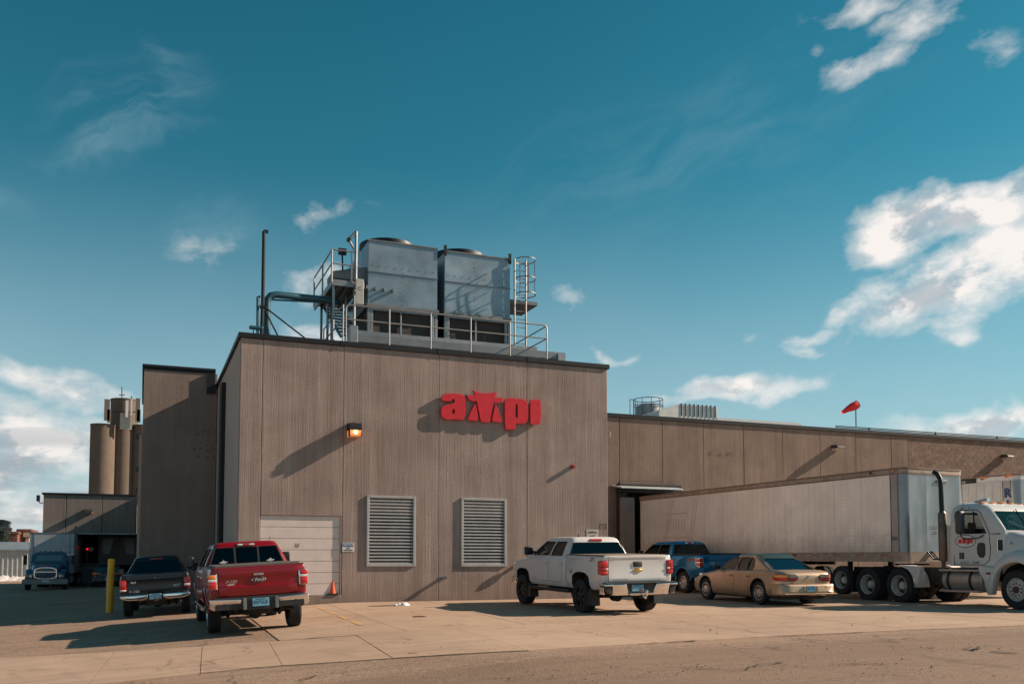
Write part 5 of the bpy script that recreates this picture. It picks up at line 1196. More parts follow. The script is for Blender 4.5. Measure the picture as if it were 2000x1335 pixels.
    cab, xw, yr_, yf_ = greenhouse(P_, pm, C.get('glass', 'glass_dark'), z0, C['wins'], rp, fp, root, C.get('blackpillar'))
    seats(root, C.get('seaty', (yc + 1.45,)), z0 + C.get('seath', .02)); seats(root, (yc + .55,), z0 - .08) if C.get('crew', True) else None
    cabin(root, yw - .55, z0 - .02, W_ * .8)
    # third brake light
    zz = z1 + (C['zr'] - z1) * .34; yb_ = C['r1'] + .02
    o = MB().box((-.19, yb_ - .035, zz - .028), (.19, yb_ + .06, zz + .030)).build('high_brake_light', C.get('hbl', REDL), root, bevel=.012)
    if C.get('hbl2'): MB().box((-.07, yb_ - .040, zz - .02), (.07, yb_ + .0, zz + .022)).build('lamp', REDL, o, bevel=.006); [MB().box((s_ * .17, yb_ - .040, zz - .02), (s_ * .09, yb_ + .0, zz + .02)).build('lamp', CLR, o, bevel=.006) for s_ in (-1, 1)]
    # bed cover / rails
    MB().box((-W_ * .86, rear + .05, zt - .02), (W_ * .86, yc - .02, zt + C.get('cover_h', .03))).build('bed_cover', C.get('cover', PLAS), root, bevel=.012)
    for s_ in (-1, 1): MB().box((s_ * W_ * .84, rear + .04, zt - .01), (s_ * W_ * .945, yc - .01, zt + .018)).build('bed_rail', PLAS, root, bevel=.008)
    # tailgate
    tw = W_ * .80; tz0 = C.get('tz0', zb + .24); tz1 = zt - .012
    gp_ = gpatch(bvh, 'y', -1, dense([(tz0 - .008, -tw - .008, tw + .008), (tz1 + .004, -tw - .008, tw + .008)], 5), 8, .002, .01).build('tailgate_gap', DRK, b)
    C['tail'](root, b, bvh, C, tw, tz0, tz1, rear)
    # bumper
    C['bumper'](root, b, bvh, C, rear)
    # wheels and running gear
    tr = C['track']
    for y, st_ in ((0, 0), (wb, C.get('steer', 0))):
        for s_ in (-1, 1): wheel(root, s_ * (tr - C['tw'] / 2), y, r, C['tw'], C['rim'], C['rr'], s_, st_)
    u = MB()
    u.tube([(-tr + .3, 0, r), (tr - .3, 0, r)], .055, 10).lathe([(-.17, .05), (-.1, .15), (.1, .15), (.17, .05)], 16, 'y', Matrix.Translation((.02, 0, r - .01)))
    for s_ in (-1, 1): u.box((s_ * .42, rear + .15, zb - .08), (s_ * .50, wb + .5, zb + .08)); u.tube([(s_ * .55, -.7, zb - .02), (s_ * .55, 0, r - .08), (s_ * .55, .7, zb - .05)], .035, 6)
    u.box((-W_ * .80, rear + .2, zb - .01), (W_ * .80, wb + .3, zb + .06)); u.tube([(-tr + .3, wb, r), (tr - .3, wb, r)], .05, 8)
    u.lathe([(-.1, 0), (-.1, .33), (.1, .33), (.1, 0)], 22, 'z', Matrix.Translation((0, -.62, zb - .07))); u.tube([(.35, .3, zb - .1), (.45, -.3, zb - .02), (.62, -.8, zb - .08), (.70, rear - .12, zb - .08)], .04, 10)
    u.tube([(.30, .2, zb - .12), (.30, 1.2, zb - .12)], .12, 10); u.box((-.45, 1.2, zb - .18), (.3, 2.0, zb))
    u.build('chassis', UND, root, smooth=40)
    u = MB(); u.box((-.45, rear - .02, zb - .02), (.45, rear + .06, zb + .05)); u.box((-.045, rear - .18, zb - .03), (.045, rear, zb + .06)); u.build('tow_hitch', mat('hitch_steel', (.10, .07, .055), .6, .5), root, bevel=.008)
    if C.get('flaps'):
        for s_ in (-1, 1):
            for y in (0, wb): MB().prism([(y - ra * .98, cz + .12), (y - ra * 1.02 - .05, cz + .1), (y - ra * 1.0 - .10, .22 if y == 0 else .24), (y - ra * .72, .20 if y == 0 else .26), (y - ra * .78, cz - .1)], 'x', s_ * (W_ - .24), s_ * (W_ + .015)).build('mud_flap', PLAS, root, bevel=.01)
    if C.get('board'):
        for s_ in (-1, 1): MB().prism([(s_ * (W_ - .2), zb - .10), (s_ * (W_ + .03), zb - .12), (s_ * (W_ + .05), zb - .07), (s_ * (W_ + .03), zb - .03), (s_ * (W_ - .2), zb - .05)], 'y', ra + .10, wb - ra - .06).build('running_board', C['board'], root, bevel=.01)
    # mirrors
    for s_ in (-1, 1):
        x0 = s_ * (W_ - .04); x1 = s_ * (W_ + C.get('mx', .30)); ym_ = yw - .52; mz = z0 + .03
        MB().box((x0, ym_ - .02, mz + .03), (s_ * (W_ + .1), ym_ + .05, mz + .10)).box((s_ * (W_ + .06), ym_ - .04, mz - .01), (x1, ym_ + .09, mz + C.get('mh', .24))).build('wing_mirror', C.get('mirror', PLAS), root, bevel=.03, segs=2, smooth=60)
        o = MB().box((s_ * (W_ + .08), ym_ - .046, mz + .02), (x1 - s_ * .02, ym_ - .042, mz + C.get('mh', .24) - .03)).build('mirror_glass', mat('mirror_glass', (.06, .08, .10), .05, .9), root)
    # front: grille and headlamps
    fy = yf - .06
    for s_ in (-1, 1): MB().box((s_ * W_ * .55, fy - .25, zh - .40), (s_ * W_ * .93, fy + .03, zh - .20)).build('headlight', CLR, root, bevel=.04, segs=2)
    MB().box((-W_ * .5, fy - .1, zh - .46), (W_ * .5, fy + .085, zh - .20)).build('grille', PLAS, root, bevel=.02)
    MB().box((-W_ * .93, fy - .2, zb), (W_ * .93, fy + .16, zb + .22)).build('front_bumper', CHR, root, bevel=.05, segs=2)
    if C.get('antenna'): MB().tube([(W_ * .85, yw + .2, zh), (W_ * .85, yw + .12, zh + .75)], .006, 5).build('antenna', BLK, root)
    return b, bvh, cab, xw, yr_
def tailgate_panel(root, bvh, pm, tw, rows_z, offs, label=None):
    """tailgate with horizontal swage lines: offsets vary per row"""
    mb = MB(); nc = 14; k = nc + 1; out = []; inn = []
    for z, of in zip(rows_z, offs):
        for i in range(k):
            u = -tw + 2 * tw * i / nc; h = hit(bvh, 'y', -1, u, z, None)
            if h is None: h = hit(bvh, 'y', -1, u, z - .03, -1.1)
            e = 1 if 0 < i < nc else .3; out.append((u, h - .008 - of * e, z)); inn.append((u, h + .01, z))
    n = len(out); nr = len(rows_z); fs = [(j * k + i, j * k + i + 1, (j + 1) * k + i + 1, (j + 1) * k + i) for j in range(nr - 1) for i in range(nc)]
    bd = [i for i in range(k)] + [j * k + nc for j in range(1, nr)] + [(nr - 1) * k + i for i in range(nc - 1, -1, -1)] + [j * k for j in range(nr - 2, 0, -1)]
    for i in range(len(bd)): a, b = bd[i], bd[(i + 1) % len(bd)]; fs.append((a, b, b + n, a + n))
    mb.add(out + inn, fs); return mb.build('tailgate', pm, root, smooth=24)
def corner_lamp(root, s_, W_, y, z0, z1, inner, depth, m, name='tail_light', out=.012, bev=.02):
    return MB().box((s_ * inner, y - .022, z0), (s_ * (W_ + out), y + depth, z1)).build(name, m, root, bevel=bev, segs=2, smooth=60)
# --- red pickup
def tail_red(root, b, bvh, C, tw, z0, z1, rear):
    h = z1 - z0; fr = [0, .03, .10, .13, .33, .37, .40, .62, .67, .70, .88, .93, 1.0]; of = [0, .012, .012, .016, .022, .012, .004, .004, .012, .018, .018, .010, .006]
    tg = tailgate_panel(root, bvh, C['paint'], tw, [z0 + h * q for q in fr], of)
    y = rear - .035
    MB().box((-.10, y - .02, z0 + h * .70), (.10, y + .02, z0 + h * .80)).build('latch_handle', CHR, tg, bevel=.012)
    o = MB().lathe([(0, 0), (-.012, 0), (-.012, .9), (-.004, 1), (0, 1)], 32, 'y', Matrix.Translation((0, y + .008, z0 + h * .56)) @ Matrix.Diagonal((.145, 1, .055, 1))).build('oval_badge', CHR, tg)
    MB().lathe([(-.014, 0), (-.014, .86)], 32, 'y', Matrix.Translation((0, y + .008, z0 + h * .56)) @ Matrix.Diagonal((.145, 1, .055, 1))).build('badge_field', PLAS, o)
    text_flat('lettering', 'Ford', .085, (0, y - .0065, z0 + h * .56), (1, 0, 0), (0, 0, 1), CLR, o, bold=.005, shear=.35, sx=1.1)
    text_flat('lettering', 'F-150', .085, (-.56, y - .012, z0 + h * .53), (1, 0, 0), (0, 0, 1), mat('badge_grey', (.35, .35, .35), .3, .6), tg, bold=.03, shear=.3, sx=1.1); text_flat('lettering', 'LARIAT', .05, (-.56, y - .012, z0 + h * .43), (1, 0, 0), (0, 0, 1), CLR, tg, bold=.01, sx=.9)
    for s_ in (-1, 1):
        fr_ = corner_lamp(root, s_, C['W'] * .985, rear, z0 + .16, z1 - .10, tw + .02, .20, CHR, 'tail_light', .012)
        corner_lamp(fr_, s_, C['W'] * .985, rear - .012, z0 + .175, z0 + .335, tw + .045, .195, REDL, 'lens', .02)
        corner_lamp(fr_, s_, C['W'] * .985, rear - .012, z0 + .375, z1 - .115, tw + .045, .195, REDL if s_ > 0 else AMB, 'lens', .02)
        corner_lamp(fr_, s_, C['W'] * .985, rear - .010, z0 + .342, z0 + .368, tw + .045, .19, CLR, 'lens', .018, .004)
def bump_red(root, b, bvh, C, rear):
    W_ = C['W']; z0, z1 = C['bz']; y0, y1 = rear - .20, rear - .03
    MB().box((-W_ * .9, y0 + .04, z0 + .02), (W_ * .9, y1 + .05, z1 - .01)).build('bumper_step', PLAS, root, bevel=.012)
    for s_ in (-1, 1):
        o = MB().prism([(s_ * .40, z0 + .02), (s_ * W_ * .93, z0 + .02), (s_ * W_ * 1.0, z0 + .06), (s_ * W_ * 1.0, z1 - .04), (s_ * W_ * .96, z1 - .02), (s_ * .36, z1 - .05)], 'y', y0, y1 + .10).shear(y1, z1, .30).build('bumper', CHR, root, bevel=.022, segs=2, smooth=60)
        MB().lathe([(0, .022), (-.006, .022), (-.006, 0)], 12, 'y', Matrix.Translation((s_ * .72, y0 + .042, (z0 + z1) / 2))).build('sensor', PLAS, o)
        MB().box((s_ * .29, y0 - .005, z0 + .01), (s_ * .355, y0 + .02, z1 - .03)).build('bracket', STEEL, root, bevel=.006)
    MB().prism([(-.28, z0), (.28, z0), (.36, z1 - .02), (-.36, z1 - .02)], 'y', y0 + .015, y1).build('plate_well', PLAS, root, bevel=.01)
    plate(root, .0, y0 + .005, (z0 + z1) / 2 + .01, C['plate'], .33, .165)
RED = paint('paint_red', (.22, .0012, .006), .1, .28, .06)
Cr = dict(W=1.0, wb=3.68, r=.40, tw=.275, track=.985, rr=.235, rim='spoke6', zb=.56, zbed=1.40, z0=1.36, z1=1.83, zr=1.945, yc=.80, yw=3.25, zhood=1.30, r1=1.02, f1=2.55, w1=.72, paint=RED, rear=-1.13, bz=(.52, .80), tz0=.80,
     doors=[(.92, 1.86, 1.05, 1.86), (1.90, 2.98, 1.90, 2.98)], wins=[[(1.12, 1.40), (1.82, 1.40), (1.82, 1.80), (1.22, 1.80)], [(1.92, 1.40), (3.02, 1.40), (2.52, 1.80), (1.92, 1.80)]], flare=True, tail=tail_red, bumper=bump_red, plate='850*GUE', hbl=CHR, hbl2=True,
     board=CHR, sillline=CHR, handle=CHR, mx=.24, mh=.25, antenna=True, seath=.10, cover_h=.05, cover=mat('cover_vinyl', (.10, .085, .075), .55), az=.44)
rd = vroot('pickup_truck', 'red crew cab pickup with chrome bumper parked facing the wall left of the shutter door', 'pickup truck', 2.36, 20.9, .2, .4, -3.3, z=gz(2.36, 20.9) + .01)
rb_, rbv, rcab, rxw, ryr = pickup(rd, Cr)
# rear window stickers, sliding pane frame
for x in (-.52, .52):
    z_ = 1.485; v, f_ = text2d('~=~', .16, .03); MB().lathe([(0, 0), (0, 1)], 14, 'y', Matrix.Translation((x, ryr(z_) - .000, z_ - .02)) @ Matrix.Diagonal((.05, 1, .025, 1))).build('sticker', WHT, rcab); MB().prism([(x - .10, z_ - .01), (x - .02, z_ + .03), (x + .01, z_ + .055), (x + .03, z_ + .02), (x + .10, z_ + .012), (x + .06, z_ - .012)], 'y', ryr(z_) - .003, ryr(z_) + .001).build('sticker', WHT, rcab)
for x in (-.26, .26): MB().loft([[(x - .022, ryr(z) - .008, z), (x + .022, ryr(z) - .008, z), (x + .022, ryr(z) + .02, z), (x - .022, ryr(z) + .02, z)] for z in (1.41, 1.81)]).build('window_divider', PLAS, rcab)
# --- white pickup
def tail_white(root, b, bvh, C, tw, z0, z1, rear):
    h = z1 - z0; fr = [0, .05, .16, .20, .75, .88, .92, .96, 1.0]; of = [0, .012, .014, .004, .002, .004, .018, .022, .018]
    tg = tailgate_panel(root, bvh, C['paint'], tw, [z0 + h * q for q in fr], of); y = rear - .014
    MB().box((-.125, y - .018, z0 + h * .58), (.125, y + .02, z0 + h * .79)).build('latch_handle', PLAS, tg, bevel=.018, segs=2)
    MB().prism([(-.155, z0 + h * .42), (-.06, z0 + h * .42), (-.05, z0 + h * .36), (.07, z0 + h * .36), (.08, z0 + h * .42), (.155, z0 + h * .435), (.135, z0 + h * .485), (.06, z0 + h * .485), (.05, z0 + h * .535), (-.06, z0 + h * .535), (-.07, z0 + h * .485), (-.13, z0 + h * .475)], 'y', y - .016, y + .01).build('bow_badge', mat('badge_gold', (.55, .32, .08), .3, .7), tg, bevel=.006)
    text_flat('lettering', 'SILVERADO', .075, (-.50, y - .0105, z0 + .055), (1, 0, 0), (0, 0, 1), mat('badge_grey', (.35, .35, .35)), tg, bold=.02, sx=1.1); text_flat('lettering', 'LT', .06, (.62, y - .0105, z0 + .055), (1, 0, 0), (0, 0, 1), mat('badge_grey', (.35, .35, .35)), tg)
    for s_ in (-1, 1):
        o = corner_lamp(root, s_, C['W'] * .985, rear, z0 + .17, z1 - .10, tw + .015, .22, REDD, 'tail_light', .010, .03)
        for a, c in ((z0 + .185, z0 + .27), (z0 + .285, z0 + .355), (z0 + .37, z1 - .115)): corner_lamp(o, s_, C['W'] * .985, rear - .010, a, c, tw + .035, .215, REDL, 'lens', .018, .02)
        corner_lamp(o, s_, C['W'] * .5, rear - .018, z0 + .295, z0 + .345, tw + .03, .05, CLR, 'reverse_lens', -C['W'] * .5 + tw + .10, .008)
        ptext(bvh, 'Z71', .13, -.62 + (.0 if s_ < 0 else 0), z1 - .085, 'x', s_, REDD, root, 'badge', bold=.03, shear=.3, sx=1.1); ptext(bvh, 'SILVERADO', .06, 2.82, .80, 'x', s_, mat('badge_grey', (.35, .35, .35)), root, 'badge', bold=.01, off=.012)
    MB().lathe([(0, 0), (0, .085), (.004, .085), (.004, 0)], 20, 'x', Matrix.Translation((-C['W'] - .0, .52, 1.05))).build('fuel_flap', C['paint'], root)
def bump_white(root, b, bvh, C, rear):
    W_ = C['W']; z0, z1 = C['bz']; y0, y1 = rear - .22, rear - .03
    for s_ in (-1, 1):
        MB().prism([(s_ * .33, z0), (s_ * W_ * .78, z0), (s_ * W_ * .80, z1 - .02), (s_ * .42, z1 - .02)], 'y', y0, y1 + .05).shear(y1, z1, .25).build('bumper', CHR, root, bevel=.022, segs=2, smooth=60)
        MB().prism([(s_ * W_ * .80, z0 + .03), (s_ * W_ * .95, z0 + .06), (s_ * W_ * 1.01, z1 - .06), (s_ * W_ * .80, z1 - .06)], 'y', y0 + .04, y1 + .12).build('bumper_pocket', PLAS, root, bevel=.015)
        MB().box((s_ * W_ * .78, y0 + .01, z1 - .065), (s_ * W_ * 1.02, y1 + .14, z1 - .02)).build('bumper_cap', CHR, root, bevel=.014, segs=2)
        MB().box((s_ * W_ * .96, y0 + .12, z0 + .02), (s_ * W_ * 1.0, y1 + .14, z1 - .06)).build('bumper_side', CHR, root, bevel=.01)
    MB().box((-W_ * .98, y0 + .01, z1 - .018), (W_ * .98, y1 + .02, z1 + .012)).build('bumper_step', PLAS, root, bevel=.008); MB().box((-.33, y0 + .0, z0), (.33, y1 + .04, z0 + .055)).build('bumper_bar', CHR, root, bevel=.01)
    MB().box((-.40, y0 + .06, z0 + .05), (.40, y1 + .02, z1 - .02)).build('plate_well', PLAS, root, bevel=.01); plate(root, -.10, y0 + .055, (z0 + z1) / 2 + .025, C['plate'], .33, .155)
    MB().tube([(.0, y0 - .15, z0 - .05), (.0, y0 + .2, z0 - .05)], .035, 8).lathe([(-.06, .02), (0, .025), (.03, .03), (.06, .045), (.10, .03), (.11, 0)], 14, 'z', Matrix.Translation((.04, y0 - .13, z0 + .04))).build('hitch_ball', CHR, root)
WHP = paint('paint_white', (.62, .59, .57), .0, .3, .12)
Cw = dict(W=1.015, wb=3.66, r=.425, tw=.31, track=1.045, rr=.25, rim='black', zb=.60, zbed=1.46, z0=1.42, z1=1.80, zr=1.935, yc=.86, yw=3.28, zhood=1.36, r1=1.00, f1=2.66, w1=.74, paint=WHP, rear=-1.13, bz=(.50, .80), tz0=.82, ra=.53, az=.52, sq=.7,
     doors=[(.98, 1.86, 1.10, 1.86), (1.90, 2.94, 1.90, 2.94)], wins=[[(1.14, 1.44), (1.82, 1.44), (1.82, 1.80), (1.24, 1.80)], [(1.94, 1.44), (2.98, 1.44), (2.52, 1.80), (1.94, 1.80)]], tail=tail_white, bumper=bump_white, plate='DX CH1A5', flaps=True, board=PLAS, mx=.30, mh=.22, seath=-.05, hbl2=False,
     cover=mat('cover_tan', (.20, .14, .10), .6), cover_h=.02, rglass='glass_dark', glass='glass_dark')
wt = vroot('pickup_truck', 'white lifted crew cab pickup with black wheels parked facing the wall right of the louvres', 'pickup truck', 11.40, 21.05, 1.0, 1.0, -.8, z=gz(11.4, 21.0) + .01)
wb_, wbv, wcab, wxw, wyr = pickup(wt, Cw)
MB().prism([(2.0, 1.925), (2.12, 1.93), (2.02, 2.0)], 'x', -.01, .01).build('roof_antenna', BLK, wt)
# --- blue pickup
def tail_blue(root, b, bvh, C, tw, z0, z1, rear):
    h = z1 - z0; tg = tailgate_panel(root, bvh, C['paint'], tw, [z0 + h * q for q in [0, .03, .35, .40, .68, .72, 1.]], [0, .012, .02, .006, .006, .018, .01]); text_flat('lettering', 'F-150', .09, (-.5, rear - .05, z0 + h * .5), (1, 0, 0), (0, 0, 1), CLR, tg, bold=.02)
    for s_ in (-1, 1):
        fr_ = MB().prism([(rear - .02, z0 + .16), (rear + .12, z0 + .16), (rear + .26, z0 + .28), (rear + .27, z1 - .09), (rear - .02, z1 - .09)], 'x', s_ * (tw + .02), s_ * (C['W'] + .004)).build('tail_light', CHR, root, bevel=.015)
        MB().prism([(rear - .03, z0 + .19), (rear + .11, z0 + .19), (rear + .23, z0 + .29), (rear + .23, z0 + .32), (rear - .03, z0 + .32)], 'x', s_ * (tw + .05), s_ * (C['W'] + .012)).build('lens', REDL, fr_, bevel=.006); MB().box((s_ * (tw + .05), rear - .03, z0 + .35), (s_ * (C['W'] + .012), rear + .24, z1 - .12)).build('lens', REDL, fr_, bevel=.006)
        ptext(bvh, '4x4', .20, -.52, z1 - .15, 'x', s_, mat('decal_red', (.30, .11, .07), .5), root, 'decal', bold=.02, shear=.3, sx=1.3)
BLU = paint('paint_blue', (.012, .17, .36), .5, .25, .2)
Cb = dict(Cr); Cb.update(paint=BLU, tail=tail_blue, bumper=bump_red, plate='', board=None, sillline=None, handle=BLU, rim='spoke7', flarem=BLU, cover=PLAS, cover_h=.06, mx=.24, mh=.2, blackpillar=True, glass='glass_mid', rglass='glass_mid', antenna=False, hbl=CHR, plate_=None)
Cb['plate'] = '417 KTX'
bt = vroot('pickup_truck', 'blue crew cab pickup parked behind the tan sedan beside the long trailer', 'pickup truck', 19.7, 29.3, 0, .0, -.5, z=gz(19.9, 29.5) + .01)
pickup(bt, Cb)
# --- black pickup (older, standard cab look)
def tail_black(root, b, bvh, C, tw, z0, z1, rear):
    h = z1 - z0; tg = tailgate_panel(root, bvh, C['paint'], tw, [z0 + h * q for q in [0, .04, .30, .34, .70, .74, .84, .88, 1.]], [0, .01, .012, .008, .008, .014, .014, .006, .004])
    G_ = mat('badge_pale', (.40, .42, .45), .4, .2)
    text_flat('lettering', 'F-150', .10, (-.58, rear - .03, z0 + h * .14), (1, 0, 0), (0, 0, 1), G_, tg, bold=.01, sx=1.2); text_flat('lettering', '4x4', .10, (-.60, rear - .03, z0 + h * .62), (1, 0, 0), (0, 0, 1), G_, tg, bold=.03, sx=1.); text_flat('lettering', 'XLT', .09, (.58, rear - .03, z0 + h * .35), (1, 0, 0), (0, 0, 1), G_, tg, bold=.0, shear=.3, sx=1.2)
    MB().lathe([(0, .02), (-.01, .018), (-.012, 0)], 12, 'y', Matrix.Translation((0, rear - .02, z0 + h * .80))).build('lock', STEEL, tg)
    for s_ in (-1, 1):
        o = corner_lamp(root, s_, C['W'] * .985, rear, z0 + .10, z1 - .14, tw + .012, .14, REDL if s_ < 0 else REDD, 'tail_light', .008, .015); corner_lamp(o, s_, C['W'] * .985, rear - .006, z0 + .105 if s_ < 0 else z0 + .17, z0 + .15 if s_ < 0 else z0 + .23, tw + .02, .10, CLR, 'reverse_lens', .004, .004)
def bump_black(root, b, bvh, C, rear):
    W_ = C['W']; z0, z1 = C['bz']; y0, y1 = rear - .18, rear - .02
    for s_ in (-1, 1): MB().prism([(s_ * .20, z0 + .08), (s_ * .35, z0 + .02), (s_ * W_ * .80, z0 + .03), (s_ * W_ * .98, z0 + .10), (s_ * W_ * .99, z1 - .03), (s_ * W_ * .95, z1), (s_ * .22, z1)], 'y', y0, y1 + .08).build('bumper', CHR, root, bevel=.028, segs=3, smooth=60)
    MB().box((-.22, y0 + .04, z0), (.22, y1 + .02, z1 - .01)).build('plate_well', PLAS, root, bevel=.01); plate(root, 0, y0 + .03, (z0 + z1) / 2 + .02, C['plate'], .33, .16)
BKP = paint('paint_black_blue', (.004, .006, .010), .0, .32, .02)
Ck = dict(W=.985, wb=3.52, r=.38, tw=.25, track=.95, rr=.21, rim='spoke6', zb=.50, zbed=1.27, z0=1.22, z1=1.66, zr=1.80, yc=1.06, yw=3.0, zhood=1.15, r1=1.30, f1=2.35, w1=.68, paint=BKP, rear=-1.10, bz=(.50, .68), tz0=.70, az=.42,
     doors=[(1.45, 2.75, 1.45, 2.75)], wins=[[(1.40, 1.26), (1.80, 1.26), (1.80, 1.62), (1.46, 1.62)], [(1.88, 1.26), (2.78, 1.26), (2.34, 1.62), (1.88, 1.62)]], tail=tail_black, bumper=bump_black, plate='513*LCT', crew=False, seaty=(2.0,), seath=.12, mx=.24, mh=.2, hbl=REDD, hbl2=False, antenna=True, rglass='glass_mid', cover=PLAS, cover_h=-.005)
bk = vroot('pickup_truck', 'dark blue black older pickup parked left of the red pickup in the shade', 'pickup truck', .50, 28.3, -2.5, 0, -3.6, z=gz(.50, 28.3) + .01); bk.scale = (.93,) * 3
pickup(bk, Ck)
# ------------------------------------------------------------------ sedan
def sedan(root, pm, plate_txt='041 HLS', simple=False):
    W_ = .88; wb = 2.72; r = .325; rear = -1.05; yf = 3.64
    def prof(zb_, zt_, w_, sh, tp):
        # shoulder line height sh, top width factor tp
        return [(0, zb_), (w_ * .80, zb_), (w_ * .93, zb_ + .03), (w_ * .985, zb_ + .12), (w_, zb_ + .26), (w_ * 1.0, .56), (w_ * .985, sh - .06), (w_ * .965, sh), (w_ * (.5 + tp * .5), zt_ - .03), (w_ * tp, zt_ - .006), (w_ * tp * .6, zt_ + .006), (0, zt_ + .012)]
    st = [(rear - .02, prof(.36, .80, W_ * .70, .72, .8)), (rear + .02, prof(.30, .88, W_ * .84, .80, .85)), (rear + .12, prof(.27, .935, W_ * .93, .86, .86)), (rear + .40, prof(.24, .965, W_ * .985, .89, .86)), (-.15, prof(.22, .965, W_, .90, .88)), (.5, prof(.20, .955, W_, .90, .9)), (1.8, prof(.20, .93, W_, .885, .9)),
          (2.28, prof(.20, .915, W_, .85, .84)), (2.9, prof(.21, .84, W_ * .985, .78, .80)), (3.3, prof(.23, .74, W_ * .94, .68, .78)), (3.55, prof(.25, .64, W_ * .84, .58, .78)), (yf, prof(.30, .52, W_ * .66, .48, .8))]
    body = loftm(st, [pm, UND], smooth=50)
    cut = MB(); cut.cm = 1
    for y in (0, wb):
        for s_ in (-1, 1): cut.prism([(y + .40, -.2)] + [(y + .385 * math.cos(a), r + .02 + .385 * math.sin(a)) for a in [math.pi * i / 16 for i in range(17)]] + [(y - .40, -.2)], 'x', s_ * (W_ - .30), s_ * (W_ + .3))
    me = finish(boolean(body, [cut.mesh('c', [pm, UND])], [pm, UND]), 40); b = ob('body', me, root); bvh = bvh_of(me)
    for y in (0, wb):
        for s_ in (-1, 1):
            pts = []
            for i in range(15):
                a = R(-8 + 196 * i / 14); yy = y + .40 * math.cos(a); zz = r + .02 + .40 * math.sin(a); h = hit(bvh, 'x', s_, yy, zz, s_ * W_ * .985); pts.append((h - s_ * .004, yy, zz))
            MB().tube(pts, .016, 6).build('wheel_arch', pm, b, smooth=60)
    for s_ in (-1, 1):
        for (y0, y1, q0, q1) in ((.32, 1.16, .52, 1.16), (1.18, 2.22, 1.18, 2.22)):
            rows = dense([(.27, q0, q1), (.55, (y0 + q0 * 2) / 3, y1), (.885, y0, y1)], 5)
            gpatch(bvh, 'x', s_, [(z + (-.006 if i == 0 else 0), a - .006, c + .006) for i, (z, a, c) in enumerate(rows)], 8, .001, .008).build('door_gap', DRK, b); d = gpatch(bvh, 'x', s_, rows, 8, .004, .01).build('door', pm, root, smooth=40)
            h = hit(bvh, 'x', s_, y0 + .14, .78, s_ * W_); MB().box((h - s_ * .01, y0 + .07, .75), (h + s_ * .006, y0 + .22, .81)).build('handle_recess', DRK, d, bevel=.004); MB().box((h - s_ * .0, y0 + .075, .775), (h + s_ * .018, y0 + .215, .805)).build('handle', pm, d, bevel=.006)
        for (a, c) in ((.48, 1.14), (1.20, 2.18)): gpatch(bvh, 'x', s_, [(.535, a, c), (.56, a, c), (.575, a, c)], 8, .016, .03).build('side_moulding', pm, root, smooth=60)
        gpatch(bvh, 'x', s_, [(.56, -.92, -.42), (.585, -.92, -.42)], 6, .010, .02).build('side_moulding', pm, root)
    P_ = dict(z0=.93, z1=1.29, zr=1.425, r0=-.60, f0=2.25, r1=.24, f1=1.46, w0=W_ * .91, w1=.625, roofin=.5, c=.17, rglass='glass_blue')
    def arc(pl, it=2): return smoothpoly(pl, it)
    w1_ = [(.62, .96), (1.12, .96), (1.12, 1.32), (.74, 1.325), (.50, 1.28), (.40, 1.16), (.44, 1.03)]
    w1a = [(.66, .955), (1.13, .955), (1.13, 1.30), (.66, 1.30)]; w1b = [(.36, .955), (.63, .955), (.63, 1.30), (.52, 1.285), (.42, 1.22), (.35, 1.10), (.33, 1.0)]
    w2 = [(1.19, .955), (2.06, .955), (1.88, 1.08), (1.68, 1.20), (1.50, 1.28), (1.38, 1.30), (1.19, 1.30)]
    cab, xw, yr_, yf_ = greenhouse(P_, pm, 'glass_mid', .93, [w1a, w1b, w2], [(-.62, .965), (.62, .965), (.66, .99), (.52, 1.24), (.47, 1.265), (-.47, 1.265), (-.52, 1.24), (-.66, .99)], [(-.70, .96), (.70, .96), (.57, 1.27), (-.57, 1.27)], root)
    seats(root, (.55,), .90); seats(root, (1.35,), .98); cabin(root, 1.75, .93, .7)
    MB().box((-.62, -.3, .93), (.62, .2, .95)).build('parcel_shelf', INT, root)
    # boot lid seam, lamps, bumper
    gpatch(bvh, 'y', -1, dense([(.60, -.42, .42), (.66, -.60, .60), (.90, -.66, .66)], 3), 8, .004, .01).build('boot_lid', pm, root, smooth=40)
    o = MB().tube([(0, rear - .02, .80), (.0, rear - .03, .81)], .035, 14).build('round_badge', CHR, root)
    for s_ in (-1, 1):
        # wraparound oval lamp in clear, amber and red, following the corner in plan
        PTH = [(.34, rear - .032), (.58, rear - .032), (.70, rear - .015), (.765, rear + .05), (.835, rear + .16), (.872, rear + .36)]
        cum_ = [0]
        for a_, b_ in zip(PTH, PTH[1:]): cum_.append(cum_[-1] + math.dist(a_, b_))
        def at_(s0):
            s0 = max(0, min(cum_[-1], s0))
            for i_ in range(len(PTH) - 1):
                if s0 <= cum_[i_ + 1]:
                    t_ = (s0 - cum_[i_]) / (cum_[i_ + 1] - cum_[i_]); a_, b_ = PTH[i_], PTH[i_ + 1]; d_ = Vector((b_[0] - a_[0], b_[1] - a_[1])).normalized(); return a_[0] + (b_[0] - a_[0]) * t_, a_[1] + (b_[1] - a_[1]) * t_, d_.y, -d_.x
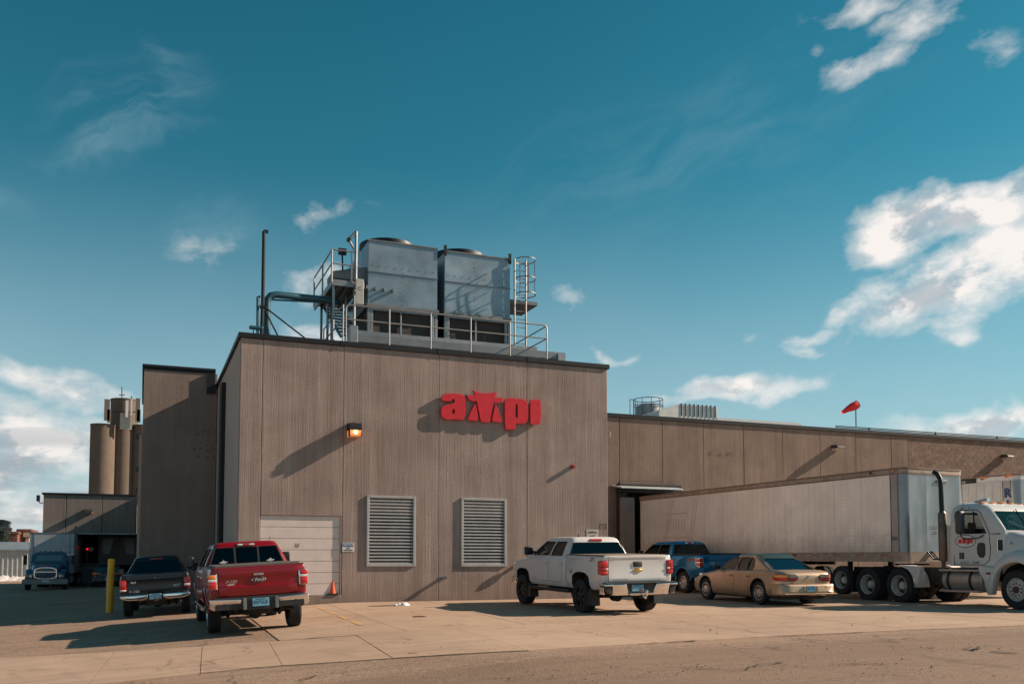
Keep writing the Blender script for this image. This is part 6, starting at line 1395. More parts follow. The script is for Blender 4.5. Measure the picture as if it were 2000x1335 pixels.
        def lamp(f0_, f1_, z0, z1, m, off, par, nm, oval=True):
            LT = cum_[-1]; rings = []; K = 7
            for j in range(K):
                v = j / (K - 1); zz = .672 + .186 * 0 + z0 + (z1 - z0) * v - .672; q_ = abs((zz - .765) / .095); sh = .12 * LT * (q_ ** 3)
                a_ = max(f0_ * LT, sh); b_ = min(f1_ * LT, LT - sh); outp = []; inp = []
                for i in range(13):
                    X, Y, nx_, ny_ = at_(a_ + (b_ - a_) * i / 12); o_ = off * (1 - .5 * (q_ ** 4)); outp.append((s_ * (X + nx_ * o_), Y + ny_ * o_, zz)); inp.append((s_ * (X - nx_ * .03), Y - ny_ * .03, zz))
                rings.append(outp + inp[::-1])
            return MB().loft(rings).build(nm, m, par, smooth=50)
        base = lamp(0, 1, .672, .858, PLAS, .006, root, 'tail_light')
        lamp(.03, .40, .69, .762, REDD, .012, base, 'lens'); lamp(.03, .40, .768, .842, mat('lens_smoke', (.16, .14, .13), .15, coat=.6), .012, base, 'lens')
        lamp(.415, .97, .69, .755, REDL, .014, base, 'lens'); lamp(.415, .95, .765, .842, AMB, .014, base, 'lens')
    bp = []
    for (y_, w_, z0_, z1_) in ((rear - .13, .50, .36, .55), (rear - .125, .66, .34, .57), (rear - .09, .78, .32, .59), (rear - .0, .855, .30, .60), (rear + .15, .885, .30, .60), (rear + .38, .888, .30, .585)):
        bp.append((y_, w_, z0_, z1_))
    rings = [[(-w_, y_, z0_), (w_, y_, z0_), (w_ * 1.005, y_ - .01, z0_ + .05), (w_, y_ + .01, z0_ + .08), (w_, y_ + .005, z1_ - .03), (w_ * .98, y_ + .02, z1_), (-w_ * .98, y_ + .02, z1_), (-w_, y_ + .005, z1_ - .03), (-w_, y_ + .01, z0_ + .08), (-w_ * 1.005, y_ - .01, z0_ + .05)] for (y_, w_, z0_, z1_) in bp]
    cutb = MB().loft(rings).mesh('bb', [pm, UND], smooth=50)
    c_ = MB(); c_.cm = 1
    for s_ in (-1, 1): c_.prism([(.40, -.2)] + [(.385 * math.cos(a), r + .02 + .385 * math.sin(a)) for a in [math.pi * i / 16 for i in range(17)]] + [(-.40, -.2)], 'x', s_ * (W_ - .30), s_ * (W_ + .3))
    bo = ob('bumper', finish(boolean(cutb, [c_.mesh('c', [pm, UND])], [pm, UND]), 45), root)
    MB().box((-.24, rear - .15, .40), (-.165, rear - .10, .54)).box((.165, rear - .15, .40), (.24, rear - .10, .54)).build('overrider', pm, bo, bevel=.012); MB().box((-.165, rear - .138, .40), (.165, rear - .13, .545)).build('plate_well', PLAS, bo); plate(root, 0, rear - .139, .47, plate_txt, .30, .145)
    MB().box((-.86, rear - .14, .315), (.86, rear - .03, .345)).build('bumper_lip', pm, bo, bevel=.01)
    for s_ in (-1, 1):
        wheel(root, s_ * (W_ - .125), 0, r, .205, 'hubcap', .205, s_); wheel(root, s_ * (W_ - .125), wb, r, .205, 'hubcap', .205, s_)
        MB().box((s_ * (W_ - .06), 1.90, .94), (s_ * (W_ + .17), 2.02, 1.06)).build('wing_mirror', PLAS, root, bevel=.03, segs=2, smooth=60)
        MB().box((s_ * .40, 3.40, .52), (s_ * .72, 3.60, .64)).build('headlight', CLR, root, bevel=.04, segs=2)
    u = MB(); u.box((-.70, -.8, .17), (.70, 3.2, .28)); u.tube([(.45, -.9, .24), (.45, -1.12, .24)], .03, 8); u.lathe([(-.22, .0), (-.22, .1), (.22, .1), (.22, 0)], 12, 'x', Matrix.Translation((.2, -.75, .25))); u.tube([(-.7, 0, .3), (.7, 0, .3)], .04, 8); u.build('chassis', UND, root)
TAN = paint('paint_tan', (.50, .34, .225), .55, .3, .25)
sd = vroot('sedan_car', 'tan gold four door sedan with round hubcaps parked beside the long trailer', 'car', 17.62, 22.15, -2.0, .4, 0, z=gz(17.5, 22.5) + .012); sd.scale = (1.045,) * 3
sedan(sd, TAN)
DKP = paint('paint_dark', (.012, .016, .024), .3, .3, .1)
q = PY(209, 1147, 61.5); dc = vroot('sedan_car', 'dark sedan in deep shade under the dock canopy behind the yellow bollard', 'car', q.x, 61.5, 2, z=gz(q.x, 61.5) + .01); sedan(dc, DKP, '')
# ------------------------------------------------------------------ lorries
TRW = mat('trailer_skin', (.84, .78, .72), .42, .25, var=.10, vscale=1.1, dirt=((.40, .25, .15), 1.25, 2.5, .5), coat=.15)
TRF = mat('trailer_front_skin', (.27, .29, .31), .33, .5, var=.14, vscale=1.0, coat=.2)
TRR = mat('trailer_rail', (.36, .27, .21), .55, .2, var=.3, vscale=5)
RUST = mat('rail_rust', (.24, .16, .115), .7, .1, var=.45, vscale=7)
def trailer(name, label, fx, fy, rx, ry, z0, z1, texts=True, simple=False, skin=None):
    """front-left top corner in plan (fx,fy); rear-left (rx,ry). local +y to the rear, +x to the far side"""
    d = Vector((rx - fx, ry - fy)); L = d.length; rot = math.atan2(-d.x, d.y); g0 = gz(fx, fy)
    t = thing(name, label, 'trailer', (fx, fy, g0), None, rot); w_ = 2.6; c = .22; S_ = skin or TRW
    zr = z0 + .30; zt = z1 - .17
    # side sheets between seams
    npn = 12; seg = (L - c - .35) / npn
    vs_ = MB().box((0, 0, zr), (.03, seg - .003, zt)).mesh('side_panel', S_, smooth=0)
    for k in range(npn): ob('side_panel', vs_, t, (.0, c + .30 + seg * k + .005, 0))
    boxo('side_panel', (w_ - .03, c, zr), (w_, L, zt), S_, t); boxo('corner_sheet', (0.0, c + .02, zr), (.03, c + .29, zt), TRF, t)
    boxo('core', (.032, .26, zr), (w_ - .04, L - .02, zt), TRR, t); boxo('roof_sheet', (.05, .06, z1 - .03), (w_ - .05, L, z1 - .01), WHT, t)
    # nose: rounded corner plus dished front sheets
    n = 8
    for (x0, cx, a0, a1) in ((0, c, 180, 270), (w_, w_ - c, 270, 360)):
        mb = MB(); vs = []
        for i in range(n + 1):
            a = R(a0 + (a1 - a0) * i / n); X = cx + c * math.cos(a); Y = c + c * math.sin(a)
            for z in (zr, zt): vs.append((X, Y, z))
        mb.add(vs, [(2 * i, 2 * i + 2, 2 * i + 3, 2 * i + 1) for i in range(n)]); mb.build('corner_sheet', TRF, t, smooth=60, fixn=False)
    m_ = 3; wd = (w_ - 2 * c) / m_
    for k in range(m_):
        mb = MB(); q = 8; vs = []
        for j in range(q + 1):
            for i in range(q + 1): u, v = i / q, j / q; vs.append((c + wd * (k + u), .0 + .022 * math.sin(u * math.pi) * math.sin(v * math.pi) * random.uniform(.5, 1.5) * (1 if 0 < i < q and 0 < j < q else 0), zr + (zt - zr) * v))
        mb.add(vs, [(j * (q + 1) + i, j * (q + 1) + i + 1, (j + 1) * (q + 1) + i + 1, (j + 1) * (q + 1) + i) for j in range(q) for i in range(q)]); mb.build('front_sheet', TRF, t, smooth=60, fixn=False)
    # rails: follow the rounded nose
    def path(z, o=.0): return [(-o, L, z), (-o, c, z)] + [(c + (c + o) * math.cos(R(a)), c + (c + o) * math.sin(R(a)), z) for a in range(190, 270, 16)] + [(c, -o, z), (w_ - c, -o, z)] + [(w_ - c + (c + o) * math.cos(R(a)), c + (c + o) * math.sin(R(a)), z) for a in range(286, 360, 16)] + [(w_ + o, c, z), (w_ + o, L, z)]
    def band(za, zb, o, th, m, nm):
        mb = MB(); p0 = path(za, o); p1 = path(za, o - th); n_ = len(p0)
        vs = p0 + [(a[0], a[1], zb) for a in p0] + p1 + [(a[0], a[1], zb) for a in p1]; fs = []
        for i in range(n_ - 1): fs += [(i, i + 1, n_ + i + 1, n_ + i), (n_ + i, n_ + i + 1, 3 * n_ + i + 1, 3 * n_ + i), (i, i + 1, 2 * n_ + i + 1, 2 * n_ + i)]
        mb.add(vs, fs); return mb.build(nm, m, t, smooth=40)
    band(zt + .005, z1 - .045, .014, .05, TRR if not simple else WHT, 'top_rail'); band(z1 - .04, z1, .028, .06, RUST, 'roof_edge'); band(zt - .04, zt + .004, .010, .03, RUST if not simple else S_, 'rivet_band'); band(z0 + .0, zr - .004, .016, .05, TRR, 'bottom_rail')
    # rivets down every seam
    rv = MB(); dz_ = .075
    ys_ = [c + .29 + seg * k for k in range(npn + 1)] + [c + .29 + seg * (k + q_) for k in range(npn) for q_ in (.25, .5, .75)]
    for y in ys_:
        z = zr + .05
        while z < zt - .05: rv.add([(-.007, y - .011, z), (0.001, y - .022, z - .011), (0.001, y, z - .011), (0.001, y, z + .011), (0.001, y - .022, z + .011)], [(0, 1, 2), (0, 2, 3), (0, 3, 4), (0, 4, 1)]); z += dz_ if y in ys_[:npn + 1] else dz_ * 1.6
    y = c + .1
    while y < L: 
        rv.add([(-.022, y, zr - .035), (-.015, y - .012, zr - .045), (-.015, y + .012, zr - .045), (-.015, y + .012, zr - .025), (-.015, y - .012, zr - .025)], [(0, 1, 2), (0, 2, 3), (0, 3, 4), (0, 4, 1)]); y += .06
    for x in (c + .01, c + wd, c + 2 * wd):
        z = zr + .05
        while z < zt - .05: rv.add([(x, -.008, z), (x - .01, .0, z - .01), (x + .01, .0, z - .01), (x + .01, 0, z + .01), (x - .01, 0, z + .01)], [(0, 1, 2), (0, 2, 3), (0, 3, 4), (0, 4, 1)]); z += .06
    if not simple: tag(rv.build('rivets', mat('rivet_dark', (.14, .10, .08), .6, .4), t, smooth=0, fixn=False), kind='stuff')
    boxo('seam_strip', (-.008, c + .285, z0 + .05), (.0, c + .305, zt), mat('seam_brown', (.10, .06, .045), .7), t)
    # markings: red and white conspicuity tape
    k = 0; y = c + .42
    while y < L - .5 and not simple:
        MB().box((-.020, y, zr - .115), (-.0165, y + .30, zr - .06)).build('reflector_red', REDD, t); MB().box((-.020, y + .31, zr - .11), (-.0165, y + .50, zr - .075)).build('reflector_white', mat('tape_white', (.42, .36, .32), .6), t); y += 1.02; k += 1
    for y in (c + .1, c + 1.0): MB().box((-.035, y, z1 - .12), (-.027, y + .10, z1 - .06)).build('marker_lamp', AMB if y < .6 else INK, t, bevel=.006)
    boxo('floor', (.1, .1, z0 + .0), (w_ - .1, L - .1, z0 + .1), UND, t)
    # doors end, frame, landing gear, bogie
    boxo('rear_frame', (0.002, L - .12, z0), (w_ - .002, L, z1 - .06), mat('frame_dark', (.10, .095, .09), .6, .3), t)
    for x in (.35, 2.15):
        MB().box((x, 2.6, .55 - 0), (x + .12, 2.72, z0)).box((x - .07, 2.52, .50), (x + .19, 2.80, .55)).build('landing_leg', UND, t)
    for x in (.75, 1.75): boxo('frame_rail', (x, L - 4.5, z0 - .18), (x + .1, L - .2, z0), UND, t)
    for yy in (L - 2.1, L - 3.3):
        for x, s_ in ((.14, -1), (.46, -1), (2.14, 1), (2.46, 1)): wheel(t, x, yy, .50, .27, 'dual', .29, s_)
        MB().tube([(.2, yy, .5), (2.4, yy, .5)], .07, 8).build('axle', UND, t)
    return t, L, zr, zt
zt0 = gz(21, 21)
fa = (21.52, 21.35); ra_ = (20.95, 36.3)
tr, TL, tzr, tzt = trailer('box_trailer', 'long weathered white box trailer backed into the dock, hitched to the white tractor', fa[0], fa[1], ra_[0], ra_[1], 1.24, 4.13)
text_flat('unit_number', '206', .16, (.0, c_ := .42, 1.95), (0, -1, 0), (0, 0, 1), INK, tr, shear=.3, sx=1.1, lift=.006)
text_flat('owner_name', 'COLE', .15, (1.20, -.012, 2.28), (1, 0, 0), (0, 0, 1), INK, tr, sx=.9); text_flat('owner_name', '206', .14, (1.23, -.012, 2.12), (1, 0, 0), (0, 0, 1), INK, tr, shear=.4)
MB().box((1.38, -.035, 3.70), (1.85, -.003, 3.78)).build('front_vent', STEEL, tr, bevel=.01)
GHS = mat('ghost_lettering', (.60, .50, .42), .55)
for y0 in (11.1, 12.9):
    for k in range(2): MB().add([(-.004, y0 + .18 * k, 1.7), (-.004, y0 + .06 + .18 * k, 1.7), (-.004, y0 - .55 + .18 * k, 3.8), (-.004, y0 - .61 + .18 * k, 3.8)], [(0, 1, 2, 3)]).build('faded_stripe', GHS, tr, fixn=False)
for z in (2.2, 3.2): MB().add([(-.0045, 11.3, z), (-.0045, 12.9, z), (-.0045, 12.9, z + .05), (-.0045, 11.3, z + .05)], [(0, 1, 2, 3)]).build('faded_stripe', GHS, tr, fixn=False)
for k in range(7): MB().add([(-.0045, 11.5 + .2 * k, 2.5), (-.0045, 11.56 + .2 * k, 2.5), (-.0045, 11.50 + .2 * k, 3.0), (-.0045, 11.44 + .2 * k, 3.0)], [(0, 1, 2, 3)]).build('faded_stripe', GHS, tr, fixn=False)
tr2, _, _, _ = trailer('box_trailer', 'second white ribbed trailer behind the tractor cut by the right edge', 26.75, 21.7, 26.2, 36.4, 1.24, 4.13, simple=True, skin=mat('trailer_white', (.52, .51, .50), .5, .1))
rb = MB()
for k in range(46): y = .6 + k * .31; rb.box((-.012, y, 1.6), (.001, y + .03, 3.9))
tag(rb.build('side_ribs', MATS['trailer_white'], tr2, smooth=0), kind='stuff')
for (z_, ch) in ((3.5, 'R'), (3.1, '1')): text_flat('front_lettering', ch, .42, (-.003, .34, z_), (0, -1, 0), (0, 0, 1), INKB, tr2, bold=.04, lift=.014)
text_flat('maker_badge', 'Great Dane', .16, (-.003, 2.3, 4.0), (0, -1, 0), (0, 0, 1), WHT, tr2, shear=.3, lift=.05); MB().box((-.045, 1.5, 3.93), (-.03, 3.2, 4.09)).build('badge_plate', BLK, tr2)
for y in (.12, 1.1): boxo('marker_lamp', (-.05, y, 4.05), (-.03, y + .2, 4.12), AMB, tr2)
# tractor: local +y forward (towards -Y world), so its right flank faces the yard's left
TW_ = paint('paint_tractor', (.60, .575, .555), .0, .35, .22)
tk_ = vroot('tractor_unit', 'white day cab tractor with red lettered oval on its door, hitched to the long trailer', 'lorry', 22.55, 22.65, 180 + 0, 0, 0, z=gz(22.5, 21) + .012)
def tractor(t):
    pm = TW_; xs_ = 1.0; CW_ = 1.02
    # chassis
    for s_ in (-1, 1): boxo('frame_rail', (s_ * .38, -1.5, .80), (s_ * .46, 5.4, 1.06), UND, t)
    MB().lathe([(0, .5), (.05, .5), (.05, 0)], 24, 'z', Matrix.Translation((0, .55, 1.12))).build('fifth_wheel', UND, t)
    for y in (1.2, -.1):
        MB().tube([(-.9, y, .52), (.9, y, .52)], .09, 10).lathe([(-.28, .08), (-.2, .22), (.2, .22), (.28, .08)], 16, 'y', Matrix.Translation((0, y, .52))).build('axle', UND, t)
        for s_ in (-1, 1):
            wheel(t, s_ * 1.09, y, .515, .27, 'dual', .30, s_); wheel(t, s_ * .78, y, .515, .27, 'dual', .30, s_)
    for s_ in (-1, 1): wheel(t, s_ * .98, -1.42, .47, .25, 'dual', .28, s_, z=.62)       # raised tag axle
    MB().tube([(-.9, -1.42, .62), (.9, -1.42, .62)], .07, 8).build('axle', UND, t)
    for s_ in (-1, 1):
        wheel(t, s_ * 1.03, 5.2, .515, .29, 'steer', .30, s_, R(-3)); boxo('mud_flap', (s_ * .75, -.80, .25), (s_ * 1.22, -.78, .95), PLAS, t)
        # quarter fender ahead of the drive axle
        mb = MB(); n = 8; vs = []
        for i in range(n + 1):
            a = R(88 - 92 * i / n); rr_ = .62
            for x in (.62, 1.24): vs.append((s_ * x, 1.2 + rr_ * math.cos(a), .52 + rr_ * math.sin(a)))
        mb.add(vs, [(2 * i, 2 * i + 1, 2 * i + 3, 2 * i + 2) for i in range(n)]); k = len(mb.v)
        mb.prism([(1.23, 1.13), (2.10, 1.10), (1.92, .48), (1.80, .80), (1.60, 1.0)], 'x', s_ * 1.10, s_ * 1.24); mb.build('quarter_fender', pm, t, smooth=40)
    u = MB(); u.box((-.5, 1.6, .55), (.5, 2.6, .95)).tube([(0, .65, .6), (0, 4.2, .8)], .06, 8).tube([(-1, 5.2, .5), (1, 5.2, .5)], .06, 8).box((-.35, 3.6, .7), (.35, 5.6, 1.4)); u.lathe([(-.4, 0), (-.4, .16), (.4, .16), (.4, 0)], 14, 'x', Matrix.Translation((0, 1.7, .72))); u.build('drivetrain', UND, t, smooth=40)
    # cab shell lofted upward
    y0, y1 = 2.90, 4.70; zb, zt = 1.12, 3.02
    def ring(z, ya, yb, w_, c, bow=0.0): 
        p = []
        for (cx, cy, a0) in ((w_ - c, yb - c, 0), (-w_ + c, yb - c, 90), (-w_ + c, ya + c, 180), (w_ - c, ya + c, 270)):
            for k in range(4): a = R(a0 + 30 * k); p.append((cx + c * math.cos(a), cy + c * math.sin(a) + (bow * (1 - (cx / w_) ** 2) if cy > 3 else 0), z))
        return p
    o_ = MB().loft([ring(zb, y0, y1, CW_, .08), ring(1.95, y0, y1 + .02, CW_, .10), ring(2.12, y0, y1 - .0, CW_ - .005, .12), ring(2.66, y0 + .01, y1 - .42, CW_ - .06, .14), ring(2.78, y0 + .03, y1 - .55, CW_ - .10, .16), ring(2.87, y0 + .10, y1 - .80, CW_ - .20, .2), ring(2.92, y0 + .25, y1 - 1.1, CW_ - .38, .2)]).mesh('cab', [pm, PLAS], smooth=40)
    i_ = MB(); i_.cm = 1; i_.loft([ring(1.3, y0 + .07, y1 - .07, CW_ - .06, .08), ring(2.1, y0 + .07, y1 - .07, CW_ - .06, .08), ring(2.66, y0 + .08, y1 - .48, CW_ - .12, .12), ring(2.79, y0 + .12, y1 - .7, CW_ - .2, .12)])
    side = [(3.22, 2.02), (4.20, 2.02), (3.96, 2.50), (3.86, 2.60), (3.32, 2.62), (3.22, 2.52)]
    wsn = [(-.88, 2.10), (.88, 2.10), (.82, 2.64), (-.82, 2.64)]; rrw = [(-.6, 2.2), (.6, 2.2), (.6, 2.6), (-.6, 2.6)]
    cs = [i_.mesh('i', [pm, INT])]
    for pl, ax, a, b in ((side, 'x', -2, 2), (wsn, 'y', 3.75, 6), (rrw, 'y', 0, 3.4)): q = MB(); q.cm = 1; q.prism(pl, ax, a, b); cs.append(q.mesh('c', [pm, PLAS]))
    me = finish(boolean(o_, cs, [pm, PLAS]), 38); cab = ob('cab', me, t); bv = bvh_of(me)
    for s_ in (-1, 1):
        def xw(z): return CW_ - .005 + (-.055) * (z - 2.12) / .6 if z > 2.12 else CW_
        n = len(side); MB().add([(s_ * (xw(z) - .022), y, z) for y, z in side], [tuple(range(n))]).build('side_window', MATS['glass_mid'], cab, smooth=0, fixn=False)
        boxo('window_bar', (s_ * (CW_ - .03), 3.76, 2.02), (s_ * (CW_ - .012), 3.80, 2.64), PLAS, cab)
        mb = MB(); q1 = [(2.64, 2.06), (2.70, 1.98)]
        # door outline seal
        outl = [(3.10, 1.16), (3.10, 2.54), (3.14, 2.66), (3.26, 2.70), (3.84, 2.69), (3.98, 2.60), (4.28, 2.06), (4.32, 1.60), (4.28, 1.30), (4.10, 1.16)]
        pts = []
        for y, z in outl:
            h = hit(bv, 'x', s_, y, z, s_ * CW_); pts.append((h + s_ * .003, y, z))
        MB().tube(pts + [pts[0]], .011, 5).build('door_seal', PLAS, cab)
        x0 = s_ * (CW_ + .0); dr_ = MB().box((x0 - s_ * .01, 3.28, 1.32), (x0 + s_ * .015, 3.44, 1.50)).build('door_handle', PLAS, t, bevel=.01); boxo('lever', (x0 + s_ * .015, 3.35, 1.34), (x0 + s_ * .025, 3.38, 1.48), CHR, dr_)
        MB().prism(smoothpoly([(3.88, 1.38), (4.14, 1.34), (4.16, 1.72), (4.08, 1.78), (3.88, 1.76)], 1), 'x', x0 - s_ * .01, x0 + s_ * .006).build('low_window', MATS['glass_blue'] if False else mat('dark_glass_panel', (.035, .045, .05), .08, .2, coat=.5), t)
        # oval emblem
        ov = MB().lathe([(0, 0), (0, 1), (.001, 1)], 36, 'x', Matrix.Translation((x0 + s_ * .004, 3.50, 1.82)) @ Matrix.Diagonal((1, .345, .185, 1))).build('door_emblem', mat('emblem_white', (.72, .70, .70), .4), t)
        mb = MB(); N = 36
        for i in range(N):
            a, b = 2 * math.pi * i / N, 2 * math.pi * (i + 1) / N
            mb.add([(x0 + s_ * .006, 3.50 + .345 * math.cos(a), 1.82 + .185 * math.sin(a)), (x0 + s_ * .006, 3.50 + .345 * math.cos(b), 1.82 + .185 * math.sin(b)), (x0 + s_ * .006, 3.50 + .322 * math.cos(b), 1.82 + .163 * math.sin(b)), (x0 + s_ * .006, 3.50 + .322 * math.cos(a), 1.82 + .163 * math.sin(a))], [(0, 1, 2, 3)])
        mb.build('emblem_ring', mat('ink_navy', (.02, .05, .11), .5), ov, fixn=False)
        mb = MB(); gx = W(957, 800).x; k_ = .48 / (XR - gx) / 1
        k_ = .50 / (cp(1868, 400)[0] - cp(95, 400)[0])
        for nm, pls in LET.items():
            sub = MB(); poly_solid(sub, [[((cp(*v)[0] - gx) * k_, (cp(*v)[1] - cp(950, 440)[1]) * k_) for v in pl] for pl in pls], 0, .002)
            mb.add([(x0 + s_ * (.012 - v[1] * 2), 3.50 + s_ * v[0], 1.82 + v[2]) for v in sub.v], sub.f)
        mb.build('emblem_letters', REDP, ov, smooth=0)
        text_flat('door_text', 'US DOT   716300', .085, (x0 + s_ * .002, 3.62, 1.22), (0, s_, 0), (0, 0, 1), INK, t, bold=.01, sx=1., lift=.004)
        # steps and fuel tank
        MB().lathe([(0, 0), (0, .30), (.03, .325), (1.32, .325), (1.35, .30), (1.35, 0)], 28, 'y', Matrix.Translation((s_ * .86, 2.78, .72))).build('fuel_tank', mat('tank_alu', (.36, .32, .29), .4, .5, var=.2), t)
        for y in (2.95, 3.70): MB().lathe([(0, .332), (.10, .332)], 28, 'y', Matrix.Translation((s_ * .86, y, .72))).build('tank_strap', PLAS, t)
        for z in (.42, 1.0): boxo('step', (s_ * 1.02, 2.72, z - .03), (s_ * 1.22, 4.05, z + .03), mat('step_alu', (.42, .37, .33), .4, .6), t, bevel=.008)
        # mirror
        MB().box((s_ * 1.20, 3.50, 2.02), (s_ * 1.42, 3.68, 2.66)).build('wing_mirror', mat('mirror_grey', (.05, .055, .06), .5), t, bevel=.05, segs=2, smooth=60)
        MB().tube([(s_ * 1.31, 3.60, 2.02), (s_ * 1.31, 3.63, 1.92), (s_ * 1.28, 3.78, 1.88), (s_ * 1.12, 4.02, 1.90), (s_ * 1.02, 4.12, 1.98)], .018, 6).tube([(s_ * 1.31, 3.60, 2.64), (s_ * 1.25, 3.62, 2.74), (s_ * .98, 3.62, 2.74)], .016, 6).build('mirror_arm', PLAS, t)
        # stack and muffler, near side only
        if s_ < 0: continue
        MB().lathe([(1.25, .0), (1.25, .11), (1.28, .12), (2.62, .12), (2.66, .10), (2.70, .07)], 20, 'z', Matrix.Translation((s_ * .98, 2.68, 0))).build('muffler', mat('muffler_steel', (.15, .11, .085), .45, .6, var=.35, vscale=4), t)
        MB().tube([(s_ * .98, 2.68, 2.68), (s_ * .98, 2.66, 3.52), (s_ * .98, 2.63, 3.66), (s_ * .98, 2.54, 3.80), (s_ * .98, 2.42, 3.86)], .070, 14).build('exhaust_stack', BLK, t)
        MB().tube([(s_ * .98, 2.68, 1.25), (s_ * .98, 2.68, .95), (s_ * .8, 2.8, .85)], .06, 10).build('exhaust_pipe', mat('pipe_rust', (.16, .10, .07), .7, .4), t)
    # wind deflector wedge behind the cab and hoses
    boxo('headboard', (-.8, 2.5, 1.15), (.8, 2.56, 2.3), STEEL, t)
    for k in range(3): MB().tube([(-.2 + .2 * k, 2.3, 1.7), (-.2 + .2 * k, 2.0, 1.35), (-.1 + .1 * k, 1.5, 1.3), (-.1 + .1 * k, 1.2, 1.6)], .022, 6).build('air_hose', BLK, t)
    n = 4; MB().add([(x, y1 + .0 - (.42) * (z - 2.12) / .6 - .02, z) for x, z in wsn], [tuple(range(4))]).build('windscreen', MATS['glass_mid'], cab, smooth=0, fixn=False)
    boxo('screen_bar', (-.015, y1 - .02, 2.12), (.015, y1 + .01, 2.2), PLAS, cab)
    MB().tube([(0, y1 - .01, 2.12), (0, y1 - .41, 2.70)], .014, 6).build('screen_divider', PLAS, cab)
    for s_ in (-1, 1): MB().tube([(s_ * .1, y1 + .03, 2.12), (s_ * .62, y1 - .10, 2.34)], .008, 5).build('wiper', BLK, cab)
    seats(t, (3.4,), 2.0, (-.5, .5)); cabin(t, 4.15, 2.06, .9)
    # roof lamps, horn
    for x in (-.72, -.36, 0, .36, .72): MB().box((x - .085, 3.76, 2.87 - abs(x) * .05), (x + .085, 3.90, 2.93 - abs(x) * .05)).build('roof_lamp', AMB, t, bevel=.02, segs=2)
    MB().tube([(.5, 3.4, 2.95), (.5, 3.85, 2.98)], .035, 10, r1=.055).build('air_horn', CHR, t); MB().tube([(1.0, 3.45, 2.8), (.97, 3.36, 3.7)], .008, 5).build('aerial', BLK, t)
    # bonnet: lofted forward, with wheel arches
    st = []
    for (y, w_, zt_) in ((4.64, .98, 2.08), (4.8, .98, 2.06), (5.0, .95, 2.0), (5.5, .90, 1.90), (5.9, .84, 1.78), (6.1, .78, 1.62), (6.18, .74, 1.40)):
        st.append((y, [(0, .75), (w_ * 1.0, .75), (w_ * 1.0, 1.3), (w_ * .98, 1.55), (w_ * .90, zt_ - .14), (w_ * .80, zt_ - .03), (w_ * .6, zt_ + .01), (0, zt_ + .02)]))
    bm_2 = loftm(st, [pm, UND]); cu = MB(); cu.cm = 1
    arch = lambda rr_: [(5.2 + rr_, -.3)] + [(5.2 + rr_ * math.cos(a), .56 + rr_ * math.sin(a)) for a in [math.pi * i / 18 for i in range(19)]] + [(5.2 - rr_, -.3)]
    for s_ in (-1, 1): cu.prism(arch(.66), 'x', s_ * .6, s_ * 1.5)
    hm = finish(boolean(bm_2, [cu.mesh('c', [pm, UND])], [pm, UND]), 40); ho = ob('bonnet', hm, t)
    for s_ in (-1, 1):
        # bulging front fender
        mb = MB(); A = [R(-30 + 8.0 * i) for i in range(27)]; rows = []
        for (rr_, xo) in ((.66, 1.14), (.68, 1.23), (.76, 1.24), (.86, 1.20), (.95, 1.08), (1.02, .88)):
            rows.append([(s_ * xo, 5.2 + rr_ * math.cos(a) * (1.0), .56 + rr_ * math.sin(a) * (1.0 if rr_ < .8 else 1.0)) for a in A if True])
        k = len(A); vs = [p for r_ in rows for p in r_]; mb.add(vs, [(j * k + i, j * k + i + 1, (j + 1) * k + i + 1, (j + 1) * k + i) for j in range(len(rows) - 1) for i in range(k - 1)])
        mb.build('front_fender', pm, t, smooth=60)
        MB().prism([(4.05, 1.12), (4.66, 1.10), (4.54, .70), (4.46, .36), (4.32, .34), (4.20, .75), (4.05, .98)], 'x', s_ * 1.0, s_ * 1.2).build('fender_skirt', pm, t, bevel=.03, segs=2)
        MB().box((s_ * 1.195, 4.30, .90), (s_ * 1.21, 4.48, .96)).build('side_marker', REDD, t, bevel=.005)
        MB().box((s_ * .97, 4.56, 1.55), (s_ * 1.03, 4.68, 1.84)).build('intake_grille', PLAS, t, bevel=.01); MB().box((s_ * .96, 4.50, 1.52), (s_ * 1.05, 4.56, 1.87)).build('intake_lip', CHR, t, bevel=.01)
        text_flat('bonnet_text', 'COLUMBIA', .06, (s_ * 1.02, 4.50, 2.0), (0, s_, 0), (0, 0, 1), INK, t, bold=.02); text_flat('bonnet_number', '81', .12, (s_ * .98, 4.98, 1.74), (0, s_, 0), (0, 0, 1), INK, t, lift=.03)
        MB().box((s_ * .62, 6.0, 1.05), (s_ * .98, 6.22, 1.35)).build('headlight', CLR, t, bevel=.05, segs=2)
    MB().box((-.5, 6.15, 1.0), (.5, 6.24, 1.75)).build('grille', CHR, t, bevel=.04); MB().box((-1.15, 6.0, .42), (1.15, 6.42, .80)).build('front_bumper', CHR, t, bevel=.06, segs=2)
tractor(tk_)
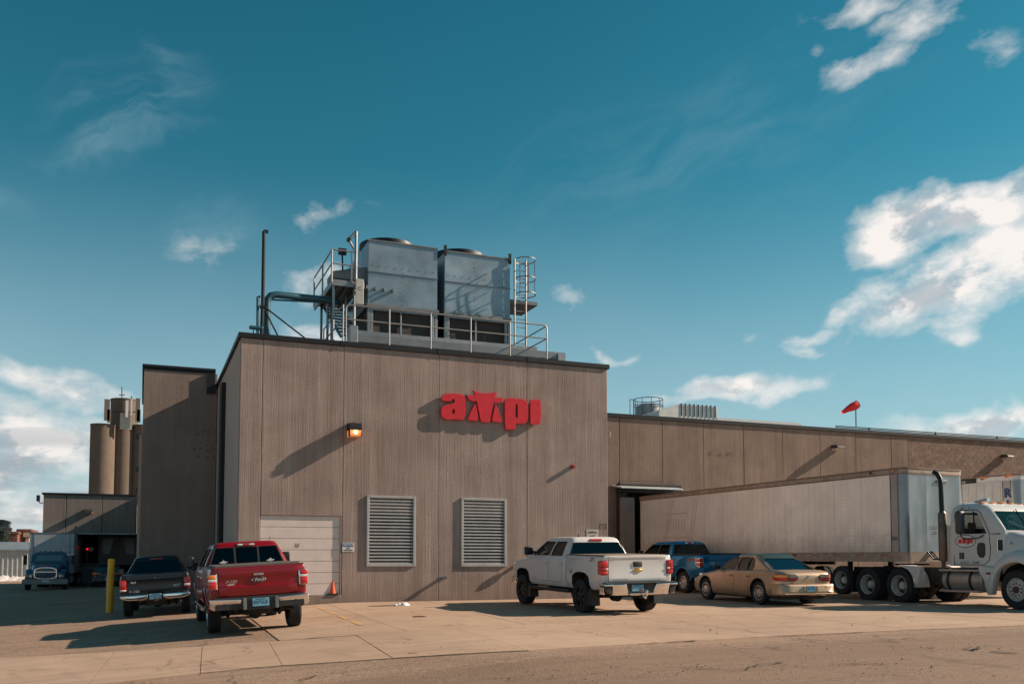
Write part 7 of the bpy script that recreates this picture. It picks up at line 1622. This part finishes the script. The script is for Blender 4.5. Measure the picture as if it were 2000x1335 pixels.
# ------------------------------------------------------------------ blue box truck far left (faces the yard)
q = PY(87, 1151, 60.2); bx = vroot('box_truck', 'blue bonneted box truck with pale grey box parked at the far left dock', 'lorry', q.x, 60.4, 180 - 1.5, z=gz(q.x, 60) + .01)
def boxtruck(t):
    pm = paint('paint_truck_blue', (.012, .085, .17), .3, .3, .2); GREY = mat('box_grey', (.36, .39, .42), .5, .2, var=.12); L0 = -8.0
    # local +y forward, bumper at y = 0
    boxo('front_panel', (-1.22, -2.9, .98), (1.22, -2.86, 3.42), GREY, t); boxo('cargo_box', (-1.25, -9.6, .95), (1.25, -2.9, 3.42), GREY, t, bevel=.02); boxo('roof_edge', (-1.27, -9.62, 3.40), (1.27, -2.84, 3.47), STEEL, t, bevel=.01); boxo('bottom_rail', (-1.265, -9.6, .93), (1.265, -2.88, 1.03), STEEL, t)
    for x in (-1.0, 1.0): boxo('corner_post', (x - .02, -2.855, .98), (x + .02, -2.84, 3.40), STEEL, t)
    boxo('reflector_strip', (-1.262, -6.0, 2.63), (-1.251, -3.4, 2.65), mat('strip_red_glow', (.7, .02, .03), .3, emit=(1, .02, .03), es=.12), t)  # faint red glow put into the strip's material; the reflector is no lamp
    o = MB().loft([[(-1.0, -2.75, .9), (1.0, -2.75, .9), (1.0, -1.5, .9), (-1.0, -1.5, .9)], [(-1.0, -2.75, 1.62), (1.0, -2.75, 1.62), (1.0, -1.5, 1.62), (-1.0, -1.5, 1.62)], [(-.86, -2.72, 2.18), (.86, -2.72, 2.18), (.86, -1.95, 2.18), (-.86, -1.95, 2.18)], [(-.70, -2.68, 2.28), (.70, -2.68, 2.28), (.70, -2.15, 2.28), (-.70, -2.15, 2.28)]]).build('cab', pm, t, bevel=.04, segs=2, smooth=45)
    def yf_(z): return -1.5 - .45 * (z - 1.62) / .56
    MB().add([(x, yf_(z) + .012, z) for x, z in ((-.84, 1.66), (.84, 1.66), (.74, 2.13), (-.74, 2.13))], [(0, 1, 2, 3)]).add([(x, yf_(z) + .004, z) for x, z in ((-.90, 1.63), (.90, 1.63), (.79, 2.17), (-.79, 2.17))], [(0, 1, 2, 3)]).build('windscreen', mat('screen_dim', (.10, .13, .14), .08, .3, coat=.6), t, smooth=0)
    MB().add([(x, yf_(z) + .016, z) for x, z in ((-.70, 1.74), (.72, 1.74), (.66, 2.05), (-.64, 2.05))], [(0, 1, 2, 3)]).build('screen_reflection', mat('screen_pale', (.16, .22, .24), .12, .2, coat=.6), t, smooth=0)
    for s_ in (-1, 1): MB().prism([(-2.6, 1.66), (-1.62, 1.66), (-1.98, 2.12), (-2.6, 2.12)], 'x', s_ * .93, s_ * .97).build('side_window', MATS['screen_dim'], t)
    mb = MB(); rings = []
    for (y, w_, zt_, zb_) in ((-1.55, .92, 1.64, .62), (-.9, .84, 1.54, .62), (-.35, .74, 1.46, .62), (-.15, .66, 1.40, .64)): rings.append([(-w_, y, zb_), (w_, y, zb_), (w_, y, zt_ - .16), (w_ * .78, y, zt_), (-w_ * .78, y, zt_), (-w_, y, zt_ - .16)])
    mb.loft(rings); mb.build('bonnet', pm, t, bevel=.03, segs=2, smooth=45)
    # grille surround and bars
    gp = smoothpoly([(-.58, .66), (.58, .66), (.64, .95), (.56, 1.36), (-.56, 1.36), (-.64, .95)], 1); g2 = [(x * .88, .99 + (z - .99) * .84) for x, z in gp]
    mb = MB(); poly_solid(mb, [gp, g2], -.16, -.06); go = mb.build('grille', CHR, t, bevel=.012)
    boxo('grille_back', (-.54, -.17, .70), (.54, -.155, 1.32), DRK, go); boxo('grille_bar', (-.56, -.12, 1.06), (.56, -.06, 1.10), CHR, go)
    for k in range(9): boxo('grille_slat', (-.53, -.13, .74 + .066 * k), (.53, -.10, .75 + .066 * k), STEEL, go)
    for s_ in (-1, 1):
        MB().loft([[(s_ * .60, -1.5, .55), (s_ * 1.14, -1.5, .55), (s_ * 1.14, -1.5, 1.20), (s_ * .60, -1.5, 1.25)], [(s_ * .62, -.6, .60), (s_ * 1.12, -.6, .60), (s_ * 1.12, -.6, 1.22), (s_ * .62, -.6, 1.28)], [(s_ * .62, -.12, .60), (s_ * 1.06, -.16, .60), (s_ * 1.04, -.16, 1.0), (s_ * .62, -.12, 1.06)]]).build('front_fender', pm, t, bevel=.04, segs=2, smooth=45)
        h = MB().box((s_ * .68, -.15, .74), (s_ * 1.0, -.10, .94)).build('headlight', PLAS, t, bevel=.01); MB().box((s_ * .70, -.105, .76), (s_ * .86, -.09, .92)).build('lens', CLR, h, bevel=.01); MB().box((s_ * .88, -.105, .78), (s_ * .99, -.09, .90)).build('lens', AMB, h, bevel=.01)
        MB().box((s_ * 1.20, -1.75, 1.50), (s_ * 1.40, -1.68, 2.08)).build('wing_mirror', BLK, t, bevel=.03); MB().tube([(s_ * .95, -1.8, 2.1), (s_ * 1.3, -1.72, 2.12), (s_ * 1.3, -1.72, 1.45), (s_ * .98, -1.7, 1.42)], .015, 6).build('mirror_arm', CHR, t)
        wheel(t, s_ * 1.0, -.85, .50, .28, 'steer', .29, s_)
        for y in (-6.8, -8.0): wheel(t, s_ * 1.08, y, .50, .27, 'dual', .29, s_); wheel(t, s_ * .78, y, .50, .27, 'dual', .29, s_)
        MB().lathe([(0, 0), (0, .28), (1.2, .28), (1.2, 0)], 20, 'y', Matrix.Translation((s_ * .95, -4.4, .62))).build('fuel_tank', STEEL, t)
    MB().prism([(-1.18, .36), (1.18, .36), (1.22, .42), (1.22, .64), (1.10, .68), (-1.10, .68), (-1.22, .64), (-1.22, .42)], 'y', -.16, .06).build('front_bumper', mat('bumper_grey', (.16, .17, .18), .4, .5), t, bevel=.02)
    plate(t, 0, 0, 0, '', .01, .01) if False else boxo('number_plate', (-.20, .061, .46), (.16, .066, .62), mat('plate_pale', (.42, .48, .52), .5), t)
    for x in (-.55, -.3, 0, .3, .55): MB().box((x - .05, -2.3, 2.27), (x + .05, -2.2, 2.33)).build('roof_lamp', BLK if abs(x) < .5 else PLAS, t, bevel=.01)
    boxo('chassis', (-.45, -9.4, .60), (.45, -.3, .9), UND, t)
    for y in (-6.8, -8.0, -.85): MB().tube([(-1, y, .5), (1, y, .5)], .07, 8).build('axle', UND, t)
boxtruck(bx)
# dim lorry nose standing in the dock bay
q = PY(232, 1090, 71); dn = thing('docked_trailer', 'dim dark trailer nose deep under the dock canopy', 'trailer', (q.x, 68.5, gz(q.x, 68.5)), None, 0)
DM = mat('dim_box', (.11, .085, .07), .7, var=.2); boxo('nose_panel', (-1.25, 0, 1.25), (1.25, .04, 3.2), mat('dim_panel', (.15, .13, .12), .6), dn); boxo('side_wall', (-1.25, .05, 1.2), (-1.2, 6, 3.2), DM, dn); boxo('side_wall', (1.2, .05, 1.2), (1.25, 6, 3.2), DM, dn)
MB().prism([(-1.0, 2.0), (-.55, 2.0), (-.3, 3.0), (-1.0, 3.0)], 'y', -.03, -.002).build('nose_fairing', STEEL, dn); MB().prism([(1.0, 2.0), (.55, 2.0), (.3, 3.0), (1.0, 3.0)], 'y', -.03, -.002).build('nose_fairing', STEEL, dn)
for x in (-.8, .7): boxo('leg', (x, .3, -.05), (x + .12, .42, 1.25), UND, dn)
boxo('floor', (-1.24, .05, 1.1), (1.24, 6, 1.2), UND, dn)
